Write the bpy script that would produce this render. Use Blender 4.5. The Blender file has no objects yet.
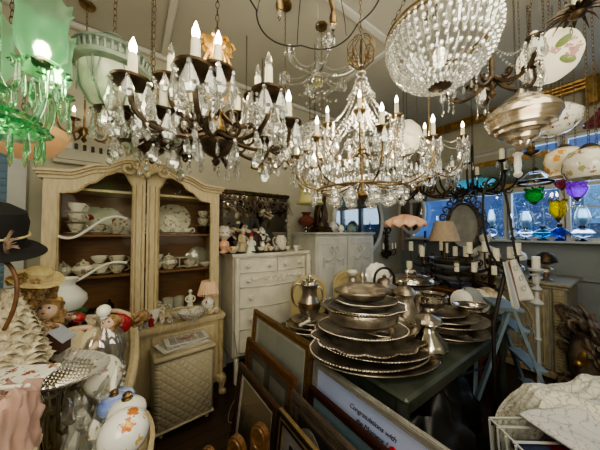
import bpy, math, random
from math import sin, cos, pi, radians as rad, sqrt
from mathutils import Vector, Matrix
random.seed(7)
SC = bpy.context.scene
COL = SC.collection
# ---------------------------------------------------------------- camera
F2 = Vector((.576, .817, 0)).normalized(); R2 = Vector((F2.y, -F2.x, 0))
HC = 1.55; FPX = 240.0; PITCH = math.atan(7/240.0)
CF = F2*cos(PITCH) + Vector((0, 0, sin(PITCH))); CU = -F2*sin(PITCH) + Vector((0, 0, cos(PITCH)))
cam = bpy.data.cameras.new('camera'); co = bpy.data.objects.new('camera', cam); COL.objects.link(co)
cam.sensor_width = 36; cam.lens = 36*FPX/600; cam.clip_start = .02
co.matrix_world = Matrix.Translation((0, 0, HC)) @ Matrix((R2, CU, -CF)).transposed().to_4x4()
SC.camera = co

def at(px, py, d=None, x=None, y=None, z=None):
    r = CF + (px-300)/FPX*R2 + (225-py)/FPX*CU
    if d is not None: t = d/(r.dot(F2))
    elif x is not None: t = x/r.x
    elif y is not None: t = y/r.y
    else: t = (z-HC)/r.z
    return Vector((0, 0, HC)) + r*t

# ---------------------------------------------------------------- materials
def nt(name):
    m = bpy.data.materials.new(name); m.use_nodes = True
    return m, m.node_tree, m.node_tree.nodes['Principled BSDF']
def S(b, **k):
    names = dict(rough='Roughness', metal='Metallic', trans='Transmission Weight', ior='IOR', coat='Coat Weight',
                 emc='Emission Color', ems='Emission Strength', alpha='Alpha', sheen='Sheen Weight', sss='Subsurface Weight')
    for a, v in k.items(): b.inputs[names[a]].default_value = v
def c4(c): return (c[0], c[1], c[2], 1)
def mat(name, c1, c2=None, scale=8, rough=.5, metal=0, bump=0, bscale=None, stretch=None, detail=4, lo=.35, hi=.65, **k):
    m, t, b = nt(name); S(b, rough=rough, metal=metal, **k)
    b.inputs['Base Color'].default_value = c4(c1)
    if c2 or bump:
        tc = t.nodes.new('ShaderNodeTexCoord'); mp = t.nodes.new('ShaderNodeMapping')
        t.links.new(tc.outputs['Object'], mp.inputs[0])
        if stretch: mp.inputs['Scale'].default_value = stretch
    if c2:
        n = t.nodes.new('ShaderNodeTexNoise'); n.inputs['Scale'].default_value = scale; n.inputs['Detail'].default_value = detail
        r = t.nodes.new('ShaderNodeValToRGB'); r.color_ramp.elements[0].position = lo; r.color_ramp.elements[1].position = hi
        r.color_ramp.elements[0].color = c4(c1); r.color_ramp.elements[1].color = c4(c2)
        t.links.new(mp.outputs[0], n.inputs[0]); t.links.new(n.outputs[0], r.inputs[0]); t.links.new(r.outputs[0], b.inputs['Base Color'])
    if bump:
        n = t.nodes.new('ShaderNodeTexNoise'); n.inputs['Scale'].default_value = bscale or scale; n.inputs['Detail'].default_value = 5
        bp = t.nodes.new('ShaderNodeBump'); bp.inputs['Strength'].default_value = bump; bp.inputs['Distance'].default_value = .01
        t.links.new(mp.outputs[0], n.inputs[0]); t.links.new(n.outputs[0], bp.inputs['Height']); t.links.new(bp.outputs[0], b.inputs['Normal'])
    return m
def floral(name, base, cols, scale=14, size=.3, rough=.18, thr=.55):
    """glazed china with scattered painted blossoms"""
    m, t, b = nt(name); S(b, rough=rough, coat=.3)
    tc = t.nodes.new('ShaderNodeTexCoord'); prev = None
    for i, c in enumerate(cols):
        v = t.nodes.new('ShaderNodeTexVoronoi'); v.inputs['Scale'].default_value = scale*(1+.35*i)
        mp = t.nodes.new('ShaderNodeMapping'); mp.inputs['Location'].default_value = (i*3.1, i*1.7, i*.9)
        t.links.new(tc.outputs['Object'], mp.inputs[0])
        nz = t.nodes.new('ShaderNodeTexNoise'); nz.inputs['Scale'].default_value = scale*3
        t.links.new(mp.outputs[0], nz.inputs[0])
        ad = t.nodes.new('ShaderNodeMixRGB'); ad.blend_type = 'ADD'; ad.inputs[0].default_value = .04
        t.links.new(mp.outputs[0], ad.inputs[1]); t.links.new(nz.outputs[1], ad.inputs[2]); t.links.new(ad.outputs[0], v.inputs[0])
        lt = t.nodes.new('ShaderNodeMath'); lt.operation = 'LESS_THAN'; lt.inputs[1].default_value = size*(1-.2*i)
        t.links.new(v.outputs['Distance'], lt.inputs[0])
        sx = t.nodes.new('ShaderNodeSeparateColor'); t.links.new(v.outputs['Color'], sx.inputs[0])
        gt = t.nodes.new('ShaderNodeMath'); gt.operation = 'GREATER_THAN'; gt.inputs[1].default_value = thr
        t.links.new(sx.outputs[0], gt.inputs[0])
        ml = t.nodes.new('ShaderNodeMath'); ml.operation = 'MULTIPLY'
        t.links.new(lt.outputs[0], ml.inputs[0]); t.links.new(gt.outputs[0], ml.inputs[1])
        mx = t.nodes.new('ShaderNodeMixRGB'); mx.inputs[2].default_value = c4(c)
        t.links.new(ml.outputs[0], mx.inputs[0])
        if prev: t.links.new(prev, mx.inputs[1])
        else: mx.inputs[1].default_value = c4(base)
        prev = mx.outputs[0]
    t.links.new(prev, b.inputs['Base Color'])
    return m
def glass(name, c, rough=.02, ior=1.5, ems=0, emc=None):
    m, t, b = nt(name); S(b, rough=rough, trans=1.0, ior=ior); b.inputs['Base Color'].default_value = c4(c)
    if ems: S(b, ems=ems, emc=c4(emc or c))
    return m
def thin_glass(name, c=(.9, .95, .95), amount=.12):
    m = bpy.data.materials.new(name); m.use_nodes = True; t = m.node_tree; t.nodes.clear()
    o = t.nodes.new('ShaderNodeOutputMaterial'); mx = t.nodes.new('ShaderNodeMixShader'); a = t.nodes.new('ShaderNodeBsdfTransparent'); g = t.nodes.new('ShaderNodeBsdfGlossy')
    a.inputs[0].default_value = c4(c); g.inputs['Roughness'].default_value = .03; g.inputs[0].default_value = (1, 1, 1, 1); mx.inputs[0].default_value = amount
    t.links.new(a.outputs[0], mx.inputs[1]); t.links.new(g.outputs[0], mx.inputs[2]); t.links.new(mx.outputs[0], o.inputs[0])
    return m
def crystal(name, c=(1, 1, 1), tr=.45, df=0):
    """cut lead crystal: part refracting glass, part clear, bright glossy facets"""
    m = bpy.data.materials.new(name); m.use_nodes = True; t = m.node_tree; t.nodes.clear()
    o = t.nodes.new('ShaderNodeOutputMaterial'); gl = t.nodes.new('ShaderNodeBsdfGlass'); tp = t.nodes.new('ShaderNodeBsdfTransparent'); gs = t.nodes.new('ShaderNodeBsdfGlossy')
    gl.inputs[0].default_value = c4(c); gl.inputs['IOR'].default_value = 1.6; gl.inputs['Roughness'].default_value = .01
    tp.inputs[0].default_value = c4(c); gs.inputs['Roughness'].default_value = .08
    m1 = t.nodes.new('ShaderNodeMixShader'); m1.inputs[0].default_value = tr
    m2 = t.nodes.new('ShaderNodeMixShader'); m2.inputs[0].default_value = .3
    t.links.new(gl.outputs[0], m1.inputs[1]); t.links.new(tp.outputs[0], m1.inputs[2])
    t.links.new(m1.outputs[0], m2.inputs[1]); t.links.new(gs.outputs[0], m2.inputs[2])
    m3 = t.nodes.new('ShaderNodeMixShader'); m3.inputs[0].default_value = df; d = t.nodes.new('ShaderNodeBsdfDiffuse'); d.inputs[0].default_value = (.8, .8, .76, 1)
    t.links.new(m2.outputs[0], m3.inputs[1]); t.links.new(d.outputs[0], m3.inputs[2]); t.links.new(m3.outputs[0], o.inputs[0])
    return m
def emit(name, c, s):
    m, t, b = nt(name); b.inputs['Base Color'].default_value = c4(c); S(b, emc=c4(c), ems=s, rough=.4); return m

M = dict(
 wall=mat('wall_plaster', (.47, .45, .36), (.42, .40, .32), 3, .85, bump=.1, bscale=30),
 wallb=mat('wall_blue_grey', (.27, .30, .32), (.24, .27, .29), 4, .7),
 ceil=mat('ceiling_paint', (.50, .485, .42), (.46, .445, .385), 2, .9),
 trimw=mat('trim_white', (.55, .56, .54), (.48, .49, .48), 6, .5),
 batten=mat('batten_paint', (.62, .61, .56), rough=.6),
 cream=mat('cream_paint', (.62, .52, .34), (.47, .38, .23), 9, .42, stretch=(6, 6, 1), bump=.1, lo=.3, hi=.75),
 creamd=mat('cream_worn', (.52, .42, .25), (.36, .27, .14), 12, .45, stretch=(5, 5, 1), bump=.15),
 white=mat('white_furniture', (.76, .73, .63), (.64, .61, .52), 8, .4, bump=.05),
 greyw=mat('grey_white_furniture', (.64, .64, .60), (.54, .545, .52), 7, .45),
 wood=mat('brown_wood', (.16, .075, .03), (.10, .045, .018), 6, .45, stretch=(1, 8, 8), bump=.1),
 shelfw=mat('shelf_wood', (.26, .125, .05), (.18, .085, .035), 5, .5, stretch=(1, 8, 8)),
 dark=mat('dark_wood', (.045, .024, .014), (.075, .04, .022), 8, .4, stretch=(8, 1, 8)),
 mahog=mat('mahogany', (.05, .018, .012), (.03, .01, .008), 10, .3, stretch=(1, 6, 6)),
 oak=mat('oak_frame', (.19, .115, .06), (.11, .065, .032), 10, .5, stretch=(1, 6, 6), bump=.1),
 barn=mat('weathered_dark_wood', (.05, .035, .026), (.10, .075, .055), 14, .7, stretch=(1, 6, 6), bump=.4),
 gilt=mat('gilt', (.50, .32, .11), (.30, .18, .06), 20, .35, .75, bump=.2),
 brass=mat('aged_brass', (.36, .25, .12), (.15, .10, .05), 15, .3, .9),
 bronze=mat('dark_bronze', (.03, .022, .015), (.11, .07, .035), 22, .42, .6, bump=.1),
 iron=mat('black_iron', (.018, .017, .016), (.04, .032, .028), 20, .5, .5),
 silver=mat('tarnished_silver', (.62, .56, .47), (.20, .16, .12), 9, .30, .88, bump=.4, bscale=30, lo=.3, hi=.7),
 silverd=mat('dark_tarnished_silver', (.52, .46, .38), (.15, .12, .09), 10, .34, .8, bump=.45, bscale=25),
 silverb=mat('polished_silver', (.72, .69, .63), (.42, .36, .29), 5, .12, 1.0),
 china=mat('white_china', (.80, .79, .72), rough=.15, coat=.4),
 chinag=mat('white_bisque', (.62, .60, .54), (.5, .48, .42), 10, .5),
 milk=mat('milk_glass', (.72, .72, .68), rough=.12, coat=.5, sss=.1),
 candle=mat('candle_sleeve', (.70, .66, .52), (.58, .53, .38), 20, .5, ems=.12, emc=(.9, .8, .55, 1)),
 bulb=emit('lit_bulb', (1, .86, .6), 26), bulboff=glass('clear_bulb', (.95, .95, .9), .05),
 crys=crystal('crystal', (.98, .98, .96), .5, .05), crysd=crystal('cut_glass', (.97, .97, .93), .6, .42),
 glassc=glass('clear_glass', (.96, .97, .96), .03, 1.45), pane=thin_glass('window_pane', (.86, .92, .96), .07),
 cabglass=thin_glass('cabinet_pane', (.95, .95, .92), .004), picglass=thin_glass('picture_glass', (1, 1, 1), .06),
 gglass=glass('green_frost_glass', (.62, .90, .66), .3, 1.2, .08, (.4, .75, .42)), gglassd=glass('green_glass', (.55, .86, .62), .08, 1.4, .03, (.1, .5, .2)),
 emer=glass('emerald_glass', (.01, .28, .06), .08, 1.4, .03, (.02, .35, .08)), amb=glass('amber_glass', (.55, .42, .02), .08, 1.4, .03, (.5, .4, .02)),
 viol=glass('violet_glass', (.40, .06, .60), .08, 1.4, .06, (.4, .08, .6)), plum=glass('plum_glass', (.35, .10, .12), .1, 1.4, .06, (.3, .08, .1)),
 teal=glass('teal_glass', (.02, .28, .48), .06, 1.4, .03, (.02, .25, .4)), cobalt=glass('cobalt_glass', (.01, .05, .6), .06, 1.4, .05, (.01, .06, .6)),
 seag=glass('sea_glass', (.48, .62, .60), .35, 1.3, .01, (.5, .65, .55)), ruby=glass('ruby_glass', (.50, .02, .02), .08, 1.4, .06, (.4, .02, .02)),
 bluecoil=mat('blue_swirl_glass', (.06, .12, .50), (.45, .55, .80), 9, .1, stretch=(1, 1, 5), coat=.6),
 blueobj=mat('blue_glaze', (.02, .05, .28), rough=.2), redo=mat('red_glaze', (.35, .03, .03), rough=.2),
 mercury=mat('mercury_glass', (.80, .74, .64), (.58, .42, .26), 7, .2, .85, stretch=(1, 1, 6)),
 mirror=mat('dark_mirror', (.34, .31, .27), rough=.04, metal=1.0),
 pinkg=mat('peach_shade', (.80, .45, .30), (.85, .62, .42), 9, .4, ems=.08, emc=(.9, .4, .3, 1)),
 cloth=mat('white_lace_cloth', (.56, .53, .45), (.40, .37, .31), 30, .9, bump=.6, bscale=60),
 quilt=mat('pale_quilt', (.46, .46, .47), (.38, .38, .39), 12, .9, bump=.3, bscale=30),
 lace=mat('cream_lace', (.66, .60, .46), (.36, .30, .20), 55, .95, bump=.9, bscale=70),
 doll=mat('doll_skin', (.62, .48, .37), (.56, .38, .28), 8, .4), creamg=mat('grey_cream_paint', (.36, .33, .25), (.25, .22, .16), 9, .5, stretch=(6, 6, 1), bump=.1), dollc=mat('doll_cream_cloth', (.66, .58, .42), (.50, .42, .28), 16, .9, bump=.3),
 pinkc=mat('pink_velvet', (.52, .34, .28), (.42, .28, .24), 14, .9, bump=.3), brocade=floral('brocade', (.30, .18, .10), [(.05, .03, .02), (.45, .30, .15)], 40, .4, .9, .3),
 blond=mat('blond_hair', (.36, .24, .11), (.18, .10, .04), 40, .6, bump=.6), felt=mat('black_felt', (.012, .011, .011), rough=1.0),
 straw=mat('straw', (.70, .58, .32), (.55, .42, .2), 60, .8, bump=.5), feather=mat('feather', (.12, .06, .04), (.35, .26, .2), 30, .9),
 green=mat('green_painted_wood', (.065, .074, .058), (.038, .045, .035), 9, .3, bump=.08), bluep=mat('blue_painted_wood', (.20, .27, .33), (.15, .21, .27), 9, .5),
 shutter=mat('blue_shutter', (.24, .36, .50), rough=.6), black=mat('black_plastic', (.008, .008, .008), rough=.35),
 hamper=mat('hamper_vinyl', (.52, .46, .33), (.45, .39, .27), 10, .45), paper=mat('newsprint', (.70, .68, .62), (.56, .54, .49), 25, .8),
 beige=mat('beige_shade', (.42, .33, .24), (.36, .28, .2), 30, .8), shadep=mat('peach_pleat_shade', (.72, .52, .34), (.6, .4, .24), 12, .7, ems=.1, emc=(.8, .5, .3, 1)),
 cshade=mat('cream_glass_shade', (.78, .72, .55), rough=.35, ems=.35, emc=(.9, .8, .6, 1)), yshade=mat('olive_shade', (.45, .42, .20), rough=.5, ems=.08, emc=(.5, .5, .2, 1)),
 redg=mat('oxblood_glass', (.17, .045, .03), rough=.12, coat=.5), verd=mat('verdigris', (.13, .17, .14), (.22, .26, .21), 16, .5, .3),
 frost=mat('frosted_etched_glass', (.50, .51, .42), (.34, .36, .28), 16, .3, bump=.3, ems=.05, emc=(.9, .9, .7, 1)),
 panel=mat('panel_metal', (.42, .40, .33), rough=.5), blackp=mat('black_paint', (.01, .01, .01), rough=.4), wire=mat('wire', (.25, .22, .18), rough=.4),
 root=mat('carved_driftwood', (.20, .15, .11), (.05, .035, .026), 12, .5, bump=.5), redc=mat('red_cloth', (.26, .015, .02), rough=.9),
 navy=mat('navy_cloth', (.02, .03, .08), rough=.9), greybl=mat('grey_blue_cloth', (.30, .32, .36), rough=.9),
 blackw=floral('black_white_beads', (.6, .6, .55), [(.01, .01, .01)], 60, .5, .3, .2),
 f1=floral('rose_china', (.78, .77, .69), [(.30, .10, .07), (.35, .32, .18), (.5, .35, .3)], 34, .36), f2=floral('pale_rose_china', (.74, .72, .63), [(.38, .26, .20), (.34, .33, .24)], 26, .34, thr=.45),
 f3=floral('dark_floral_china', (.72, .70, .62), [(.14, .11, .10), (.3, .2, .18)], 70, .45, thr=.3), f4=floral('red_rose_platter', (.58, .62, .52), [(.35, .05, .05), (.18, .24, .14)], 13, .36, thr=.4),
 f5=floral('orange_flower_porcelain', (.74, .74, .72), [(.5, .18, .05), (.6, .42, .12)], 22, .34, thr=.45), f6=floral('gold_scroll_glass', (.80, .74, .56), [(.72, .34, .06)], 20, .42, thr=.2),
 f7=floral('brown_posy_glass', (.52, .50, .44), [(.25, .14, .07), (.30, .28, .14)], 15, .42, thr=.4),
)
def brickish_floor():
    m, t, b = nt('floor_boards'); S(b, rough=.32)
    tc = t.nodes.new('ShaderNodeTexCoord'); mp = t.nodes.new('ShaderNodeMapping'); t.links.new(tc.outputs['Object'], mp.inputs[0])
    br = t.nodes.new('ShaderNodeTexBrick'); br.inputs['Scale'].default_value = 1; br.inputs['Brick Width'].default_value = 1.3; br.inputs['Row Height'].default_value = .11
    br.inputs['Mortar Size'].default_value = .004; br.inputs['Color1'].default_value = (.040, .022, .013, 1); br.inputs['Color2'].default_value = (.065, .038, .023, 1); br.inputs['Mortar'].default_value = (.01, .006, .004, 1)
    t.links.new(mp.outputs[0], br.inputs[0]); t.links.new(br.outputs[0], b.inputs['Base Color']); return m
M['floor'] = brickish_floor()
def quilted():
    m, t, b = nt('quilted_vinyl'); S(b, rough=.42); b.inputs['Base Color'].default_value = (.52, .46, .33, 1)
    tc = t.nodes.new('ShaderNodeTexCoord'); sp = t.nodes.new('ShaderNodeSeparateXYZ'); t.links.new(tc.outputs['Object'], sp.inputs[0])
    def mth(op, a, bb=None):
        n = t.nodes.new('ShaderNodeMath'); n.operation = op
        for i, q in enumerate((a, bb)):
            if q is None: continue
            if isinstance(q, (int, float)): n.inputs[i].default_value = q
            else: t.links.new(q, n.inputs[i])
        return n.outputs[0]
    h = mth('ADD', sp.outputs[0], sp.outputs[1])
    u = mth('MULTIPLY', mth('ADD', h, sp.outputs[2]), 48); v = mth('MULTIPLY', mth('SUBTRACT', h, sp.outputs[2]), 48)
    hh = mth('MINIMUM', mth('ABSOLUTE', mth('SINE', u)), mth('ABSOLUTE', mth('SINE', v)))
    hh = mth('POWER', hh, .5)
    bp = t.nodes.new('ShaderNodeBump'); bp.inputs['Strength'].default_value = .4; bp.inputs['Distance'].default_value = .012
    t.links.new(hh, bp.inputs['Height']); t.links.new(bp.outputs[0], b.inputs['Normal'])
    rp = t.nodes.new('ShaderNodeValToRGB'); rp.color_ramp.elements[0].color = (.38, .33, .235, 1); rp.color_ramp.elements[1].color = (.54, .48, .35, 1); rp.color_ramp.elements[1].position = .45
    t.links.new(hh, rp.inputs[0]); t.links.new(rp.outputs[0], b.inputs['Base Color']); return m
M['quilted'] = quilted()
def lacy(name, c1, c2, sc, w_=.06):
    m, t, b = nt(name); S(b, rough=.95)
    tc = t.nodes.new('ShaderNodeTexCoord'); v = t.nodes.new('ShaderNodeTexVoronoi'); v.feature = 'DISTANCE_TO_EDGE'; v.inputs['Scale'].default_value = sc
    n = t.nodes.new('ShaderNodeTexNoise'); n.inputs['Scale'].default_value = sc*.8; ad = t.nodes.new('ShaderNodeMixRGB'); ad.blend_type = 'ADD'; ad.inputs[0].default_value = .08
    r = t.nodes.new('ShaderNodeValToRGB'); r.color_ramp.elements[0].color = c4(c2); r.color_ramp.elements[1].color = c4(c1); r.color_ramp.elements[0].position = .01; r.color_ramp.elements[1].position = w_
    bp = t.nodes.new('ShaderNodeBump'); bp.inputs['Strength'].default_value = .5; bp.inputs['Distance'].default_value = .01
    t.links.new(tc.outputs['Object'], ad.inputs[1]); t.links.new(n.outputs[1], ad.inputs[2]); t.links.new(ad.outputs[0], v.inputs[0]); t.links.new(v.outputs['Distance'], r.inputs[0])
    t.links.new(r.outputs[0], b.inputs['Base Color']); t.links.new(v.outputs['Distance'], bp.inputs['Height']); t.links.new(bp.outputs[0], b.inputs['Normal']); return m
M['cloth'] = lacy('crochet_lace', (.72, .70, .63), (.40, .38, .33), 24, .08); M['quilt'] = lacy('outline_quilt', (.60, .60, .60), (.34, .34, .35), 16, .04)
def stripes(name, c1, c2, scale, axis='X', th=.5):
    m, t, b = nt(name); S(b, rough=.8)
    tc = t.nodes.new('ShaderNodeTexCoord'); w = t.nodes.new('ShaderNodeTexWave'); w.bands_direction = axis; w.inputs['Scale'].default_value = scale
    r = t.nodes.new('ShaderNodeValToRGB'); r.color_ramp.interpolation = 'CONSTANT'; r.color_ramp.elements[1].position = th
    r.color_ramp.elements[0].color = c4(c1); r.color_ramp.elements[1].color = c4(c2)
    t.links.new(tc.outputs['Object'], w.inputs[0]); t.links.new(w.outputs[0], r.inputs[0]); t.links.new(r.outputs[0], b.inputs['Base Color']); return m
M['towel'] = stripes('striped_towel', (.66, .64, .58), (.40, .03, .04), 5.5, 'X', .82)
M['pinkstripe'] = stripes('pink_stripes', (.55, .26, .22), (.55, .50, .46), 9, 'Z', .5)
def painting(name, sky, low, hor=.0, sc=5):
    m, t, b = nt(name); S(b, rough=.5)
    tc = t.nodes.new('ShaderNodeTexCoord'); sp = t.nodes.new('ShaderNodeSeparateXYZ'); t.links.new(tc.outputs['Object'], sp.inputs[0])
    nz = t.nodes.new('ShaderNodeTexNoise'); nz.inputs['Scale'].default_value = sc; t.links.new(tc.outputs['Object'], nz.inputs[0])
    a = t.nodes.new('ShaderNodeMath'); a.operation = 'MULTIPLY_ADD'; a.inputs[1].default_value = .25; t.links.new(nz.outputs[0], a.inputs[0]); t.links.new(sp.outputs[2], a.inputs[2])
    r = t.nodes.new('ShaderNodeValToRGB'); r.color_ramp.elements[0].position = .12+hor; r.color_ramp.elements[1].position = .3+hor
    r.color_ramp.elements[0].color = c4(low); r.color_ramp.elements[1].color = c4(sky)
    t.links.new(a.outputs[0], r.inputs[0]); t.links.new(r.outputs[0], b.inputs['Base Color']); return m

# ---------------------------------------------------------------- mesh builder
class MB:
    def __init__(s): s.v = []; s.f = []
    def add(s, vs, fs, mx=None):
        n = len(s.v)
        s.v += [tuple(mx @ Vector(p)) for p in vs] if mx else [tuple(p) for p in vs]
        s.f += [tuple(i+n for i in q) for q in fs]; return s
    def box(s, c, d, mx=None, bev=0):
        x, y, z = d[0]/2, d[1]/2, d[2]/2; C = Vector(c)
        if bev:
            b = min(bev, x*.9, y*.9, z*.9); vs = []; idx = {}
            for sx in (-1, 1):
                for sy in (-1, 1):
                    for sz in (-1, 1):
                        for k, q in enumerate(((x, y-b, z-b), (x-b, y, z-b), (x-b, y-b, z))):
                            idx[sx, sy, sz, k] = len(vs); vs.append(C+Vector((sx*q[0], sy*q[1], sz*q[2])))
            fs = []
            for sg in (-1, 1):
                fs.append([idx[sg, -1, -1, 0], idx[sg, 1, -1, 0], idx[sg, 1, 1, 0], idx[sg, -1, 1, 0]])
                fs.append([idx[-1, sg, -1, 1], idx[1, sg, -1, 1], idx[1, sg, 1, 1], idx[-1, sg, 1, 1]])
                fs.append([idx[-1, -1, sg, 2], idx[1, -1, sg, 2], idx[1, 1, sg, 2], idx[-1, 1, sg, 2]])
            for a in (-1, 1):
                for b_ in (-1, 1):
                    fs.append([idx[a, b_, -1, 0], idx[a, b_, 1, 0], idx[a, b_, 1, 1], idx[a, b_, -1, 1]])
                    fs.append([idx[a, -1, b_, 0], idx[a, 1, b_, 0], idx[a, 1, b_, 2], idx[a, -1, b_, 2]])
                    fs.append([idx[-1, a, b_, 1], idx[1, a, b_, 1], idx[1, a, b_, 2], idx[-1, a, b_, 2]])
                    for c_ in (-1, 1): fs.append([idx[a, b_, c_, 0], idx[a, b_, c_, 1], idx[a, b_, c_, 2]])
            return s.add(vs, fs, mx)
        vs = [C+Vector((a*x, b*y, e*z)) for a in (-1, 1) for b in (-1, 1) for e in (-1, 1)]
        return s.add(vs, [(0, 1, 3, 2), (4, 6, 7, 5), (0, 4, 5, 1), (2, 3, 7, 6), (0, 2, 6, 4), (1, 5, 7, 3)], mx)
    def lathe(s, prof, n=20, c=(0, 0, 0), sx=1, sy=1, mod=None, mx=None, zmod=None, arc=None):
        vs = []; fs = []; m = len(prof); full = arc is None
        cols = n if full else n+1
        for j in range(cols):
            th = 2*pi*j/n if full else arc[0]+(arc[1]-arc[0])*j/n
            for i, (r, z) in enumerate(prof):
                rr = r*(mod(th, i/(m-1)) if mod else 1); zz = z+(zmod(th, i/(m-1)) if zmod else 0)
                vs.append((c[0]+rr*cos(th)*sx, c[1]+rr*sin(th)*sy, c[2]+zz))
        for j in range(n):
            k = (j+1) % cols
            for i in range(m-1): fs.append((j*m+i, k*m+i, k*m+i+1, j*m+i+1))
        if full:
            if prof[0][0] > 1e-5: fs.append(tuple(j*m for j in range(n))[::-1]) if prof[0][1] < prof[-1][1] and prof[0][0] < .9*max(p[0] for p in prof) else None
        return s.add(vs, [q for q in fs if q], mx)
    def tube(s, pts, r, n=8, closed=False, flat=1, cap=True):
        P = [Vector(p) for p in pts]; N = len(P); R = r if isinstance(r, (list, tuple)) else [r]*N
        T = []
        for i in range(N):
            a = P[(i-1) % N] if (closed or i) else P[i]; b = P[(i+1) % N] if (closed or i < N-1) else P[i]
            d = b-a; T.append(d.normalized() if d.length > 1e-9 else Vector((0, 0, 1)))
        u = T[0].orthogonal().normalized(); vs = []
        for i in range(N):
            u = (u-T[i]*u.dot(T[i])); u = u.normalized() if u.length > 1e-6 else T[i].orthogonal().normalized(); w = T[i].cross(u)
            for j in range(n):
                a = 2*pi*j/n; vs.append(P[i]+u*cos(a)*R[i]+w*sin(a)*R[i]*flat)
        fs = [(i*n+j, i*n+(j+1) % n, ((i+1) % N)*n+(j+1) % n, ((i+1) % N)*n+j) for i in range(N if closed else N-1) for j in range(n)]
        if not closed and cap: fs += [tuple(range(n))[::-1], tuple((N-1)*n+j for j in range(n))]
        return s.add(vs, fs)
    def ball(s, c, r, sc=(1, 1, 1), n=10, m=6, mx=None):
        vs = [(c[0], c[1], c[2]-r*sc[2])]; fs = []
        for i in range(1, m):
            a = -pi/2+pi*i/m
            for j in range(n): b = 2*pi*j/n; vs.append((c[0]+r*sc[0]*cos(a)*cos(b), c[1]+r*sc[1]*cos(a)*sin(b), c[2]+r*sc[2]*sin(a)))
        vs.append((c[0], c[1], c[2]+r*sc[2])); L = len(vs)-1
        for j in range(n):
            k = (j+1) % n; fs.append((0, 1+k, 1+j)); fs.append((L, L-n+j, L-n+k))
            for i in range(m-2): fs.append((1+i*n+j, 1+i*n+k, 1+(i+1)*n+k, 1+(i+1)*n+j))
        return s.add(vs, fs, mx)
    def prism(s, poly, y0, y1, mx=None, axis='y'):
        """poly in xz, extruded along y (or poly in xy extruded along z)"""
        n = len(poly)
        P = (lambda p, t: (p[0], t, p[1])) if axis == 'y' else (lambda p, t: (p[0], p[1], t))
        vs = [P(p, y0) for p in poly]+[P(p, y1) for p in poly]
        fs = [tuple(range(n)), tuple(range(n, 2*n))[::-1]]+[(i, (i+1) % n, n+(i+1) % n, n+i) for i in range(n)]
        return s.add(vs, fs, mx)
    def ring(s, outer, inner, y0, y1, mx=None):
        """plate with a hole: matching loops in xz"""
        n = len(outer)
        vs = [(p[0], y0, p[1]) for p in outer]+[(p[0], y0, p[1]) for p in inner]+[(p[0], y1, p[1]) for p in outer]+[(p[0], y1, p[1]) for p in inner]
        fs = []
        for i in range(n):
            k = (i+1) % n
            fs += [(i, k, n+k, n+i), (2*n+i, 3*n+i, 3*n+k, 2*n+k), (i, 2*n+i, 2*n+k, k), (n+i, n+k, 3*n+k, 3*n+i)]
        return s.add(vs, fs, mx)
    def chain(s, a, b, r=.012, w=.0022):
        r *= .85; w *= .72
        a = Vector(a); b = Vector(b); L = (b-a).length; k = max(2, int(L/(r*2.3))); d = (b-a).normalized(); u = d.orthogonal().normalized(); v = d.cross(u)
        for i in range(k):
            c = a+(b-a)*((i+.5)/k); q = u if i % 2 else v
            s.tube([c+d*cos(t)*L/k*.62+q*sin(t)*r*.6 for t in [2*pi*j/8 for j in range(8)]], w, 4, True)
        return s
    def beads(s, pts, r, n=6, m=4):
        for p in pts: s.ball(p, r, n=n, m=m)
        return s
    def build(s, name, m, parent=None, smooth=40, loc=None):
        me = bpy.data.meshes.new(name); me.from_pydata(s.v, [], s.f); me.validate(); me.materials.append(m)
        import bmesh
        bm = bmesh.new(); bm.from_mesh(me); bmesh.ops.recalc_face_normals(bm, faces=bm.faces); bm.to_mesh(me); bm.free()
        if smooth:
            for p in me.polygons: p.use_smooth = True
            me.set_sharp_from_angle(angle=rad(smooth))
        o = bpy.data.objects.new(name, me); COL.objects.link(o)
        if parent is not None: o.parent = parent
        if loc is not None: o.location = loc
        return o
def tag(o, label, cat, group=None, kind=None):
    if label: o['label'] = label
    if cat: o['category'] = cat
    if group: o['group'] = group
    if kind: o['kind'] = kind
    return o
def thing(name, label, cat, loc=(0, 0, 0), rz=0, group=None):
    o = bpy.data.objects.new(name, None); COL.objects.link(o); o.location = loc; o.rotation_euler = (0, 0, rz); o.empty_display_size = .05
    return tag(o, label, cat, group)
KIDS = {}
def kids(o): return [c for c in COL.objects if c.parent == o]
def dup(o, loc=None, rz=None, label=None, scale=None, parent=None, group=None, depth=0):
    c = o.copy(); COL.objects.link(c)
    if depth: c.parent = parent
    else:
        if loc is not None: c.location = loc
        if rz is not None: c.rotation_euler = (0, 0, rz)
        if label: c['label'] = label
        if group: c['group'] = group
        if scale: c.scale = (scale,)*3 if isinstance(scale, (int, float)) else scale
    for ch in o.children: dup(ch, parent=c, depth=depth+1)
    return c
def struct(o): o['kind'] = 'structure'; return o
def copyobj(o, parent, loc, rz=0, sc=1):
    c = o.copy(); COL.objects.link(c); c.parent = parent; c.location = loc; c.rotation_euler = (0, 0, rz); c.scale = (sc,)*3 if isinstance(sc, (int, float)) else sc; return c
def point(loc, e, r=.05, c=(1, .84, .6)):
    l = bpy.data.lights.new('lamp_light', 'POINT'); l.energy = e; l.shadow_soft_size = r; l.color = c
    o = bpy.data.objects.new('lamp_light', l); COL.objects.link(o); o.location = loc; return o
def area(loc, target, e, sx, sy, c):
    l = bpy.data.lights.new('area_light', 'AREA'); l.energy = e; l.shape = 'RECTANGLE'; l.size = sx; l.size_y = sy; l.color = c
    o = bpy.data.objects.new('area_light', l); COL.objects.link(o); o.location = loc
    o.rotation_euler = (Vector(target)-Vector(loc)).to_track_quat('-Z', 'Y').to_euler(); return o
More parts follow.
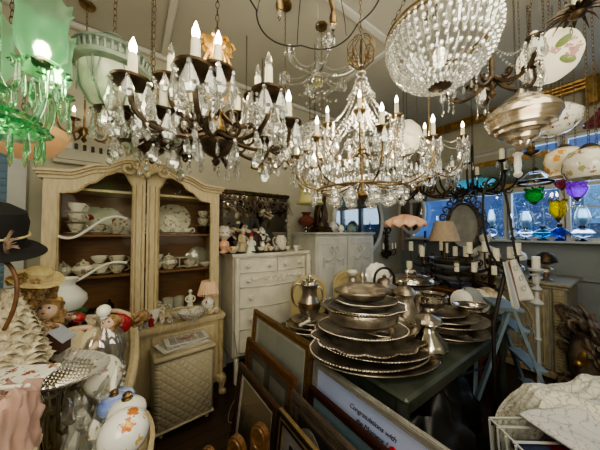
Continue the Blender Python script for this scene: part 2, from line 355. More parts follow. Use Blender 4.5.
def bez(p0, p1, p2, p3, n=10):
    p0, p1, p2, p3 = map(Vector, (p0, p1, p2, p3))
    return [p0*(1-t)**3+p1*3*t*(1-t)**2+p2*3*t*t*(1-t)+p3*t**3 for t in [i/n for i in range(n+1)]]
def spiral(c, r0, r1, turns, ux, uz, n=16, a0=0):
    c = Vector(c); ux = Vector(ux); uz = Vector(uz)
    return [c+(ux*cos(a0+2*pi*turns*i/n)+uz*sin(a0+2*pi*turns*i/n))*(r0+(r1-r0)*i/n) for i in range(n+1)]

# ---------------------------------------------------------------- the room
WA, WB, CH = 2.86, 4.56, 3.40; X0, Y0 = -1.5, -1.9
struct(MB().box(((X0+WB)/2, (Y0+WA)/2, -.05), (WB-X0+.4, WA-Y0+.4, .1)).build('floor', M['floor'], smooth=0))
struct(MB().box(((X0+WB)/2, (Y0+WA)/2, CH+.05), (WB-X0+.4, WA-Y0+.4, .1)).build('ceiling', M['ceil'], smooth=0))
struct(MB().box(((X0+WB)/2, WA+.06, CH/2), (WB-X0+.24, .12, CH)).build('wall_left', M['wall'], smooth=0))
struct(MB().box((X0-.06, (Y0+WA)/2, CH/2), (.12, WA-Y0, CH)).build('wall_rear', M['wall'], smooth=0))
struct(MB().box(((X0+WB)/2, Y0-.06, CH/2), (WB-X0+.24, .12, CH)).build('wall_back', M['wall'], smooth=0))
# window wall: solid below the sill and above the upper panes, piers at the ends
w = MB(); yA, yB = -1.0, 2.62; zs, zr0, zr1, zt = 1.41, 2.10, 2.20, 2.78
w.box((WB+.06, (Y0+WA)/2, zs/2), (.12, WA-Y0, zs)); w.box((WB+.06, (Y0+WA)/2, (zt+CH)/2), (.12, WA-Y0, CH-zt))
w.box((WB+.06, (yB+WA)/2, (zs+zt)/2), (.12, WA-yB, zt-zs)); w.box((WB+.06, (Y0+yA)/2, (zs+zt)/2), (.12, yA-Y0, zt-zs))
struct(w.build('wall_right', M['wallb'], smooth=0))
struct(MB().box((WB-.012, (Y0+WA)/2, (zt+CH)/2+.01), (.02, WA-Y0-.02, CH-zt-.02)).build('trim_9', M['wall'], smooth=0))
struct(MB().box((WB-.06, (yA+yB)/2, zs+.012), (.20, yB-yA+.1, .03), bev=.006).build('trim_1', M['trimw']))          # sill shelf
struct(MB().box((WB-.03, (yA+yB)/2, (zr0+zr1)/2), (.10, yB-yA, .07), bev=.006).build('trim_2', M['trimw']))
struct(MB().box((WB-.02, (Y0+WA)/2, .97), (.03, WA-Y0-.02, .05), bev=.006).build('trim_3', M['wallb']))
struct(MB().box((WB-.02, (Y0+WA)/2, 2.82), (.05, WA-Y0-.02, .07), bev=.006).build('trim_4', M['wall']))
struct(MB().box((WB-.015, 1.80, 2.50), (.03, 1.70, .60)).build('trim_10', M['wall'], smooth=0))
for i, (a, b) in enumerate(((yA, -.22), (-.22, .55), (.55, 1.12), (1.12, 1.74), (1.74, yB))):
    f = MB()
    for yy in (a+.02, b-.02): f.box((WB+.0, yy, (zs+zt)/2), (.09, .05, zt-zs))
    f.box((WB, (a+b)/2, zs+.045), (.07, b-a, .04)); f.box((WB, (a+b)/2, zt-.02), (.07, b-a, .04))
    if i == 1: f.box((WB, (a+b)/2, 1.86), (.04, b-a, .02))
    wo = struct(f.build('window_%d' % (i+1), M['trimw'])); MB().box((WB+.05, (a+b)/2, (zs+zt)/2), (.006, b-a, zt-zs)).build('pane', M['pane'], wo, 0)
struct(MB().box(((X0+WB)/2, WA-.012, .07), (WB-X0-.1, .02, .14), bev=.004).build('baseboard_left', M['trimw']))
struct(MB().box((WB-.012, (Y0+WA)/2, .07), (.02, WA-Y0-.1, .14), bev=.004).build('baseboard_right', M['wallb']))
# ceiling battens and wall cornice
struct(MB().box(((X0+WB)/2, WA-.03, CH-.03), (WB-X0-.05, .05, .05), bev=.01).build('trim_5', M['batten']))
struct(MB().box((2.0, 1.36, CH-.014), (5.0, .06, .026), bev=.006).build('trim_6', M['batten']))
struct(MB().box((2.1, 2.1, CH-.014), (.06, 1.45, .026), bev=.006).build('trim_7', M['batten']))
struct(MB().box((.25, 0.6, CH-.014), (.06, 4.4, .026), bev=.006).build('trim_8', M['batten']))
# outside, beyond the window wall
ow = MB()
ow.box((WB+1.6, .6, 2.0), (.05, 7, 3.9))
for k in range(16): ow.box((WB+1.57, .6, .55+k*.2), (.012, 7, .012))
o = ow.build('neighbour_wall', mat('blue_siding', (.13, .21, .38), (.18, .28, .46), 1.2, .7), smooth=0); tag(o, 'blue painted clapboard wall of the building beyond the windows', 'building')
tag(MB().box((WB+.9, .6, -.03), (1.6, 7, .04)).build('pavement', mat('paving', (.2, .2, .2), rough=.9), smooth=0), None, None, kind='structure')
tag(MB().box((WB+1.535, .05, 2.0), (.05, .95, .62)).build('billboard', mat('pale_blue_panel', (.35, .62, .85), rough=.6, ems=.12, emc=(.3, .6, .9, 1)), smooth=0), 'pale blue panel on the wall outside the right window', 'panel')
sh = MB(); random.seed(3)
for i in range(420):
    a = random.uniform(.2, 1.5); z = random.uniform(1.35, 2.1)
    p = Vector((WB+random.uniform(.35, .9), a, z)); d = Vector((random.uniform(-1, 1), random.uniform(-1, 1), random.uniform(-1, 1))).normalized()*.03; e = d.orthogonal().normalized()*.012
    sh.add([p-d, p+e, p+d, p-e], [(0, 1, 2, 3)])
for i in range(9): sh.tube(bez((WB+.6, .85, .0), (WB+.5, .85+.1*i-.4, .6), (WB+.6, .3+.13*i, 1.2), (WB+.5, .2+.16*i, 2.0)), .006, 4)
tag(sh.build('shrub', mat('leaf_shine', (.45, .50, .52), rough=.3), smooth=0), 'glinting leafy shrub outside the window behind the oil lamps', 'shrub')
# louvred shutter window on the left wall
sw = MB(); sx0, sx1, z0, z1 = -1.25, -.735, .95, 2.18
for xx in (sx0, sx1): sw.box((xx, WA-.03, (z0+z1)/2), (.10, .05, z1-z0+.1))
sw.box(((sx0+sx1)/2, WA-.03, z1+.04), (sx1-sx0+.1, .05, .09)); sw.box(((sx0+sx1)/2, WA-.03, z0-.04), (sx1-sx0+.1, .05, .09))
wf = struct(sw.build('window_6', M['trimw'])); lv = MB()
for k in range(22):
    mx = Matrix.Translation(((sx0+sx1)/2, WA-.035, z0+.03+k*(z1-z0-.05)/21)) @ Matrix.Rotation(rad(-55), 4, 'X'); lv.box((0, 0, 0), (sx1-sx0-.1, .055, .006), mx)
lv.build('shutter', M['shutter'], wf, 0)
# electric panel with breakers
p = at(92, 152, y=WA-.03); ep = thing('electric_panel', 'painted metal breaker panel on the wall above the cream cabinet', 'electric panel', (p.x, WA-.03, p.z))
MB().box((0, 0, 0), (.50, .05, .27), bev=.008).box((0, -.028, 0), (.44, .012, .20), bev=.004).build('cover', M['panel'], ep)
MB().box((-.16, -.037, .02), (.07, .008, .06)).build('latch_plate', M['greyw'], ep)
for k in range(6): MB().box((-.10+k*.055, -.038, .02-.003*k), (.022, .014, .05), bev=.003).build('breaker', M['blackp'], ep)
# gilded curtain cornice up on the window wall
p = at(515, 106, x=WB-.12)
gy0, gy1 = at(592, 88, x=WB-.12).y, at(432, 122, x=WB-.12).y
gc = thing('gilded_cornice', 'long carved gilt cornice running high along the window wall', 'cornice', (WB-.1, (gy0+gy1)/2, p.z))
g = MB(); L = gy1-gy0
for k, (dx, dz, r) in enumerate(((-.02, .05, .03), (-.03, 0, .022), (-.02, -.045, .028), (.02, 0, .05))): g.tube([(dx, -L/2, dz), (dx, L/2, dz)], r, 8)
g.build('moulding', M['gilt'], gc); g = MB()
for k in range(26):
    yy = L*.02+k*L*.48/26; g.tube(spiral((-.05, yy, .03*(-1)**k), .045, .008, 1.3, (0, 1, 0), (0, 0, 1), 12, k), .009, 5)
g.build('carved_scrolls', M['gilt'], gc); MB().box((-.01, -L/2, -.09), (.08, .12, .38), bev=.02).build('end_block', M['gilt'], gc)

# ---------------------------------------------------------------- world and lights
W = bpy.data.worlds.new('world'); SC.world = W; W.use_nodes = True
W.node_tree.nodes['Background'].inputs[0].default_value = (.42, .62, 1.0, 1); W.node_tree.nodes['Background'].inputs[1].default_value = 1.6
# ================================================================ furniture
def interp(pts, n):
    """resample a polyline to n+1 points evenly in x"""
    out = []
    for i in range(n+1):
        x = pts[0][0]+(pts[-1][0]-pts[0][0])*i/n
        for a, b in zip(pts, pts[1:]):
            if a[0] <= x <= b[0]+1e-9:
                t = (x-a[0])/max(1e-9, b[0]-a[0]); t = t*t*(3-2*t); out.append((x, a[1]+(b[1]-a[1])*t)); break
    return out
# ---- cream vitrine cabinet
cab = thing('display_cabinet', 'tall distressed cream china cabinet with arched glazed top against the wall', 'cabinet', (.105, WA-.015, 0))
def topz(x):   # cornice line
    a = abs(x); pts = [(0, 2.13), (.12, 2.135), (.3, 2.06), (.5, 1.985), (.70, 1.975)]
    for p, q in zip(pts, pts[1:]):
        if p[0] <= a <= q[0]: t = (a-p[0])/(q[0]-p[0]); t = t*t*(3-2*t); return p[1]+(q[1]-p[1])*t
    return pts[-1][1]
m = MB(); YF = -.36                                             # upper carcass
for sx in (-1, 1): m.box((sx*.60, YF/2-.01, 1.36), (.03, -YF-.03, 1.20))
m.box((0, YF/2, 1.885), (1.19, -YF-.06, .02)).box((0, YF/2, .40), (1.2, -YF-.1, .6))
m.build('carcass', M['cream'], cab, 0)
MB().box((0, -.012, 1.42), (1.18, .02, 1.26)).build('back_panel', M['shelfw'], cab, 0)
for z in (1.52, 1.187):
    MB().box((0, -.175, z), (1.165, .31, .022), bev=.004).build('shelf', M['shelfw'], cab, 0)
for side in (-1, 1):                                            # glazed doors
    xo, xi = .625*side, .005*side
    n = 24; xs = [xo+(xi-xo)*i/n for i in range(n+1)]
    outer = [(x, topz(x)-.03) for x in xs]
    ix = [(.625-.085)*side+((.095-(.625-.085))*side)*i/n for i in range(n+1)]
    def iz(x):
        a = abs(x); pts = [(.09, 1.93), (.16, 2.04), (.22, 2.045), (.36, 1.93), (.46, 1.85), (.56, 1.835)]
        for p, q in zip(pts, pts[1:]):
            if p[0] <= a <= q[0]: t = (a-p[0])/(q[0]-p[0]); t = t*t*(3-2*t); return p[1]+(q[1]-p[1])*t
        return 1.93
    inner = [(x, min(iz(x), topz(x)-.06)) for x in ix]
    bo = [(xs[-1], .79), (xs[n//2], .79), (xs[0], .79)]; bi = [(ix[-1], .845), (ix[n//2], .845), (ix[0], .845)]
    dr = MB().ring(outer+bo, inner+bi, YF-.03, YF).build('door', M['cream'], cab, 30)
    s_ = MB(); s_.tube([(p[0], YF-.032, p[1]) for p in inner+bi], .008, 6, True)
    for k in (-1, 1): s_.tube([(side*(.048+k*.022), YF-.031, .86), (side*(.048+k*.022), YF-.031, 1.95)], .005, 5)
    s_.build('bead_moulding', M['creamd'], dr)
    MB().prism([(p[0], p[1]) for p in inner]+bi, YF-.018, YF-.014).build('glass_pane', M['cabglass'], dr, 0)
    kh = MB(); kh.beads([(side*.03, YF-.034, 1.28+.012*j) for j in range(14)], .006).build('carved_beading', M['creamd'], dr)
m = MB()                                                        # cornice: three stepped mouldings
for k, (pr, dz, h) in enumerate(((.045, .0, .03), (.065, .026, .02), (.085, .044, .018))):
    n = 44
    for i in range(n):
        x0 = -.625-pr*.5+(1.25+pr)*i/n; x1 = -.625-pr*.5+(1.25+pr)*(i+1)/n; z0_ = topz(x0)-.04+dz; z1_ = topz(x1)-.04+dz
        m.add([(x0, YF-pr, z0_), (x1, YF-pr, z1_), (x1, YF-pr, z1_+h), (x0, YF-pr, z0_+h), (x0, -.02, z0_), (x1, -.02, z1_), (x1, -.02, z1_+h), (x0, -.02, z0_+h)],
              [(0, 1, 2, 3), (3, 2, 6, 7), (0, 4, 5, 1), (1, 5, 6, 2), (0, 3, 7, 4), (4, 7, 6, 5)])
m.build('cornice', M['cream'], cab, 30)
m = MB()                                                        # carved shell crest
for k in range(9):
    a = rad(-80+20*k); m.tube(bez((0, YF-.09, 2.03), (.05*sin(a), YF-.12, 2.06+.02*cos(a)), (.08*sin(a), YF-.125, 2.06+.06*cos(a)), (.10*sin(a), YF-.10, 2.07+.11*cos(a)), 6), [.008, .010, .012, .014, .015, .014, .007], 6)
for s in (-1, 1): m.tube(spiral((s*.13, YF-.09, 2.07), .055, .01, 1.2, (s, 0, 0), (0, 0, 1), 14, 2), [.014]*8+[.012]*7, 6)
m.ball((0, YF-.10, 2.03), .028)
m.build('crest', M['cream'], cab)
YL = -.49                                                       # lower chest
ct = MB()
def serp(x, y0, amp=.03): return y0-amp*cos(x*pi/.7)*(.5)
n = 30; poly = [(-.66, -.01)]+[(-.66+1.32*i/n, serp(-.66+1.32*i/n, YL-.03)) for i in range(n+1)]+[(.66, -.01)]
ct.prism(poly, .735, .765, axis='z'); poly2 = [(p[0]*.985, p[1]*.985) for p in poly]; ct.prism(poly2, .715, .735, axis='z')
ct.build('counter_top', M['cream'], cab, 30)
m = MB().box((0, -.24, .42), (1.27, .46, .58), bev=.01)
m.build('chest_body', M['cream'], cab, 30)
for s in (-1, 1):
    d = MB().box((s*.31, -.478, .42), (.52, .026, .50), bev=.008).build('door', M['cream'], cab, 30)
    q = MB(); arch = [(-.21, .22), (-.21, .54)]+[(-.21+.42*i/12, .54+.07*sin(pi*i/12)) for i in range(1, 12)]+[(.21, .54), (.21, .22)]
    q.tube([(s*.31+p[0], -.494, p[1]) for p in arch], .010, 6, True); q.build('panel_moulding', M['creamd'], d)
    q = MB()
    for k in range(5): a = rad(-60+30*k); q.tube([(s*.31, -.50, .60), (s*.31+.05*sin(a), -.51, .60+.05*cos(a))], [.006, .012], 5)
    q.build('carved_shell', M['creamd'], d)
    MB().lathe([(0, 0), (.012, 0), (.006, -.014), (.016, -.024), (0, -.032)], 10, mx=Matrix.Translation((s*.06, -.492, .42)) @ Matrix.Rotation(-pi/2, 4, 'X').inverted()).build('knob', M['brass'], d)
for s in (-1, 1):
    pil = MB().box((s*.625, -.462, .44), (.05, .05, .54), bev=.012); pil.build('corner_post', M['creamd'], cab, 30)
    lg = MB().tube(bez((s*.61, -.45, .16), (s*.67, -.52, .12), (s*.60, -.47, .05), (s*.64, -.50, .012), 10), [.045, .05, .05, .042, .034, .028, .024, .024, .028, .03, .022], 8); lg.ball((s*.645, -.505, .028), .03, n=8); lg.build('foot', M['creamd'], cab)
    MB().tube(bez((s*.6, -.06, .15), (s*.62, -.05, .1), (s*.60, -.06, .05), (s*.61, -.05, .0), 6), [.04, .035, .03, .025, .022, .022, .025], 8).build('foot', M['creamd'], cab)
m = MB().prism([(-.60, .17), (-.60, .12)]+[(-.60+1.2*i/16, .10+.04*abs(sin(pi*i/8))) for i in range(1, 16)]+[(.60, .12), (.60, .17)], -.475, -.45); m.build('apron', M['creamd'], cab, 30)

# ---- hamper with newspapers
hb = at(158, 438, z=0); ha = Vector((.18, 2.03, 0)); hp = thing('laundry_hamper', 'cream quilted vinyl laundry hamper in front of the cabinet', 'hamper', (.375, 2.225, 0), rad(4))
m = MB().box((0, 0, .305), (.44, .25, .53), bev=.03); m.build('body', M['quilted'], hp, 50)
MB().box((0, 0, .585), (.46, .27, .04), bev=.014).box((0, 0, .612), (.40, .21, .02), bev=.008).build('lid', M['hamper'], hp, 50)
MB().box((0, 0, .045), (.445, .255, .02), bev=.008).build('base_band', M['hamper'], hp, 50)
for sx in (-1, 1):
    for sy in (-1, 1): MB().lathe([(.0, 0), (.014, 0), (.018, .02), (.018, .037), (0, .037)], 10, (sx*.17, sy*.09, 0)).build('foot', M['hamper'], hp)
news = None
mh = Matrix.Translation((.375, 2.225, 0)) @ Matrix.Rotation(rad(4), 4, 'Z')
for k, (dx, dy, rz, w_, l_, lab) in enumerate(((0, 0, 4, .34, .20, 'bottom newspaper of the pile on the cream hamper'), (-.03, -.01, 12, .32, .19, 'middle newspaper of the pile on the cream hamper'), (.03, .01, -3, .32, .17, 'topmost newspaper on the cream hamper, with a faded picture'), )):
    p = mh @ Vector((dx, dy, .623+.011*k)); t = thing('newspaper', lab, 'newspaper', p, rad(4+rz), 'newspapers on the hamper')
    q = MB()
    for j in range(4): q.box((.002*j*(-1)**j, .002*j, .0012+.0024*j), (w_, l_-.003*j, .0021))
    q.build('sheets', M['paper'], t, 0)
    q = MB()
    for r in range(14):
        for c_ in range(5):
            if k == 2 and 4 < r < 11 and 1 < c_ < 4: continue
            q.box((-w_/2+.03+c_*(w_-.05)/5+.02, -l_/2+.012+r*(l_-.02)/14, .0101), ((w_-.05)/5-.006, .0035, .0006))
    q.build('newsprint_columns', mat('ink', (.12, .12, .12), rough=.9), t, 0)
    if k == 2: MB().box((.0, .005, .0104), (.12, .06, .0008)).build('printed_picture', mat('faded_red', (.30, .14, .10), (.4, .3, .25), 40, .9), t, 0)

# ---- tall cream dresser with serpentine drawers
dz = thing('dresser', 'tall cream dresser with bow front drawers and carved scrolls', 'dresser', (1.36, WA-.015, 0))
DW = .96
def bow(x): return -.43-.035*cos(x*2*pi/DW*1.0)*(1 if abs(x) < .5 else 1)
def bowbox(mb, x0, x1, z0, z1, off, yb=-.02, n=16):
    poly = [(x0, yb)]+[(x0+(x1-x0)*i/n, bow(x0+(x1-x0)*i/n)-off) for i in range(n+1)]+[(x1, yb)]; mb.prism(poly, z0, z1, axis='z')
m = MB(); bowbox(m, -DW/2, DW/2, .24, 1.285, -.02); m.build('carcass', M['white'], dz, 30)
m = MB(); bowbox(m, -DW/2-.02, DW/2+.02, 1.29, 1.32, .025); bowbox(m, -DW/2-.008, DW/2+.008, 1.275, 1.29, .01); m.build('top', M['white'], dz, 30)
knob = MB().lathe([(0, 0), (.030, 0), (.032, .006), (.013, .010), (.013, .018), (.022, .028), (.017, .038), (0, .042)], 12, mx=Matrix.Rotation(pi/2, 4, 'X')).build('knob', M['white'], dz)
kfirst = True
def knob_at(par, x, z):
    global kfirst
    loc = (x, bow(x)-.014, z)
    if kfirst: knob.parent = par; knob.location = loc; kfirst = False
    else: copyobj(knob, par, loc)
for (x0, x1, z0, z1) in ((-.425, -.008, 1.12, 1.26), (.008, .425, 1.12, 1.26), (-.425, .425, .965, 1.105), (-.425, .425, .75, .95), (-.425, .425, .525, .735), (-.425, .425, .29, .51)):
    m = MB(); bowbox(m, x0, x1, z0, z1, .010, -.30); d = m.build('drawer', M['white'], dz, 30)
    e = MB(); pts = [(x0+(x1-x0)*i/12, 0, z0) for i in range(13)]+[(x1-(x1-x0)*i/12, 0, z1) for i in range(13)]
    e.tube([(p[0], bow(p[0])-.011, p[2]) for p in pts], .005, 5, True); e.build('edge_moulding', M['white'], d)
    if x1-x0 < .5:
        for f_ in (.22, .78): knob_at(d, x0+(x1-x0)*f_, (z0+z1)/2)
    elif z0 > .9:
        q = MB()
        for k in range(7):
            xx = -.12+.04*k; q.tube([(p.x, bow(p.x)-.013, p.z) for p in spiral((xx, 0, (z0+z1)/2+.01*(-1)**k), .028, .006, .9, (1, 0, 0), (0, 0, (-1)**k), 9)], .008, 5)
        for s in (-1, 1): q.tube([(p.x, bow(p.x)-.013, p.z) for p in bez((s*.14, 0, (z0+z1)/2), (s*.2, 0, z1), (s*.25, 0, z0), (s*.3, 0, z1-.03), 8)], [.009]*8+[.003], 5)
        q.build('carved_scroll', M['white'], d)
        for s in (-1, 1): knob_at(d, s*.33, (z0+z1)/2)
    else:
        for s in (-1, 1): knob_at(d, s*.30, (z0+z1)/2)
for s in (-1, 1):
    MB().box((s*(DW/2-.022), -.445, .78), (.05, .05, 1.0), bev=.012).build('corner_post', M['white'], dz, 30)
    for yy in (-.44, -.05): MB().box((s*(DW/2-.022), yy, .13), (.048, .045, .26), bev=.01).build('leg', M['white'], dz, 30)
q = MB()
for s in (-1, 1):
    for k in range(5): q.tube(spiral((s*(DW/2-.022), -.475, 1.2-.05*k), .018, .004, 1, (1, 0, 0), (0, 0, (-1)**k), 8), .005, 5)
q.build('carved_post_ornament', M['white'], dz)
# ---- wall mirror above the dresser
mr = thing('wall_mirror', 'large rectangular dark mirror with ornate top rail above the dresser', 'mirror', (1.325, WA-.02, 1.33))
MB().box((0, -.008, .35), (.90, .006, .68)).build('mirror_glass', M['mirror'], mr, 0)
fr = MB().box((0, -.02, .70), (.96, .04, .05), bev=.01).box((0, -.02, .012), (.96, .04, .03), bev=.01); fr.box((-.465, -.02, .35), (.04, .035, .70), bev=.008)
fr.build('frame', M['bronze'], mr, 30)
q = MB().box((.465, -.02, .35), (.028, .03, .66), bev=.006)
for k in range(26): q.ball((.465, -.042, .03+.026*k), .011, n=6, m=4)
q.build('beaded_edge', mat('white_beaded', (.62, .60, .54), (.3, .28, .24), 50, .5), mr)
q = MB(); random.seed(5)
for k in range(22): q.tube(spiral((-.44+.042*k, -.045, .705), .022, .004, 1.1, (1, 0, 0), (0, 0, (-1)**k), 9, k), .006, 5)
q.build('carved_rail', M['bronze'], mr)

# ---- pale armoire with garland doors
ar = thing('armoire', 'pale grey white armoire with garland carved doors beside the dresser', 'armoire', (2.41, WA-.04, 0)); AW = 1.09; AY = -.52
MB().box((0, AY/2, .80), (AW, -AY, 1.42), bev=.012).build('carcass', M['greyw'], ar, 30)
MB().box((0, AY/2-.01, 1.53), (AW+.05, -AY+.05, .03), bev=.01).box((0, AY/2, 1.51), (AW+.02, -AY+.02, .02)).build('top', M['greyw'], ar, 30)
MB().box((0, AY/2, .05), (AW+.02, -AY+.02, .10), bev=.01).build('plinth', M['greyw'], ar, 30)
for (x0, x1) in ((-.535, -.02), (-.01, .53)):
    d = MB().box(((x0+x1)/2, AY-.012, .80), (x1-x0-.01, .024, 1.36), bev=.006).build('door', M['greyw'], ar, 30)
    c_ = (x0+x1)/2; q = MB()
    for zz in (.2, 1.40): q.tube([(x0+.05, AY-.026, zz), (x1-.05, AY-.026, zz)], .006, 5)
    for xx in (x0+.05, x1-.05): q.tube([(xx, AY-.026, .2), (xx, AY-.026, 1.40)], .006, 5)
    q.build('panel_moulding', M['greyw'], d)
    q = MB()
    for k in range(16): q.ball((c_+.006*(-1)**k, AY-.032, 1.30-.028*k), .021-.0005*k, n=6, m=4)
    for s in (-1, 1):
        q.tube(bez((c_, AY-.03, 1.32), (c_+s*.05, AY-.035, 1.42), (c_+s*.11, AY-.035, 1.34), (c_+s*.03, AY-.03, 1.28), 8), .013, 5)
        for k in range(9): a = k/8; q.ball((c_+s*(.02+.15*a), AY-.03, 1.25-.05*sin(a*pi)-.03*a), .017, n=6, m=4)
        for k in range(5): q.ball((c_+s*.17, AY-.03, 1.22-.025*k), .015, n=6, m=4)
    q.build('carved_garland', M['trimw'], d)
    MB().ball(((x1-.03) if x0 < -.3 else x0+.03, AY-.04, .8), .014).build('knob', M['brass'], d)

# ---- oval mirrors
def oval_mirror(label, loc, rz, a, b, w_, mm):
    t = thing('oval_mirror', label, 'mirror', loc, rz)
    MB().lathe([(0, 0), (a, 0), (a, .008), (0, .008)], 40, sy=b/a, mx=Matrix.Rotation(pi/2, 4, 'X')).build('mirror_glass', M['mirror'], t, 30)
    MB().tube([(a*cos(k*pi/24), -.02, b*sin(k*pi/24)) for k in range(48)], w_, 8, True).build('frame', mm, t)
    MB().tube([((a-w_)*cos(k*pi/24), -.028, (b-w_)*sin(k*pi/24)) for k in range(48)], w_*.3, 6, True).build('inner_bead', mm, t)
    return t
p = at(357, 200, y=WA-.03); oval_mirror('big oval mirror in pale frame behind the armoire', (p.x+.05, WA-.03, 1.75), 0, .62, .62, .035, M['greyw'])
p = at(410, 188, x=WB-.05); oval_mirror('oval mirror in pale frame between the corner and the windows', (WB-.03, p.y-.02, 1.95), -pi/2, .26, .42, .03, M['greyw'])

# ---- gilt wall sconce
p = at(387, 262, y=WA-.06); sc = thing('wall_sconce', 'ornate dark bronze wall sconce with ribbon bow and candle arms', 'sconce', (p.x, WA-.02, 1.05))
q = MB()
for s in (-1, 1):
    q.tube(spiral((s*.07, -.03, .52), .075, .035, 1.0, (s, 0, 0), (0, 0, 1), 14), .017, 6); q.tube(bez((0, -.03, .45), (s*.05, -.03, .35), (s*.07, -.03, .3), (s*.04, -.03, .26), 6), .012, 5)
    q.tube(spiral((s*.07, -.03, .08), .07, .015, 1.5, (s, 0, 0), (0, 0, 1), 16), .016, 6)
q.tube([(0, -.03, .0), (0, -.04, .2), (0, -.03, .5), (0, -.03, .60)], [.02, .035, .025, .012], 8); q.ball((0, -.04, .02), .03)
for k in range(8): q.ball((.02*(-1)**k, -.055, .12+.05*k), .022, n=6, m=4)
q.build('backplate', M['bronze'], sc)
for s in (-1, 0, 1):
    a = MB().tube(bez((0, -.04, .12), (s*.1, -.10-.03*(s == 0), .02), (s*.2, -.12, .05), (s*.19, -.10-.06*(s == 0), .17), 10), .009, 6).lathe([(0, 0), (.03, .012), (.034, .02), (0, .012)], 10, (s*.19, -.10-.06*(s == 0), .16)).build('arm', M['bronze'], sc)
    MB().lathe([(0, 0), (.014, 0), (.014, .11), (0, .115)], 10, (s*.19, -.10-.06*(s == 0), .18)).build('candle', M['candle'], a)

# ---- green table
gt = thing('table', 'green painted table crowded with silverware', 'table', (1.93, 1.26, 0)); TX, TY = .84, .60
MB().box((0, 0, .73), (2*TX, 2*TY, .035), bev=.014).build('tabletop', M['green'], gt, 30)
MB().box((0, TY-.06, .66), (2*TX-.16, .025, .10)).box((0, -TY+.06, .66), (2*TX-.16, .025, .10)).box((-TX+.06, 0, .66), (.025, 2*TY-.1, .10)).box((TX-.06, 0, .66), (.025, 2*TY-.1, .10)).build('apron', M['green'], gt, 30)
for sx in (-1, 1):
    for sy in (-1, 1): MB().lathe([(0, 0), (.018, 0), (.026, .05), (.02, .10), (.032, .25), (.022, .42), (.036, .50), (.034, .71), (0, .71)], 12, (sx*(TX-.07), sy*(TY-.07), 0)).build('leg', M['green'], gt)

# ---- blue painted folding ladder chair behind/under table, right
bc = thing('step_ladder', 'pale blue painted wooden step stool beside the green table', 'step ladder', (2.55, .70, 0), rad(35))
def bar(mb, a, b, w_=.045, t_=.022):
    a = Vector(a); b = Vector(b); d = (b-a); q = d.to_track_quat('Z', 'Y').to_matrix().to_4x4(); mb.box((0, 0, d.length/2), (w_, t_, d.length), Matrix.Translation(a) @ q)
for s in (-1, 1):
    m = MB(); bar(m, (s*.24, -.30, 0), (s*.17, -.03, .95)); m.build('side_rail', M['bluep'], bc, 0)
    m = MB(); bar(m, (s*.20, .30, 0), (s*.15, .0, .92), .035); m.build('rear_leg', M['bluep'], bc, 0)
for k in range(3): MB().box((0, -.25+.085*k, .25+.27*k), (.44-.05*k, .10, .022), bev=.004).build('step', M['bluep'], bc, 0)
MB().box((0, -.01, .95), (.38, .16, .025), bev=.004).build('top_step', M['bluep'], bc, 0)
m = MB(); bar(m, (-.19, .24, .2), (.17, .12, .5), .03, .012); bar(m, (.19, .24, .2), (-.17, .12, .5), .03, .012); m.build('brace', M['bluep'], bc, 0)

# ---- cream cabinet with dentil pillar by the window wall
cc = thing('side_cabinet', 'worn cream cabinet with toothed corner pilaster under the windows', 'cabinet', (4.02, .86, 0), -pi/2)  # local -y faces -x
CW = .82; MB().box((0, -.02, .50), (CW, .72, .94), bev=.01).build('carcass', M['creamg'], cc, 30)
MB().box((0, -.02, 1.00), (CW+.08, .80, .035), bev=.01).box((0, -.02, .965), (CW+.04, .76, .03), bev=.008).build('top', M['creamg'], cc, 30)
MB().box((0, -.02, .05), (CW+.04, .76, .07), bev=.008).build('plinth', M['creamd'], cc, 30)
for s in (-1, 1):
    pl = MB().box((s*(CW/2-.05), -.40, .52), (.09, .04, .86), bev=.006).build('pilaster', M['creamg'], cc, 30); q = MB()
    for k in range(26): q.box((s*(CW/2-.05), -.425, .13+.031*k), (.06, .02, .014))
    q.build('dentils', M['creamd'], pl, 0)
d = MB().box((0, -.39, .52), (CW-.24, .03, .84), bev=.006).build('door', M['creamg'], cc, 30)
q = MB()
for (a, b) in (((-.24, .15), (.24, .15)), ((.24, .15), (.24, .88)), ((.24, .88), (-.24, .88)), ((-.24, .88), (-.24, .15))): q.tube([(a[0], -.408, a[1]), (b[0], -.408, b[1])], .010, 5)
q.tube([(.16*cos(k*pi/12), -.408, .52+.26*sin(k*pi/12)) for k in range(24)], .010, 5, True); q.build('panel_moulding', M['creamd'], d)
q = MB().tube([Vector((.12, -.43, .45))+Vector((.06*cos(k), 0, .10*sin(k*1.3))) for k in range(14)], .004, 5); q.box((.10, -.43, .35), (.03, .02, .05)); q.build('hanging_cord', M['trimw'], d)

# ---- console behind the table on the right (holds candelabra, bowls and iron mirror)
cn = thing('console_table', 'dark wooden console table behind the silver stacks', 'table', (3.18, 1.42, 0))
MB().box((0, 0, .90), (.62, 1.05, .03), bev=.008).build('top', M['wood'], cn, 30); MB().box((0, 0, .83), (.54, .95, .10)).build('apron', M['wood'], cn, 0)
for sx in (-1, 1):
    for sy in (-1, 1): MB().lathe([(0, 0), (.02, 0), (.03, .1), (.02, .3), (.035, .6), (.03, .88), (0, .88)], 10, (sx*.25, sy*.45, 0)).build('leg', M['wood'], cn)
MB().box((0, 0, .22), (.5, .9, .02)).build('lower_shelf', M['wood'], cn, 0)

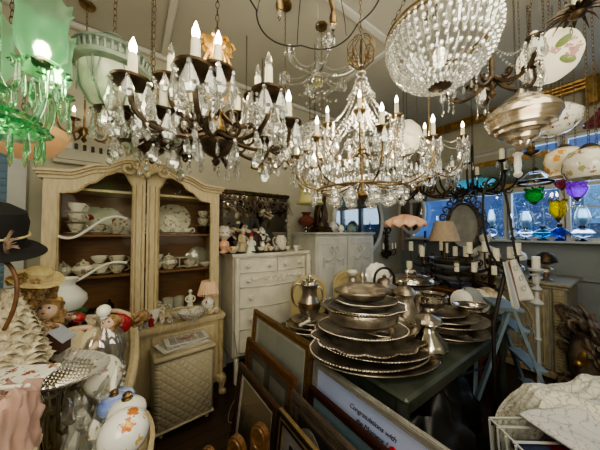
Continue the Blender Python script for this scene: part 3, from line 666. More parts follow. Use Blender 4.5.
# ---- cream arch-back chairs behind the table
def chair(label, loc, rz):
    t = thing('side_chair', label, 'chair', loc, rz)
    MB().box((0, 0, .45), (.42, .42, .035), bev=.012).build('seat', M['creamd'], t, 30)
    for sx in (-1, 1):
        for sy in (-1, 1): MB().tube([(sx*.18, sy*.18, .44), (sx*.19, sy*.19, 0)], [.022, .015], 8).build('leg', M['creamd'], t)
    pl = [(-.19, .60), (-.20, .92)]+[(-.20*cos(pi*i/12), .92+.17*sin(pi*i/12)) for i in range(1, 12)]+[(.20, .92), (.19, .60)]
    b = MB().prism(pl, .17, .195).build('backrest', mat('ochre_cream', (.62, .53, .27), (.55, .45, .22), 8, .5), t, 30)
    for s in (-1, 1): MB().tube([(s*.17, .182, .44), (s*.175, .182, .64)], .016, 8).build('back_post', M['creamd'], t)
    q = MB().tube([(.17*cos(pi*i/14), .165, .92+.14*sin(pi*i/14)) for i in range(15)], .004, 5)
    for k in range(9): a = rad(35+13.5*k); q.tube(spiral((.12*cos(a), .165, .92+.09*sin(a)), .013, .005, 1, (1, 0, 0), (0, 0, 1), 7, k), .003, 4)
    q.build('painted_scrollwork', M['creamd'], b); return t
e = at(305, 275, y=2.02); chair('cream chair with arched painted back behind the silver pitcher', (e.x, 2.02-.18+.02, .03-.03), rad(-18))
e = at(343, 265, y=2.08); chair('cream arch-backed chair behind the covered dish, before the armoire', (e.x, 1.92, 0), rad(-32))

# ---- framed pictures leaning in two rows
def framed(label, xy, w_, h_, fw, fm, pm, lean=9, inner=None, matw=0, glassy=True, rz=-pi/2, cat='picture', name='framed_picture', bot=None):
    t = thing(name, label, cat, (xy[0], xy[1], 0)); t.rotation_euler = (-rad(lean), 0, rz)
    o = [(-w_/2, 0), (w_/2, 0), (w_/2, h_), (-w_/2, h_)]; i_ = [(-w_/2+fw, fw), (w_/2-fw, fw), (w_/2-fw, h_-fw), (-w_/2+fw, h_-fw)]
    f = MB().ring(o, i_, -.022, .0)
    f.build('frame', fm, t, 30)
    def loop(d, y, r): return [(-w_/2+d, y, d), (w_/2-d, y, d), (w_/2-d, y, h_-d), (-w_/2+d, y, h_-d)]
    q = MB().ring([(p[0], p[2]) for p in loop(.004, 0, 0)], [(p[0], p[2]) for p in loop(.004+fw*.3, 0, 0)], -.030, -.02)
    q.build('raised_edge', inner or fm, t, 30)
    q = MB().ring([(p[0], p[2]) for p in loop(fw*.82, 0, 0)], [(p[0], p[2]) for p in loop(fw*1.0, 0, 0)], -.027, -.02); q.build('inner_slip', inner or fm, t, 30)
    g_ = fw-.004
    if matw:
        a = loop(g_, 0, 0); b = loop(fw+matw, 0, 0); MB().ring([(p[0], p[2]) for p in a], [(p[0], p[2]) for p in b], -.012, -.008).build('mount', M['paper'], t, 0)
        g2 = fw+matw-.003
    else: g2 = g_
    pic = MB().box((0, -.005, h_/2), (w_-2*g2, .004, h_-2*g2)).build('picture', pm, t, 0)
    if glassy: MB().box((0, -.0155, h_/2), (w_-2*g_, .002, h_-2*g_)).build('glass', M['picglass'], t, 0)
    return t, pic
sea = painting('seascape', (.46, .49, .44), (.13, .15, .13), .35, 8); gr = painting('grey_print', (.26, .25, .21), (.16, .16, .14), .3, 9)
f1, _ = framed('tall oak framed seascape print at the rear of the leaning frames', (.965, 1.76), .92, .79, .055, M['oak'], sea, 5, matw=.035, inner=M['gilt'])
f2, pc = framed('brown wood frame holding two pale print panels, second from the rear', (.80, 1.62), .74, .64, .065, M['wood'], mat('dark_mount', (.12, .12, .10), rough=.7), 6)
for k in (-1, 1): MB().box((k*.15, -.0085, .34), (.2, .003, .34)).build('print', gr, f2, 0)
f3, pc = framed('dark framed photograph print leaning low before the brown frame', (.665, 1.52), .60, .54, .05, M['dark'], painting('sepia_print', (.30, .24, .15), (.06, .05, .04), .15, 14), 7, matw=.03)
f4, pc = framed('gold framed print with grey mount, bottom centre', (.66, .88), .66, .55, .05, mat('gold_black_frame', (.36, .26, .13), (.25, .17, .08), 20, .35, .4), mat('grey_mount', (.22, .21, .22), (.26, .25, .25), 8, .7), 7, inner=M['blackp'])
q = MB().ring([(-.21, .13), (.21, .13), (.21, .43), (-.21, .43)], [(-.20, .14), (.20, .14), (.20, .42), (-.20, .42)], -.0125, -.009).build('mount_line', M['blackp'], f4, 0)
MB().box((0, -.0095, .28), (.40, .003, .28)).build('print', painting('pink_print', (.36, .30, .32), (.25, .21, .24), .3, 9), f4, 0)
f5, pc = framed('weathered dark wood frame with scalloped pale panels', (.765, .82), .86, .59, .075, M['barn'], mat('dark_board', (.03, .028, .03), rough=.7), 7, glassy=False)
for k in range(3):
    c_ = -.235+.235*k; pts = [(c_-.10, .10), (c_+.10, .10), (c_+.10, .42)]+[(c_+.10-.2*i/10, .42+.055*sin(pi*i/10)) for i in range(1, 10)]+[(c_-.10, .42)]
    MB().prism(pts, -.014, -.008).build('scalloped_panel', mat('pale_landscape', (.36, .36, .29), (.2, .22, .18), 7, .6), f5, 0)
f6, pc = framed('mahogany frame with blue grey picture leaning on the white painting', (.865, .80), .78, .615, .035, M['mahog'], mat('blue_grey_picture', (.16, .25, .31), (.22, .31, .36), 3, .4), 6)
lav = mat('lavender_canvas', (.42, .50, .80), (.55, .60, .88), 2, .6)
f7, pc = framed('large pale blue painting with script and red tulips in a silver-grey frame', (.965, .835), .86, .71, .035, mat('silver_grey_wood', (.30, .29, .26), (.2, .19, .17), 16, .5, stretch=(1, 6, 6)), lav, 5, glassy=False)
for ln, (tx, tz) in (('Congratulations with', (-.12, .585)), ('the Moment ?', (-.07, .535))):
    cu = bpy.data.curves.new('handwriting', 'FONT'); cu.body = ln; cu.size = .037; cu.shear = .4; cu.extrude = .0006; cu.space_character = .92; cu.materials.append(M['blackp'])
    o_ = bpy.data.objects.new('writing_source', cu); COL.objects.link(o_); me_ = bpy.data.meshes.new_from_object(o_); bpy.data.objects.remove(o_)
    o = bpy.data.objects.new('handwriting', me_); COL.objects.link(o); o.parent = f7; o.location = (tx, -.009, tz); o.rotation_euler = (pi/2, 0, 0)
for k, (tx, tz) in enumerate(((.16, .535), (.25, .52), (.31, .44))):
    q = MB().lathe([(0, -.035), (.026, -.02), (.03, .0), (.022, .02), (0, .032)], 12, (tx, -.012, tz), sy=.12); q.build('painted_tulip', mat('tulip_red', (.62, .03, .06), rough=.5), f7)
    MB().tube(bez((tx, -.01, tz-.03), (tx-.01, -.01, .4), (tx+.03, -.01, .3), (tx+.02, -.01, .08), 6), .003, 4).build('painted_stem', mat('stem_green', (.1, .2, .08), rough=.6), f7)
# wooden carved chair/rack with twin posts, bottom left of the frames
p = at(237, 430, d=1.22); wr = thing('carved_rack', 'low golden brown wooden rack with carved looped ends', 'rack', (p.x, p.y, 0), rad(-62))
gm = mat('golden_wood', (.20, .10, .04), (.11, .055, .02), 8, .35, stretch=(6, 1, 6))
for k, (dx, dy, h) in enumerate(((-.08, -.03, .50), (.0, .0, .56), (.06, .03, .61))):
    q = MB(); pl = [(-.055, 0), (-.05, h-.12)]+[(-.05*cos(pi*i/10), h-.08+.06*sin(pi*i/10)) for i in range(11)]+[(.05, h-.12), (.055, 0)]
    q.prism([(dx*1.6+a, b) for a, b in pl], dy*2-.014, dy*2+.014); sl = q.build('end_board', gm, wr, 30)
    MB().tube([(dx*1.6+.035*cos(a), dy*2-.018, h-.08+.05*sin(a)) for a in [k2*pi/8 for k2 in range(16)]], .007, 6, True).build('carved_loop', gm, sl)
MB().box((0, .0, .12), (.40, .20, .03)).build('shelf', gm, wr, 0)
# small gold frame corner, bottom centre
framed('small gilt frame at the very front of the leaning pictures', (.575, .92), .26, .44, .03, M['gilt'], M['f2'], 8)

# ---- white pole candle stand on the right
p = at(537, 300, d=2.2); ws = thing('candle_stand', 'tall white painted floor candlestick with ringed stem', 'candle stand', (p.x, p.y, 0)); ws.scale = (.9, .9, 1.12)
MB().lathe([(0, 0), (.13, 0), (.13, .02), (.05, .05), (.02, .09), (.017, .5), (.03, .52), (.017, .54), (.017, .78), (.05, .80), (.055, .81), (.02, .84), (.02, .9), (.045, .92), (.02, .95), (.018, 1.05), (.06, 1.07), (.065, 1.085), (.02, 1.09), (0, 1.09)], 16).build('stem', M['trimw'], ws)
for s in (-1, 1): MB().tube(bez((0, 0, .98), (s*.08, 0, .93), (s*.13, 0, .98), (s*.12, 0, 1.04), 8), .010, 6).lathe([(0, 0), (.03, .01), (.035, .02), (0, .012)], 10, (s*.12, 0, 1.03)).build('arm', M['trimw'], ws)
MB().lathe([(0, 1.085), (.034, 1.085), (.034, 1.18), (.028, 1.185), (0, 1.18)], 16).build('candle', M['china'], ws)
# ---- black iron arch stand
pa = at(507, 383, z=0); pt = at(484, 190, d=2.15); pr = at(512, 270, d=2.15)
ia = thing('iron_arch_stand', 'black iron plant stand with tall hooped top', 'stand', (2.12, .62, 0))
base = Vector((2.12, .62, 0)); 
P = lambda x_, y_, d_: at(x_, y_, d=d_)-base
MB().tube([Vector((0, 0, 0)), Vector((0, 0, .4)), Vector((0, 0, .9)), P(506, 268, 1.74)], .013, 8).lathe([(0, 0), (.14, 0), (.14, .012), (.03, .03), (0, .03)], 16).build('post', M['iron'], ia)
MB().tube(bez(P(506, 270, 1.74), P(488, 262, 1.77), P(482, 232, 1.8), P(483, 200, 1.8), 10)+bez(P(483, 200, 1.8), P(484, 168, 1.8), P(503, 168, 1.8), P(509, 212, 1.8), 14)[1:]+bez(P(509, 212, 1.8), P(513, 235, 1.8), P(514, 262, 1.78), P(526, 284, 1.76), 8)[1:], .008, 8).build('hoop', M['iron'], ia)
# striped tea towel over the post
tw = MB(); n1, n2 = 14, 18
a0, a1, a2, a3 = at(503, 262, d=1.70), at(516, 259, d=1.78), at(533, 297, d=1.74), at(512, 309, d=1.68)
for i in range(n1+1):
    for j in range(n2+1):
        u, v = i/n1, j/n2; q = a0*(1-u)*(1-v)+a1*u*(1-v)+a2*u*v+a3*(1-u)*v; tw.v.append(tuple(q-F2*(.022*sin(u*9)*(.3+v))))
tw.f = [(i*(n2+1)+j, (i+1)*(n2+1)+j, (i+1)*(n2+1)+j+1, i*(n2+1)+j+1) for i in range(n1) for j in range(n2)]
t = thing('tea_towel', 'white tea towel with red stripes hung on the iron stand', 'towel', a0)
MI = Matrix.Translation(-a0)
tw.v = [tuple(MI @ Vector(v)) for v in tw.v]; o = tw.build('cloth', M['china'], t); md = o.modifiers.new('s', 'SOLIDIFY'); md.thickness = .004
o.data.materials[0] = mat('towel_white', (.62, .60, .54), (.5, .48, .44), 14, .9)
for (u0, u1, nm, mm) in ((.28, .36, 'red_stripe', M['redc']), (.44, .50, 'red_stripe', M['redc']), (.04, .14, 'grey_stripe', M['greybl'])):
    s_ = MB()
    for j in range(n2+1):
        for u in (u0, u1):
            v = j/n2; q = a0*(1-u)*(1-v)+a1*u*(1-v)+a2*u*v+a3*(1-u)*v; s_.v.append(tuple(q-F2*(.022*sin(u*9)*(.3+v)+.005)-a0))
    s_.f = [(2*j, 2*j+1, 2*j+3, 2*j+2) for j in range(n2)]; s_.build(nm, mm, t)
s_ = MB()
for (u, v) in ((.7, .2), (.75, .45), (.72, .7)):
    q = a0*(1-u)*(1-v)+a1*u*(1-v)+a2*u*v+a3*(1-u)*v-F2*(.022*sin(u*9)*(.3+v)+.006)-a0
    s_.tube([q+R2*.014*cos(k)+Vector((0, 0, .018*sin(k))) for k in [kk*pi/5 for kk in range(10)]], .0025, 4, True)
s_.build('embroidered_ring', M['greybl'], t)
# striped pink scarf and blue stick by the corner
p = at(403, 240, y=WA-.10); q = MB()
q.prism([(0, 0), (.05, 0), (.16, -.42), (.0, -.45)], -.01, .01); o = q.build('striped_scarf', M['pinkstripe'], loc=(p.x, WA-.08, 1.62)); tag(o, 'pink and white striped scarf hanging below the peach shade', 'scarf')
a, b = at(425, 231, x=WB-.1), at(419, 263, x=WB-.15); t = thing('walking_stick', 'thin white stick with a blue tip leaning in the corner', 'stick', (b.x, b.y, 0))
MB().tube([(0, 0, 0), (a.x-b.x, a.y-b.y, a.z-.22)], .018, 8).build('shaft', M['trimw'], t); MB().tube([(a.x-b.x, a.y-b.y, a.z-.22), (a.x-b.x, a.y-b.y, a.z)], .020, 8).build('tip', M['blueobj'], t)

# ---- lace spread heap over a basket, bottom right
def heap(label, name, fn, mm, res=48, cat='cloth'):
    q = MB(); vs = []
    for i in range(res+1):
        for j in range(res+1): q.v.append(tuple(fn(i/res, j/res)))
    q.f = [(i*(res+1)+j, (i+1)*(res+1)+j, (i+1)*(res+1)+j+1, i*(res+1)+j+1) for i in range(res) for j in range(res)]
    o = q.build(name, mm); tag(o, label, cat); return o
from mathutils import noise
def spread(u, v):
    de = 1.12+.46*v+.26*max(0, 1-2.6*u)*(1-v); la = (.80-.06*v)*de+1.5*u
    z = .64+.03*min(1, u*3)-.02*v; z -= .34*max(0, .16-u)/.16*(1-.3*v); z -= .09*max(0, .2-v)/.2; z -= .25*max(0, v-.82)/.18
    nn = noise.noise(Vector((la*5, de*5, 0)))*.05+noise.noise(Vector((la*12, de*12, 3)))*.018
    z += nn+.022*sin(la*15+de*9+3*noise.noise(Vector((la*3, de*3, 1))))
    la += .05*max(0, .16-u)/.16*1.2+.012*sin(v*40); p = R2*la+F2*(de+.02*sin(u*32)+.02*noise.noise(Vector((u*9, 2, 0))))
    return Vector((p.x, p.y, z))
sp = heap('white crocheted lace bedspread heaped over the basket at lower right', 'lace_bedspread', spread, M['cloth'], 90); md = sp.modifiers.new('s', 'SOLIDIFY'); md.thickness = .012
def spread2(u, v):
    la = 1.14+.95*u+.10*(1-v)*(1-u); de = .66+.62*v
    z = .645+.02*u-.10*max(0, .3-u)+noise.noise(Vector((la*4, de*4, 7)))*.04+.015*sin(la*14+de*9)
    p = R2*la+F2*(de+.015*sin(u*20)); return Vector((p.x, p.y, z))
s2 = heap('pale quilted cloth with flower outlines below the lace bedspread', 'quilt', spread2, M['quilt'], 50); md = s2.modifiers.new('s', 'SOLIDIFY'); md.thickness = .012
bc_ = R2*1.38+F2*1.05; bk = thing('wire_basket', 'white wire basket of folded clothes under the lace bedspread', 'basket', (bc_.x, bc_.y, 0), math.atan2(R2.y, R2.x))
q = MB()
for k in range(15): x = -.34+.0486*k; q.tube([(x, -.26, .03), (x, -.30, .55)], .005, 5); q.tube([(x, .26, .03), (x, .28, .50)], .005, 5)
for k in range(11): y = -.26+.052*k; q.tube([(-.34, y, .03), (-.37, y, .55)], .006, 5); q.tube([(.34, y, .03), (.37, y, .5)], .006, 5)
for k in range(6): y = -.24+.09*k; q.tube([(-.37, y, .552), (-.1, y, .545)], .006, 5)
for z in (.03, .28, .55): q.tube([(-.36, -.29, z), (.36, -.29, z), (.36, .27, z), (-.36, .27, z)], .007, 5, True)
q.build('wire_frame', M['trimw'], bk)
for (nm, dx, mm, lab) in (('folded_shirt', -.10, M['redc'], 'red folded cloth in the wire basket'), ('folded_shirt', -.27, M['navy'], 'navy folded cloth in the wire basket')):
    q = MB(); c_ = bc_+R2*dx-F2*.02
    for j in range(8): q.box((0, 0, -.42+.055*j), (.165, .46-.01*j, .05), Matrix.Rotation(math.atan2(R2.y, R2.x), 4, 'Z'), bev=.02)
    tag(q.build(nm, mm, loc=(c_.x, c_.y, .545)), lab, 'cloth')
# ---- black bags under the table
def blob(name, label, c, r, sc_, mm, amp=.12, fr=4, cat='bag', res=28):
    q = MB(); q.ball((0, 0, 0), r, sc_, res, res//2)
    q.v = [tuple(Vector(v)*(1+amp*noise.noise(Vector(v)*fr+Vector(c)))+Vector((0, 0, 0))) for v in q.v]
    zmin = min(v[2] for v in q.v); q.v = [(v[0], v[1], max(v[2], -r*sc_[2]*.9)) for v in q.v]
    o = q.build(name, mm, loc=c, smooth=60); return tag(o, label, cat)
blob('plastic_bag', 'black plastic sack slumped under the front edge of the table', (1.50, .78, .25), .27, (1.1, .8, 1.0), M['black'], .35, 9)
blob('plastic_bag', 'black sack behind the lace bedspread under the table', (1.98, .92, .22), .25, (1.1, .9, .95), M['black'], .35, 9)
# dark trunk under table
tr = thing('storage_trunk', 'dark trunk stored beneath the green table', 'trunk', (2.1, 1.35, 0)); MB().box((0, 0, .2), (.6, .5, .40), bev=.02).build('body', M['dark'], tr, 30); MB().box((0, 0, .43), (.62, .52, .06), bev=.015).build('lid', M['dark'], tr, 30)
# ---- carved driftwood sculpture at right
p = at(590, 372, z=0); dw = thing('carved_sculpture', 'gnarled dark carved wood sculpture against the right wall', 'sculpture', (3.50, .27, 0)); dw.scale = (1.15, 1.15, 1.2); q = MB(); random.seed(11)
for k in range(90):
    a = random.uniform(0, 2*pi); r = random.uniform(.10, .19); z = random.uniform(.04, .64); c_ = Vector((r*cos(a), r*sin(a)*.8, z))
    q.tube(spiral(c_, random.uniform(.035, .08), .012, random.uniform(.8, 1.6), (cos(a), sin(a), .2), (-.2, .3, 1), 12, random.uniform(0, 6)), [.020*(1-i/16) for i in range(13)], 6)
q.ball((0, 0, .3), .18, (1, .8, 1.7), 12, 10); q.build('carving', M['root'], dw)
q = MB().ball((-.13, .03, .34), .05, (1, 1, 1.5), 12, 8).ball((-.15, .02, .45), .032, n=10).ball((-.15, .07, .30), .03).ball((-.14, -.03, .24), .035); q.build('gilt_cherub', M['gilt'], dw)
# power cord on floor and one across the cabinet front
tag(MB().tube(bez((.80, 2.2, .62), (.86, 2.16, .1), (.86, 2.0, -.01), (.72, 1.95, .006), 12)+bez((.72, 1.95, .006), (.6, 1.9, .006), (.75, 2.2, .006), (.95, 2.3, .006), 8), .005, 5).build('power_cord', M['wire']), 'thin pale cord hanging between cabinet and dresser to the floor', 'cord')
# ================================================================ hanging lights
def drop_mesh(h, w_, flat=.45, n=8):   # faceted pendeloque hanging from z=0 down to -h
    q = MB(); q.lathe([(0, 0), (w_*.18, -.02*h), (w_*.32, -.25*h), (w_*.5, -.58*h), (w_*.5, -.72*h), (w_*.3, -.92*h), (0, -h)][::-1], n, (0, 0, -.16*h), sy=flat)
    q.ball((0, 0, -.08*h), w_*.16, n=6, m=4); return q
def icicle_mesh(h, w_):
    q = MB(); q.lathe([(0, -h), (w_*.5, -.72*h), (w_*.42, -.3*h), (w_*.3, -.08*h), (0, 0)], 6, (0, 0, -.06*h)); q.ball((0, 0, -.03*h), w_*.35, n=6, m=4); return q
def ball_mesh(r):
    q = MB(); q.ball((0, 0, -r*1.3), r, n=12, m=8); q.ball((0, 0, -r*.12), r*.2, n=6, m=4); return q
TPL = {}
def pend(kind, parent, loc, sc=1, rz=0, name='crystal_drop', mm='crys'):
    key = (kind, mm)
    if key not in TPL:
        q = {'drop': lambda: drop_mesh(.055, .034), 'big': lambda: drop_mesh(.075, .048, .4, 10), 'ice': lambda: icicle_mesh(.06, .016), 'ball': lambda: ball_mesh(.022), 'orb': lambda: ball_mesh(.042), 'oct': lambda: ball_mesh(.008), 'prism': lambda: icicle_mesh(.08, .014)}[kind]()
        o = q.build(name, M[mm], parent, 0); TPL[key] = o; o.location = loc; o.rotation_euler = (0, 0, rz); o.scale = (sc,)*3; return o
    c = TPL[key].copy(); COL.objects.link(c); c.name = name; c.parent = parent; c.location = loc; c.rotation_euler = (0, 0, rz); c.scale = (sc,)*3; return c
CND = {}
def candle(parent, loc, h, r, lit=True, bulbs=True, key='c'):
    k = (round(h, 3), round(r, 4))
    if k not in CND:
        s = MB().lathe([(0, 0), (r, 0), (r*1.05, h*.3), (r, h*.9), (r*.9, h), (0, h)], 12).build('candle_sleeve', M['candle'], parent); CND[k] = s; s.location = loc
    else: copyobj(CND[k], parent, loc)
    if bulbs:
        kb = ('b', round(r, 4), lit)
        top = (loc[0], loc[1], loc[2]+h)
        if kb not in CND:
            b = MB().lathe([(0, 0), (r*.55, 0), (r*.85, r*1.2), (r*.8, r*2.0), (r*.35, r*3.4), (0, r*4.2)], 10).build('bulb', M['bulb' if lit else 'bulboff'], parent); CND[kb] = b; b.location = top
        else: copyobj(CND[kb], parent, top)
def chandelier(name, label, cat, c, R_, arms, mm, ztop, shaft, drop=.10, candle_h=.09, cr=.013, armr=.008, pan=.04, lit=None, rz=0, pends=('drop',), per=5, psc=1, tiers=None, panmat=None, cap=.95, strands=0, bulbs=True, curl=True, group=None, bottom=True, chain_len=True, kind_top='oct', sag=.45, strings=0):
    """c = underside of the hub; arms sweep out from the hub"""
    t = thing(name, label, cat, c, rz, group); npend = 0
    MB().lathe(shaft, 20).build('stem', mm, t); zt = max(p[1] for p in shaft)
    if chain_len:
        MB().chain((0, 0, zt-.005), (0, 0, CH-c[2]-.02), .014, .0024).lathe([(0, 0), (.05, .002), (.055, .02), (0, .02)], 16, (0, 0, CH-c[2]-.022)).build('chain', mm, t)
    tiers = tiers or [(R_, arms, 0, 0)]
    lit_idx = 0; stuff = MB()
    for (RR, na, zo, ph) in tiers:
        for k in range(na):
            a = 2*pi*(k+ph)/na; d = Vector((cos(a), sin(a), 0)); s = Vector((-sin(a), cos(a), 0)); zb = zo+.05; ze = zo+drop
            pts = bez(d*.02+Vector((0, 0, zb+.02)), d*RR*.45+Vector((0, 0, zb-drop*1.2*sag)), d*RR*1.12+Vector((0, 0, zb-drop*sag)), d*RR+Vector((0, 0, ze)), 14)
            A = MB().tube(pts, [armr*1.25]*3+[armr]*12, 7)
            if curl: A.tube(spiral(d*RR*.42+Vector((0, 0, zb+.01)), RR*.13, RR*.03, 1.2, d, (0, 0, 1), 12, pi), armr*.7, 5); A.tube(spiral(d*RR*.80+Vector((0, 0, zb-drop*.25)), RR*.09, RR*.02, 1.1, d, (0, 0, -1), 10, 0), armr*.6, 5)
            arm = A.build('arm', mm, t)
            e = d*RR+Vector((0, 0, ze))
            MB().lathe([(0, -.006), (pan*.4, -.004), (pan*.95, .010), (pan, .016), (pan*.85, .012), (pan*.3, .004), (0, .004)], 16, e).lathe([(0, .0), (cr*1.1, .004), (cr*1.3, .018), (cr*1.1, .024), (0, .024)], 12, e).build('drip_pan', panmat or mm, arm)
            L = (lit is None) or (lit_idx in lit); lit_idx += 1
            candle(arm, (e.x, e.y, e.z+.02), candle_h, cr, L, bulbs)
            for j in range(per):
                b = 2*pi*j/per+a; pl = e+Vector((cos(b), sin(b), 0))*pan*.95+Vector((0, 0, .008))
                if npend < 96: pend(pends[j % len(pends)], t, pl, psc*random.uniform(.85, 1.1), b+pi/2); npend += 1
            for j in range(strings):
                b = 2*pi*(j+.5)/strings; pl = e+Vector((cos(b), sin(b), 0))*pan*.9
                for i in range(7): stuff.lathe([(0, -.018), (.0075, -.008), (0, 0)], 5, pl-Vector((0, 0, .004+.018*i)), sy=.8)
                stuff.lathe([(0, -.045), (.012, -.03), (.010, -.012), (0, 0)], 6, pl-Vector((0, 0, .13)), sy=.6)
            if strands:
                top = Vector((0, 0, zt*.86)); n_ = strands
                stuff.beads([top.lerp(e+Vector((0, 0, .01)), i/n_)-Vector((0, 0, sin(pi*i/n_)*RR*.28)) for i in range(2, n_)], .006, 6, 4)
    if stuff.v: tag(stuff.build('bead_swags', M['crys'], t, 0), None, None, kind='stuff')
    return t
random.seed(21)
# -- the big bronze chandelier near the camera
cb = at(216, 153, d=.98)
big = chandelier('chandelier', 'big dark bronze chandelier with almond crystals and gold crown, nearest centre left', 'chandelier', cb, .31, 8, M['bronze'], CH,
    [(0, -.055), (.008, -.05), (.018, -.035), (.006, -.02), (.03, -.012), (.062, .01), (.075, .035), (.07, .045), (.03, .05), (.022, .07), (.035, .09), (.03, .12), (.018, .14), (.026, .17), (.016, .22), (.02, .30), (.012, .36), (.01, .44), (0, .45)],
    drop=.12, candle_h=.085, cr=.0135, armr=.0085, pan=.060, lit=(0, 2, 4, 5, 7, 9, 11), rz=rad(18), pends=('big', 'drop', 'big'), per=6, psc=1.25, tiers=[(.30, 8, .01, 0), (.17, 5, .10, .3)], curl=True, sag=.5, strings=3)
g = MB()
for k in range(8):
    a = 2*pi*k/8; d = Vector((cos(a), sin(a), 0))
    g.tube(bez(d*.02+Vector((0, 0, .22)), d*.09+Vector((0, 0, .26)), d*.07+Vector((0, 0, .36)), d*.03+Vector((0, 0, .43)), 8), .005, 5)
    g.tube(spiral(d*.045+Vector((0, 0, .44)), .028, .006, 1.2, d, (0, 0, 1), 10, 0), .007, 5)
g.lathe([(0, .40), (.02, .405), (.05, .43), (.055, .46), (.04, .47), (.01, .46), (0, .46)], 14, mod=lambda th, k: 1+.12*cos(8*th)); g.build('gold_crown', M['gilt'], big)
g = MB().lathe([(0, .085), (.034, .088), (.04, .10), (.03, .13), (.024, .15), (.032, .165), (.02, .18), (0, .18)], 14, mod=lambda th, k: 1+.08*cos(10*th)); g.build('gold_collar', M['gilt'], big)
for k in range(18):
    a = 2*pi*k/18; rr = (.075, .16, .22)[k % 3]; pend(('drop', 'big')[k % 2], big, (rr*cos(a), rr*sin(a), .035-.02*(k % 3)), 1.1, a)
# neighbouring bronze candelabra left, overlapping
cl = at(152, 152, d=.95)
chandelier('chandelier', 'dark bronze chandelier with white candle sleeves hanging left beside the lantern', 'chandelier', cl, .125, 4, M['bronze'], CH,
    [(0, -.05), (.012, -.04), (.004, -.03), (.025, -.01), (.05, .01), (.03, .03), (.015, .06), (.028, .08), (.012, .12), (.008, .3), (0, .3)],
    drop=.10, candle_h=.08, cr=.014, armr=.008, pan=.058, lit=(1,), rz=rad(12), pends=('big', 'drop'), per=7, psc=1.2, sag=.4, strings=2)
# -- small brass wall chandelier seen far left
cs = at(84, 137, d=1.9)
chandelier('chandelier', 'small brass chandelier with two lit candles near the lantern', 'chandelier', cs, .17, 4, M['brass'], CH,
    [(0, -.05), (.01, -.04), (.02, -.02), (.008, .0), (.02, .03), (.008, .08), (.006, .3), (0, .3)], drop=.17, candle_h=.05, cr=.013, pan=.045, armr=.008, rz=rad(30), per=4, pends=('ice',), psc=.7)
# -- central crystal chandelier
cc_ = at(362, 196, d=1.45)
mid = chandelier('crystal_chandelier', 'large crystal chandelier with lit candles and cut balls in the middle', 'chandelier', cc_, .42, 8, M['brass'], CH,
    [(0, -.02), (.02, -.015), (.035, 0), (.03, .015), (.010, .03), (.010, .25), (.028, .28), (.012, .31), (.010, .55), (.03, .58), (.018, .60), (.008, .62), (.008, .85), (0, .86)],
    drop=.20, candle_h=.065, cr=.0105, pan=.035, armr=.005, rz=rad(8), pends=('drop', 'ice', 'big'), per=5, psc=1.2, strands=26, tiers=[(.40, 8, .03, 0), (.22, 6, .20, .5)], curl=False, sag=.35, strings=4)
g = MB()
for k in range(10):
    a = 2*pi*k/10; d = Vector((cos(a), sin(a), 0)); g.tube(bez(d*.01+Vector((0, 0, .78)), d*.12+Vector((0, 0, .86)), d*.10+Vector((0, 0, .95)), d*.02+Vector((0, 0, .99)), 8), .003, 4); g.tube(spiral(d*.06+Vector((0, 0, .86)), .035, .01, 1.3, d, (0, 0, 1), 10, k), .003, 4)
g.build('wire_crown', M['brass'], mid)
for k in range(8):
    a = 2*pi*k/8+.2; pend('orb', mid, (.17*cos(a), .17*sin(a), .03), 1, a, name='crystal_ball')
for k in range(16):   # hanging cut balls round the lower ring
    a = 2*pi*k/16; rr = .26+.05*(k % 2); pend('ball', mid, (rr*cos(a), rr*sin(a), .025-.02*(k % 2)), 1.05, a, name='crystal_ball')
st = MB()
for k in range(14):
    a = 2*pi*k/14
    for (r0, z0_, r1, z1_, n_) in ((.02, .58, .26, .26, 16), (.26, .26, .30, .03, 10), (.03, .30, .20, .04, 10), (.015, .80, .09, .60, 8)):
        for i in range(n_):
            t_ = i/n_; st.ball(((r0+(r1-r0)*t_)*cos(a), (r0+(r1-r0)*t_)*sin(a), z0_+(z1_-z0_)*t_-.05*sin(pi*t_)), .0075, n=6, m=4)
tag(st.build('crystal_beads', M['crys'], mid, 0), None, None, kind='stuff')
MB().tube([(.27*cos(k*pi/20), .27*sin(k*pi/20), .03) for k in range(40)], .005, 6, True).build('lower_ring', M['brass'], mid)
st = MB()
for k in range(44):
    a = 2*pi*(k+.5)/44
    for (rr, zz, sc_) in ((.16, .10, 1), (.24, .17, 1.1), (.33, .13, 1.1), (.10, .33, .8)): 
        st.lathe([(0, -.05*sc_), (.010*sc_, -.035*sc_), (.009*sc_, -.01*sc_), (0, 0)], 6, (rr*cos(a), rr*sin(a), zz), sy=.7)
tag(st.build('small_icicles', M['crys'], mid, 0), None, None, kind='stuff')
# second crystal chandelier, right of centre and further off
c2 = at(430, 178, d=2.0)
ch2 = chandelier('crystal_chandelier', 'crystal chandelier with lit candles right of the middle one, before the gilt cornice', 'chandelier', c2, .27, 6, M['brass'], CH,
    [(0, -.02), (.03, 0), (.01, .02), (.01, .25), (.03, .28), (.01, .31), (.008, .5), (0, .5)], drop=.24, candle_h=.06, cr=.012, pan=.035, armr=.0045, rz=rad(20), pends=('drop', 'big', 'oct'), per=7, psc=1.35, strands=18, curl=False, sag=.3, strings=5)
for k in range(16): a = 2*pi*k/16; pend('ball', ch2, (.2*cos(a), .2*sin(a), .06), .95, a, name='crystal_ball')
c3 = at(322, 190, d=2.1)
ch3 = chandelier('crystal_chandelier', 'crystal chandelier with low lit candles hanging left behind the middle one', 'chandelier', c3, .24, 6, M['brass'], CH,
    [(0, -.02), (.03, 0), (.01, .02), (.01, .25), (.03, .28), (.01, .31), (.008, .5), (0, .5)], drop=.24, candle_h=.06, cr=.011, pan=.035, armr=.0045, rz=rad(5), pends=('drop', 'big'), per=7, psc=1.3, strands=18, curl=False, sag=.3, strings=5)
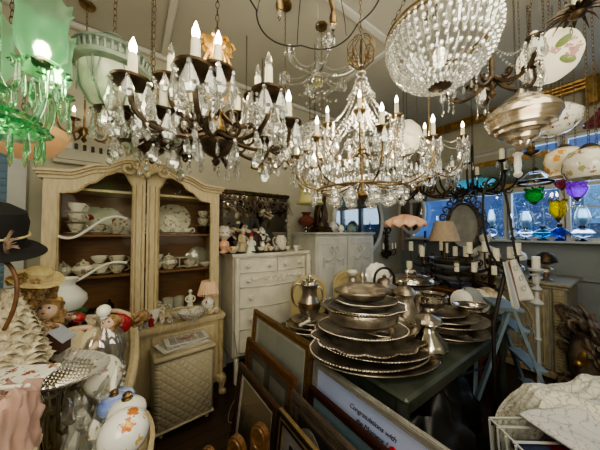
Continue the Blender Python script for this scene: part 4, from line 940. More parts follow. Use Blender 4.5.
for k in range(12): a = 2*pi*k/12; pend('drop', ch3, (.15*cos(a), .15*sin(a), .03), 1, a)
c4_ = at(285, 168, d=1.9)
ch4 = chandelier('crystal_chandelier', 'low ring chandelier with crystal drops between the bronze and middle chandeliers', 'chandelier', c4_, .19, 5, M['brass'], CH,
    [(0, -.02), (.02, 0), (.008, .02), (.008, .3), (0, .3)], drop=.10, candle_h=.05, cr=.011, pan=.04, armr=.005, pends=('big', 'ice'), per=7, psc=1.3, curl=False, lit=(0,), rz=.4)
# -- pale delicate crystal chandelier near ceiling
c5 = at(318, 82, d=1.75)
ch5 = chandelier('crystal_chandelier', 'delicate pale crystal chandelier up near the ceiling with unlit arms', 'chandelier', c5, .27, 6, M['glassc'], CH,
    [(0, -.03), (.03, -.02), (.05, .01), (.03, .035), (.012, .05), (.012, .18), (0, .19)], drop=.10, candle_h=.012, cr=.008, pan=.04, armr=.008, rz=rad(5), pends=('drop', 'ice', 'oct'), per=7, psc=.9, strands=16, curl=False, bulbs=False)
st = MB()
for k in range(40):
    a = 2*pi*k/10; r = .03+.035*(k//10); st.ball((r*cos(a), r*sin(a), -.03-.035*(k % 4)), .009, n=6, m=4)
tag(st.build('crystal_beads', M['crys'], ch5, 0), None, None, kind='stuff')
MB().ball((0, 0, .0), .035, (1, 1, .9), 12, 8).build('glass_bowl', mat('gold_glass', (.6, .55, .3), rough=.1, trans=.6), ch5)
# -- dark iron chandelier with small candles at right
c6 = at(473, 192, d=3.0)
chandelier('chandelier', 'black iron chandelier with unlit cream candles against the blue windows', 'chandelier', c6, .42, 8, M['iron'], CH,
    [(0, -.04), (.03, -.02), (.012, .01), (.03, .05), (.015, .1), (.015, .5), (.008, .6), (0, .6)], drop=.26, candle_h=.12, cr=.022, pan=.055, armr=.012, rz=rad(12), pends=('ice', 'drop'), per=4, psc=1.2, bulbs=False)
c7 = at(418, 196, d=2.7)
ch7 = chandelier('crystal_chandelier', 'dark framed crystal chandelier hanging low left of the iron one', 'chandelier', c7, .36, 7, M['bronze'], CH,
    [(0, -.04), (.03, -.02), (.012, .01), (.03, .05), (.015, .1), (.015, .4), (0, .41)], drop=.22, candle_h=.07, cr=.016, pan=.05, armr=.010, rz=rad(12), pends=('big', 'drop', 'ice'), per=7, psc=1.5, strands=20, lit=(1, 4), sag=.5, strings=5)
# -- bronze branch chandelier upper right
c8 = at(492, 92, d=1.3)
ch8 = chandelier('chandelier', 'rustic bronze branch chandelier with crystal drops beside the glass bowl fixture', 'chandelier', c8, .21, 5, M['bronze'], CH,
    [(0, -.04), (.02, -.02), (.01, .01), (.024, .03), (.012, .06), (.012, .3), (0, .3)], drop=.12, candle_h=.02, cr=.014, pan=.035, armr=.010, rz=rad(28), pends=('big', 'oct', 'drop'), per=6, psc=1.2, bulbs=False, strands=14, strings=3, sag=.6)
# -- wavy wire fixture at the top edge
c9 = at(312, 1, d=.95); wf_ = thing('ceiling_fixture', 'dark scalloped wire hoop light fixture at the top of the picture', 'light fixture', c9)
q = MB(); pts = []
for k in range(72):
    a = 2*pi*k/72; rr = .235*(1+.16*abs(sin(2.5*a+.35))); pts.append((rr*cos(a), rr*sin(a), 0))
MB().tube(pts, .0035, 6, True).build('scalloped_hoop', M['iron'], wf_)
MB().lathe([(0, 0), (.05, .01), (.05, .02), (.012, .04), (.012, .35), (0, .36)], 14, (0, 0, .12)).chain((0, 0, .45), (0, 0, CH-c9.z-.01)).build('stem', M['bronze'], wf_)
for k in range(6):
    a = 2*pi*k/6+.17; d = Vector((cos(a), sin(a), 0)); ar_ = MB().tube(bez(d*.02+Vector((0, 0, .30)), d*.12+Vector((0, 0, .30)), d*.22+Vector((0, 0, .18)), d*.245+Vector((0, 0, .0)), 10), .0022, 5).build('arm', M['iron'], wf_)
    if k % 2 == 0: MB().tube(bez(d*.03+Vector((0, 0, .14)), d*.13+Vector((0, 0, .12)), d*.15+Vector((0, 0, .06)), d*.14+Vector((0, 0, .02)), 8), .010, 8).lathe([(0, 0), (.014, .002), (.018, .03), (.012, .05), (0, .05)], 10, d*.14+Vector((0, 0, -.01))).build('socket', M['brass'], ar_); MB().lathe([(0, -.045), (.006, -.03), (.009, -.01), (.008, 0), (0, 0)], 10, d*.14+Vector((0, 0, -.01))).build('bulb', M['bulboff'], ar_)

# -- crystal basket bowl
cw = at(440, 87, d=1.0); bw = thing('crystal_bowl_light', 'large cut crystal bowl ceiling light with strings of prisms', 'ceiling light', cw); Rb = .205; BH = .21
prof = [(Rb*sin(a), BH*(1-cos(a))) for a in [rad(8+82*i/7) for i in range(8)]]
MB().tube([(Rb*1.02*cos(k*pi/24), Rb*1.02*sin(k*pi/24), .215) for k in range(48)], .006, 6, True).tube([(Rb*1.04*cos(k*pi/24), Rb*1.04*sin(k*pi/24), .235) for k in range(48)], .005, 6, True).build('brass_rim', M['brass'], bw)
MB().lathe([(0, -.012), (.03, -.008), (.045, 0), (.04, .006), (0, .008)], 18).ball((0, 0, -.016), .008).build('bottom_cap', M['bronze'], bw)
for r_, z_, n_, kind in ((.245, .21, 40, 0),):
    pass
def long_prism(a0, a1, w_):
    q = MB(); p0 = Vector((Rb*sin(a0), 0, BH*(1-cos(a0)))); p1 = Vector((Rb*sin(a1), 0, BH*(1-cos(a1)))); n_ = Vector((sin((a0+a1)/2), 0, -cos((a0+a1)/2)))
    q.tube([p0, p0.lerp(p1, .2)+n_*.004, p0.lerp(p1, .7)+n_*.006, p1], [w_*.3, w_*.9, w_*1.1, w_*.3], 6, flat=.5); return q
first = {}
cnt = 0
for (a0, a1, n_, w_) in ((12, 30, 18, .008), (31, 58, 32, .0115), (60, 86, 44, .0115)):
    src = None
    for k in range(n_):
        if src is None: src = long_prism(rad(a0), rad(a1), w_).build('crystal_prism', M['crys'], bw, 0)
        elif cnt < 99: copyobj(src, bw, (0, 0, 0), 2*pi*k/n_)
        cnt += 1
st = MB()
for (aa, n_, r) in ((11, 14, .006), (30.5, 30, .008), (44, 30, .006), (59, 40, .009), (73, 44, .007), (88, 54, .010), (93, 54, .008), (20, 20, .010), (37, 32, .010), (51, 34, .011), (66, 42, .011), (80, 48, .011)):
    for k in range(n_):
        b = 2*pi*(k+.5)/n_; rr = Rb*sin(rad(aa))*1.03; st.ball((rr*cos(b), rr*sin(b), BH*(1-cos(rad(aa)))-.002), r, n=6, m=4)
tag(st.build('crystal_beads', M['crys'], bw, 0), None, None, kind='stuff')
q = MB()
for k in range(3): a = 2*pi*k/3+.5; q.chain((Rb*cos(a), Rb*sin(a), .26), (.02*cos(a), .02*sin(a), .62), .012)
q.chain((0, 0, .62), (0, 0, CH-cw.z-.01)).build('chains', M['bronze'], bw)
MB().lathe([(0, 0), (.02, .005), (.028, .04), (.018, .07), (0, .08)], 12, (0, 0, .09)).build('bulb', emit('soft_bulb', (1, .9, .7), 3), bw)

# -- etched glass lantern with verdigris frame
cn_ = at(113, 113, d=1.02); lt = thing('hanging_lantern', 'green patinated bell lantern with etched frosted glass', 'lantern', cn_)
lt.scale = (.82,)*3
MB().lathe([(.0, 0), (.03, .0), (.09, .03), (.128, .10), (.142, .18), (.145, .225)], 28).build('glass_bowl', M['frost'], lt)
MB().lathe([(.146, .20), (.168, .215), (.170, .235), (.155, .25), (.155, .275), (.172, .285), (.165, .30), (.12, .335), (.07, .355), (.05, .36), (.048, .38), (.06, .385), (.04, .405), (.012, .41), (0, .43)], 28).build('lid', M['verd'], lt)
q = MB()
for k in range(36): a = 2*pi*k/36; q.tube([(.158*cos(a), .158*sin(a), .238), (.164*cos(a), .164*sin(a), .28)], .007, 5)
q.build('fluted_band', M['verd'], lt)
q = MB()
for k in range(6):
    a = 2*pi*k/6; q.tube([(r*cos(a), r*sin(a), z) for r, z in ((.035, .0), (.094, .03), (.132, .10), (.146, .18), (.15, .22))], .006, 5)
    for s in (-1, 1): q.tube([(.145*cos(a+s*b), .145*sin(a+s*b), z) for b, z in ((.0, .08), (.12, .14), (.2, .19), (.26, .22))], .003, 4)
q.lathe([(0, -.03), (.012, -.02), (.035, 0), (.03, .01), (0, .01)], 12); q.build('ribs', M['verd'], lt)
MB().chain((0, 0, .42), (0, 0, (CH-cn_.z)/.82-.01), .018, .0035).build('chain', M['bronze'], lt)
MB().lathe([(0, 0), (.01, .0), (.014, .03), (.008, .05), (0, .055)], 10, (0.0, 0, .12)).build('bulb', M['bulb'], lt)

# -- green glass chandelier, upper left, very near
cg = at(-8, 113, d=.66); gg = thing('green_glass_chandelier', 'green glass chandelier with frosted tulip shades and prisms at upper left', 'chandelier', cg, rad(-15))
MB().lathe([(0, -.05), (.03, -.04), (.05, -.01), (.03, .02), (.02, .05), (.03, .08), (.012, .12), (.01, .4), (0, .4)], 18).build('stem', M['gglassd'], gg)
MB().chain((0, 0, .39), (0, 0, CH-cg.z-.01), .014, .0025).build('chain', M['bronze'], gg)
tul = None; gs = None
for k in range(5):
    a = [rad(200), rad(128), rad(56), rad(-16), rad(272)][k]; d = Vector((cos(a), sin(a), 0)); RR = .125; EZ = .145
    ar_ = MB().tube(bez(d*.02+Vector((0, 0, .0)), d*.07+Vector((0, 0, -.07)), d*.16+Vector((0, 0, -.03)), d*RR+Vector((0, 0, EZ)), 12), .009, 8).build('arm', M['gglassd'], gg)
    e = d*RR+Vector((0, 0, EZ))
    if tul is None:
        tul = MB().lathe([(.016, 0), (.035, .006), (.050, .035), (.052, .075), (.048, .12), (.052, .165), (.060, .18)], 28, mod=lambda th, k: 1+.07*k*cos(10*th)+.02*cos(28*th), zmod=lambda th, k: .010*k*k*cos(10*th)).build('tulip_shade', M['gglass'], ar_); tul.location = e
        md = tul.modifiers.new('s', 'SOLIDIFY'); md.thickness = .002
        gs = MB().lathe([(0, -.015), (.018, -.01), (.026, 0), (.018, .008), (.012, .02), (0, .02)], 14).build('brass_holder', M['brass'], ar_); gs.location = e
        gb = MB().lathe([(0, .01), (.011, .012), (.018, .04), (.012, .06), (0, .068)], 10).build('bulb', M['bulb'], ar_); gb.location = e
        gp = MB().lathe([(.012, 0), (.05, .004), (.062, .014), (.05, .008), (.012, .006)], 24, mod=lambda th, k: 1+.06*cos(12*th)).build('drip_dish', M['gglassd'], ar_); gp.location = e-Vector((0, 0, .03))
    else:
        for s_ in (tul, gs, gb, gp): copyobj(s_, ar_, e-(Vector((0, 0, .03)) if s_ is gp else Vector()))
    for j in range(9):
        b = 2*pi*j/9; pend('prism', gg, e+Vector((.05*cos(b), .05*sin(b), -.018-.05*(j % 2))), .95, b, name='glass_prism', mm='gglassd')
for (r_, z_) in ((.075, -.02), (.10, -.05)): MB().lathe([(r_, 0), (r_+.012, .006), (r_+.02, .02), (r_+.006, .012)], 24, (0, 0, z_), mod=lambda th, k: 1+.04*cos(12*th)).build('glass_dish', M['gglassd'], gg)
for j in range(18): b = 2*pi*j/18; pend('prism', gg, (.10*cos(b), .10*sin(b), -.045), 1.0, b, name='glass_prism', mm='gglassd')

def shade_lamp(name, label, c, prof, mm, cat='lamp shade', n=24, chain=True, cap=None, mod=None, sy=1, thick=.003, lightbulb=False, zmod=None, tilt=None):
    t = thing(name, label, cat, c); s_ = MB().lathe(prof, n, mod=mod, sy=sy, zmod=zmod).build('shade', M[mm], t)
    md = s_.modifiers.new('s', 'SOLIDIFY'); md.thickness = thick
    zt = max(p[1] for p in prof)
    if chain: MB().chain((0, 0, zt), (0, 0, CH-c.z-.01), .013, .0024).build('chain', M['bronze'], t)
    if cap: MB().lathe([(0, zt+.03), (cap*.4, zt+.025), (cap, zt-.002), (cap*.9, zt-.01)], 16).build('cap', M['bronze'], t)
    if lightbulb: MB().ball((0, 0, zt*.5), .02, n=10).build('bulb', emit('shade_bulb', (1, .85, .6), 8), t)
    return t
M['peach'] = mat('amber_peach_glass', (.85, .55, .26), (.80, .42, .20), 9, .35, ems=.15, emc=(1, .6, .3, 1))
# peach glass shade below the green chandelier
p = at(22, 158, d=1.0); shade_lamp('glass_pendant', 'peach pressed glass shade glowing beneath the green chandelier', p, [(.03, 0), (.10, .03), (.14, .09), (.145, .13)], 'peach', mod=lambda th, k: 1+.03*cos(16*th), lightbulb=True)
# mercury bowl pendant
p = at(522, 150, d=1.25); mb_ = thing('bowl_pendant', 'wide mercury glass bowl pendant with ribbed rings and fluted base', 'pendant light', p); mb_.scale = (.72, .72, 1.0)
MB().lathe([(.035, .02), (.05, .04), (.09, .055), (.10, .075), (.105, .08), (.15, .09), (.155, .105), (.185, .115), (.19, .13), (.20, .14), (.205, .155), (.22, .17), (.215, .19), (.18, .22), (.12, .25), (.06, .262)], 36).build('bowl', M['mercury'], mb_)
MB().lathe([(0, -.01), (.02, 0), (.05, .035), (.06, .06), (.05, .06)], 24, mod=lambda th, k: 1+.08*cos(12*th)).build('fluted_base', M['mercury'], mb_)
MB().lathe([(.12, .25), (.10, .27), (.06, .285), (.03, .30), (.02, .32), (0, .33)], 24, mod=lambda th, k: 1+.06*cos(16*th)).build('cap', M['silver'], mb_)
MB().chain((0, 0, .32), (0, 0, (CH-p.z)-.01)).build('chain', M['bronze'], mb_)
p = at(552, 136, d=1.42); shade_lamp('glass_pendant', 'cream glass bowl shade painted with roses behind the mercury bowl', p, [(.02, 0), (.08, .02), (.125, .07), (.13, .12), (.09, .16), (.04, .175)], 'f1', cap=.05)
# painted disc shade (flat side facing down toward viewer)
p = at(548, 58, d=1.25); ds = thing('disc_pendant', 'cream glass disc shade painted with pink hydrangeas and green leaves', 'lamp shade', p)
V_ = (Vector((0, 0, HC))-p).normalized(); q = V_.to_track_quat('Z', 'Y'); rotm = (q.to_matrix().to_4x4())
rt = Matrix.Rotation(rad(-20), 4, F2.cross(Vector((0, 0, 1))))
ds.rotation_euler = (Matrix.Rotation(rad(35), 4, R2) @ Matrix.Rotation(0, 4, 'Z')).to_euler() if False else rotm.to_euler()
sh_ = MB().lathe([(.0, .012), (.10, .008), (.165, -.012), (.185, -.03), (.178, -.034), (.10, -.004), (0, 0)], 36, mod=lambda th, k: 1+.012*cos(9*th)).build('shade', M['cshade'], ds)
for j, (x_, y_, s__) in enumerate(((.13, .03, .045), (.12, -.02, .032), (.04, .04, .026))):
    q = MB(); random.seed(j)
    for k in range(26): a = random.uniform(0, 6.28); r = s__*sqrt(random.random()); q.lathe([(0, .004), (.006, .003), (.007, 0)], 6, (x_+r*cos(a), y_+r*sin(a), -.008+.018))
    q.build('painted_blossom', mat('hydrangea_pink', (.60, .28, .30), (.68, .45, .42), 60, .4), ds)
for j, (x_, y_, a) in enumerate(((.08, .075, .5), (.10, -.05, -.6))):
    q = MB().lathe([(0, .003), (.042, .002), (.048, 0)], 14, (0, 0, 0), sy=.55); q.v = [(v[0]*cos(a)-v[1]*sin(a)+x_, v[0]*sin(a)+v[1]*cos(a)+y_, v[2]+.010) for v in q.v]; q.build('painted_leaf', mat('leaf_green_paint', (.22, .30, .10), rough=.5), ds)
q = MB()
for s in (-1, 1): q.chain(tuple(rotm.to_3x3().inverted() @ Vector((0, 0, 0))+Vector((s*.12, .1, 0))), tuple((rotm.to_3x3().inverted() @ Vector((.0, 0, (CH-p.z)/.70-.01)))), .016, .003)
q.build('chains', M['bronze'], ds); ds.scale = (.70,)*3
# driftwood-like bronze ornament at top right
p = at(577, 14, d=1.1); t = thing('bronze_fixture', 'dark bronze leafy candle fixture at the top right edge', 'light fixture', p); t.scale = (.72,)*3; q = MB(); random.seed(9)
for k in range(16):
    a = 2*pi*k/16+.2; d = Vector((cos(a), sin(a), 0)); q.tube(bez(d*.01, d*.06+Vector((0, 0, .05)), d*.12+Vector((0, 0, .02)), d*(.15+.04*(k % 2))+Vector((0, 0, -.03)), 7), [.014, .016, .018, .016, .014, .010, .006, .002], 5, flat=.5)
q.ball((0, 0, 0), .045, (1, 1, .7)).build('leaves', M['bronze'], t); MB().lathe([(0, .02), (.022, .02), (.024, .12), (0, .125)], 12).build('candle', M['candle'], t); MB().chain((0, 0, .12), (0, 0, (CH-p.z)/.72-.01)).build('chain', M['bronze'], t)
# plum shade right edge, and small shades
p = at(606, 122, d=1.6); shade_lamp('glass_pendant', 'dusky pink fluted glass shade at the right edge', p, [(.11, 0), (.09, .025), (.045, .075), (.025, .10)], 'plum', mod=lambda th, k: 1+.05*(1-k)*cos(18*th), cap=.035)
p = at(590, 180, d=1.35); shade_lamp('glass_pendant', 'grey white glass shade painted with brown posies at right edge', p, [(.05, 0), (.09, .012), (.112, .06), (.108, .12), (.08, .165), (.05, .18)], 'f7', cap=.05)
p = at(565, 178, d=1.55); shade_lamp('glass_pendant', 'cream shade with orange gold scrolls and turned rim', p, [(.055, 0), (.08, .012), (.07, .03), (.08, .065), (.098, .115), (.088, .165), (.06, .19)], 'f6', cap=.055)
p = at(407, 152, d=2.5); shade_lamp('glass_pendant', 'glowing cream ribbed glass shade behind the crystal chandeliers', p, [(.08, 0), (.13, .05), (.16, .13), (.13, .24), (.06, .32), (.04, .33)], 'cshade', cap=.05, lightbulb=True)
p = at(315, 152, d=2.3); shade_lamp('beaded_pendant', 'black and white beaded drum shade behind the crystals', p, [(.15, 0), (.17, .10), (.13, .24), (.06, .30)], 'blackw', cap=.07, mod=lambda th, k: 1+.03*cos(20*th))
p = at(246, 152, d=2.2); shade_lamp('glass_pendant', 'white glass globe shade glowing behind the bronze chandelier', p, [(.06, 0), (.12, .04), (.14, .11), (.10, .18), (.04, .22)], 'cshade', cap=.05, lightbulb=True)
p = at(262, 168, d=2.5); shade_lamp('glass_pendant', 'small amber glass bell shade hanging low between the chandeliers', p, [(.12, 0), (.10, .06), (.06, .14), (.03, .16)], 'amb', cap=.04)
p = at(150, 142, d=1.7); shade_lamp('glass_pendant', 'orange amber bowl shade behind the left bronze chandelier', p, [(.03, 0), (.12, .03), (.17, .09), (.18, .13)], 'pinkg', cap=.0 or None)
p = at(310, 204, d=2.6); shade_lamp('glass_pendant', 'olive glass bell shade hanging above the oxblood lamp', p, [(.15, 0), (.13, .03), (.115, .12), (.09, .24), (.05, .27)], 'yshade', cap=.06)
# peach ruffled shade
p = at(405, 226, d=2.95); t = shade_lamp('ruffled_pendant', 'peach ruffled glass shade hanging low by the corner', p, [(.235, 0), (.22, .05), (.14, .10), (.06, .13), (.04, .15)], 'pinkg', cat='lamp shade', n=60, mod=lambda th, k: 1+.05*(1-k)*cos(12*th), zmod=lambda th, k: .02*(1-k)*cos(12*th), cap=.05)
# coloured ribbed votive pendants
def votive(label, px, py, d, R_, mm, h):
    p = at(px, py, d=d); t = thing('votive_pendant', label, 'pendant light', p)
    s_ = MB().lathe([(0, -h*.5), (R_*.35, -h*.45), (R_*.75, -h*.2), (R_*.95, h*.1), (R_*.78, h*.26), (R_*.86, h*.42), (R_*.92, h*.5)], 32, mod=lambda th, k: 1+.05*sin(8*th)*(1 if k < .8 else 1.5), zmod=lambda th, k: (.012*cos(8*th) if k > .9 else 0)).build('glass_cup', M[mm], t)
    md = s_.modifiers.new('s', 'SOLIDIFY'); md.thickness = .003
    MB().lathe([(0, -h*.68), (R_*.08, -h*.62), (R_*.3, -h*.5), (R_*.34, -h*.42), (0, -h*.42)], 14).build('base_cap', M['bronze'], t)
    q = MB()
    for k in range(3): a = 2*pi*k/3; q.tube([(R_*cos(a), R_*sin(a), h*.45), (.01*cos(a), .01*sin(a), h*1.3)], .0018, 4)
    q.chain((0, 0, h*1.3), (0, 0, CH-p.z-.01), .012, .002); q.build('hanger', M['bronze'], t)
votive('emerald green ribbed glass votive pendant', 534, 196, 1.9, .062, 'emer', .115)
votive('amber yellow ribbed glass votive pendant, lowest of the coloured three', 558, 210, 1.9, .056, 'amb', .15)
votive('violet ribbed glass votive pendant', 577, 190, 1.8, .062, 'viol', .13)
votive('plum glass votive pendant behind the amber one', 562, 184, 2.1, .055, 'plum', .09)
p = at(535, 184, d=1.95); shade_lamp('glass_pendant', 'smoky clear glass bell shade above the emerald votive', p, [(.12, 0), (.11, .03), (.05, .09), (.03, .11)], 'glassc', cap=.03)
# white column pendant + small brass ones
p = at(518, 178, d=1.8); t = thing('column_pendant', 'white turned column pendant hanging below the mercury bowl', 'pendant light', p); MB().lathe([(0, 0), (.02, .01), (.03, .03), (.018, .05), (.024, .10), (.02, .16), (.035, .18), (.02, .19), (0, .20)], 14).build('column', M['milk'], t); MB().chain((0, 0, .19), (0, 0, CH-p.z-.01)).build('chain', M['bronze'], t)
p = at(531, 152, d=1.9); t = thing('brass_pendant', 'small tiered brass pendant fitting right of the white column', 'pendant light', p); MB().lathe([(0, -.05), (.01, -.03), (.05, -.01), (.055, 0), (.02, .01), (.03, .03), (.012, .05), (0, .2)], 16).build('fitting', M['brass'], t); MB().chain((0, 0, .19), (0, 0, CH-p.z-.01)).build('chain', M['bronze'], t)
# loose hanging chains among the fixtures
for (px, py, d, lab) in ((11, 45, .9, 'thin rusty chain looped beside the green glass chandelier'), (597, 160, 1.5, 'long brass chain hanging at the right edge'), (547, 150, 1.7, 'brass chain hanging right of the mercury bowl')):
    p = at(px, py, d=d); t = thing('hanging_chain', lab, 'chain', p); MB().chain((0, 0, 0), (0, 0, CH-p.z-.005), .014, .0024).build('links', M['bronze'], t)
# framed pictures and aqua fan light above the windows
p = at(508, 172, x=WB-.1); t = thing('framed_painting', 'gilt framed landscape standing on the window rail', 'picture', (WB-.06, p.y, 2.175)); t.rotation_euler = (rad(0), 0, -pi/2); t.scale = (.8, 1, 1.15)
MB().ring([(-.52, 0), (.52, 0), (.52, .40), (-.52, .40)], [(-.46, .06), (.46, .06), (.46, .34), (-.46, .34)], -.03, 0).build('frame', M['gilt'], t, 30); MB().box((0, -.01, .2), (.94, .01, .30)).build('canvas', painting('landscape', (.22, .25, .2), (.05, .07, .05), .1, 8), t, 0)
p = at(474, 186, d=3.6); t = thing('glass_pendant', 'aqua glass dish shade hanging behind the iron chandelier', 'lamp shade', p); MB().lathe([(0, -.08), (.10, -.06), (.22, .0), (.26, .06), (.25, .065), (.1, -.03), (0, -.05)], 28).build('shade', glass('aqua_glass', (.25, .62, .72), .2, 1.3, .12, (.15, .55, .65)), t); MB().chain((0, 0, -.05), (0, 0, CH-p.z-.01)).build('chain', M['iron'], t)
# ================================================================ small things
KS = 1.28
def cup(name, label, loc, mm, r=.042, h=.055, rz=0, saucer=False, group=None, hand=True, foot=False):
    t = thing(name, label, 'cup', loc, rz, group); t.scale = (KS,)*3
    b = MB().lathe([(0, .004), (r*.45, 0), (r*.5, .004), (r*.62, h*.25), (r*.92, h*.65), (r, h), (r*.95, h), (r*.85, h*.6), (r*.5, h*.2), (0, h*.15)], 20); b.build('bowl', M[mm], t)
    if hand: MB().tube([(r*.85+.026*sin(a), 0, h*.55+.018*cos(a)) for a in [pi*i/8 for i in range(9)]], .0035, 6).build('handle', M[mm], t)
    return t
def plate_flat(name, label, loc, r, mm, cat='saucer', group=None, h=.016, n=28, mod=None):
    r *= KS; t = MB().lathe([(0, .003), (r*.5, 0), (r*.55, .003), (r*.95, h), (r, h+.001), (r*.97, h+.003), (r*.6, .007), (0, .006)], n, mod=mod).build(name, M[mm], loc=loc)
    return tag(t, label, cat, group)
def plate_up(name, label, loc, r, mm, rz=0, lean=14, mod=None, sx=1, cat='plate', h=.02, roll=0):
    """a plate standing on edge leaning back; faces local -y"""
    q = MB().lathe([(0, .003), (r*.55, 0), (r*.6, -.003), (r*.95, -h), (r, -h-.001), (r*.98, -h-.004), (r*.6, -.008), (0, -.004)], 36, mod=mod, sx=sx, mx=Matrix.Translation((0, 0, r)) @ Matrix.Rotation(pi/2, 4, 'X'))
    o = q.build(name, M[mm], loc=loc); o.rotation_euler = (-rad(lean), 0, rz); return tag(o, label, cat)
def pot(name, label, loc, mm, r=.06, h=.09, rz=0, lid=True, cat='teapot', spout=True, handle=True, knobm=None):
    t = thing(name, label, cat, loc, rz); t.scale = (KS,)*3
    MB().lathe([(0, .004), (r*.5, 0), (r*.55, .006), (r*.8, h*.25), (r, h*.5), (r*.85, h*.8), (r*.55, h*.92), (r*.55, h*.97), (0, h*.97)], 22).build('body', M[mm], t)
    if lid: MB().lathe([(r*.6, h*.96), (r*.5, h*1.08), (r*.2, h*1.18), (r*.1, h*1.2), (r*.18, h*1.28), (0, h*1.36)], 18).build('lid', M[mm], t)
    if spout: MB().tube(bez((r*.8, 0, h*.3), (r*1.4, 0, h*.35), (r*1.35, 0, h*.8), (r*1.75, 0, h*.95), 8), [r*.22, r*.2, r*.17, r*.14, r*.12, r*.11, r*.10, r*.10, r*.11], 8).build('spout', M[mm], t)
    if handle: MB().tube(bez((-r*.85, 0, h*.8), (-r*1.7, 0, h*1.0), (-r*1.7, 0, h*.3), (-r*.85, 0, h*.3), 10), r*.08, 6).build('handle', M[mm], t)
    return t
def bowl(name, label, loc, r, h, mm, cat='bowl', mod=None, foot=.45, group=None, n=28, zmod=None):
    r *= KS; h *= KS; o = MB().lathe([(0, .004), (r*foot, 0), (r*foot, .006), (r*.75, h*.35), (r*.95, h*.8), (r, h), (r*.96, h), (r*.88, h*.75), (r*.6, h*.3), (0, h*.16)], n, mod=mod, zmod=zmod).build(name, M[mm], loc=loc); return tag(o, label, cat, group)
CY = lambda x, y, z: (x, y, z)
def incab(px, z, y=2.66): p = at(px, 232, y=y); return (p.x, y, z)
s1, s2, s3 = 1.532, 1.199, .767
# left, top shelf
plate_up('platter', 'large dark oval platter painted with red roses on the left top shelf', incab(98, s1, 2.79), .185, 'f4', lean=8, sx=1.35)
for k, (mm, lab) in enumerate((('f3', 'floral teacup at the bottom of the stack on the left top shelf'), ('f3', 'floral teacup second in the stack on the left top shelf'), ('china', 'white teacup on top of the stack on the left top shelf'))):
    z = s1+.002+.082*k; plate_flat('saucer', ['floral saucer under the lowest stacked teacup, left top shelf', 'floral saucer under the middle stacked teacup, left top shelf', 'white saucer under the top stacked teacup, left top shelf'][k], incab(76, z, 2.60), .062, mm if k else 'china', h=.012)
    cup('teacup', lab, incab(76, z+.010, 2.60), mm, .043, .056, rad(-20))
plate_flat('saucer', 'white saucer under the single teacup beside the stack', incab(97, s1+.002, 2.58), .06, 'china'); cup('teacup', 'white floral teacup beside the stack on the left top shelf', incab(97, s1+.014, 2.58), 'f3', .044, .05, 0)
cup('teacup', 'dark floral teacup at the right of the left top shelf', incab(116, s1+.002, 2.60), 'f3', .045, .055, 0)
plate_up('plate', 'pale plate partly behind the centre post, left top shelf', incab(124, s1, 2.74), .085, 'f2', lean=10)
# left, second shelf
pot('sugar_bowl', 'floral lidded china pot at the left of the second shelf', incab(64, s2+.002, 2.60), 'f3', .045, .07, .6, spout=False)
pot('teapot', 'round white teapot on the left second shelf', incab(84, s2+.002, 2.60), 'f2', .056, .075, 2.8)
plate_flat('saucer', 'white saucer under the tall cup on the left second shelf', incab(103, s2+.002, 2.60), .07, 'china'); cup('teacup', 'white gold rimmed cup on the left second shelf', incab(102, s2+.014, 2.60), 'china', .046, .06, pi)
cup('teacup', 'white cup stacked on top of the gold rimmed cup, left second shelf', incab(100, s2+.095, 2.60), 'china', .046, .045, 0, hand=False)
for k in range(2): cup('teacup', ['lower grey floral cup at the right of the left second shelf', 'upper grey floral cup stacked at the right of the left second shelf'][k], incab(118, s2+.002+.074*k, 2.60), 'f2', .048, .056, 0)
# left bottom compartment
for j, (px, lab, mm, r, h) in enumerate(((82, 'dark green glass pitcher in the lower left of the cabinet', 'gglassd', .05, .14), (96, 'dark brown stoneware jug in the lower cabinet', 'bronze', .05, .13), (111, 'dark bottle shaped jug with white stopper in the lower cabinet', 'blackp', .045, .13))):
    pot('pitcher', lab, incab(px, s3, 2.58), mm, r, h, 0, lid=j == 2, cat='pitcher', spout=False)
t = thing('wicker_basket', 'small brown wicker basket in the lower left of the cabinet', 'basket', incab(104, s3, 2.48)); MB().lathe([(0, 0), (.07, 0), (.085, .09), (.08, .09), (.065, .01)], 20, sx=1.2).build('body', M['oak'], t); MB().tube([(.09*cos(a), 0, .08+.07*sin(a)) for a in [pi*i/10 for i in range(11)]], .005, 6).build('handle', M['oak'], t)
# right, top shelf
plate_up('plate', 'large white plate with rose sprays standing on the right top shelf', incab(174, s1, 2.75), .165, 'f2', lean=10)
plate_up('plate', 'dusky plate edge beside the centre post on the right top shelf', incab(150, s1, 2.78), .11, 'f2', lean=8)
plate_flat('saucer', 'white saucer before the large rose plate', incab(166, s1+.002, 2.58), .065, 'f2'); 
plate_flat('platter', 'long flat white dish in front of the large rose plate', incab(182, s1+.002, 2.57), .085, 'china', 'dish')
for j, px in enumerate((177, 187)): cup('teacup', ('white scalloped cup left in front of the rose plate', 'white scalloped cup right in front of the rose plate')[j], incab(px, s1+.012, 2.56), 'china', .033, .032, pi*(1-j))
for k, (mm, lab) in enumerate((('bronze', 'dark footed cup at the base of the stack on the right top shelf'), ('f3', 'blue floral cup in the middle of the right stack'), ('f3', 'blue floral cup on top of the right stack'))):
    cup('teacup', lab, incab(203, s1+.002+.078*k, 2.60), mm, .05-.004*k, .058, rad(-10))
    if k: plate_flat('saucer', ('floral saucer under the middle cup of the right stack', 'floral saucer under the top cup of the right stack')[k-1], incab(203, s1-.002+.078*k, 2.60), .058, 'f3', h=.01)
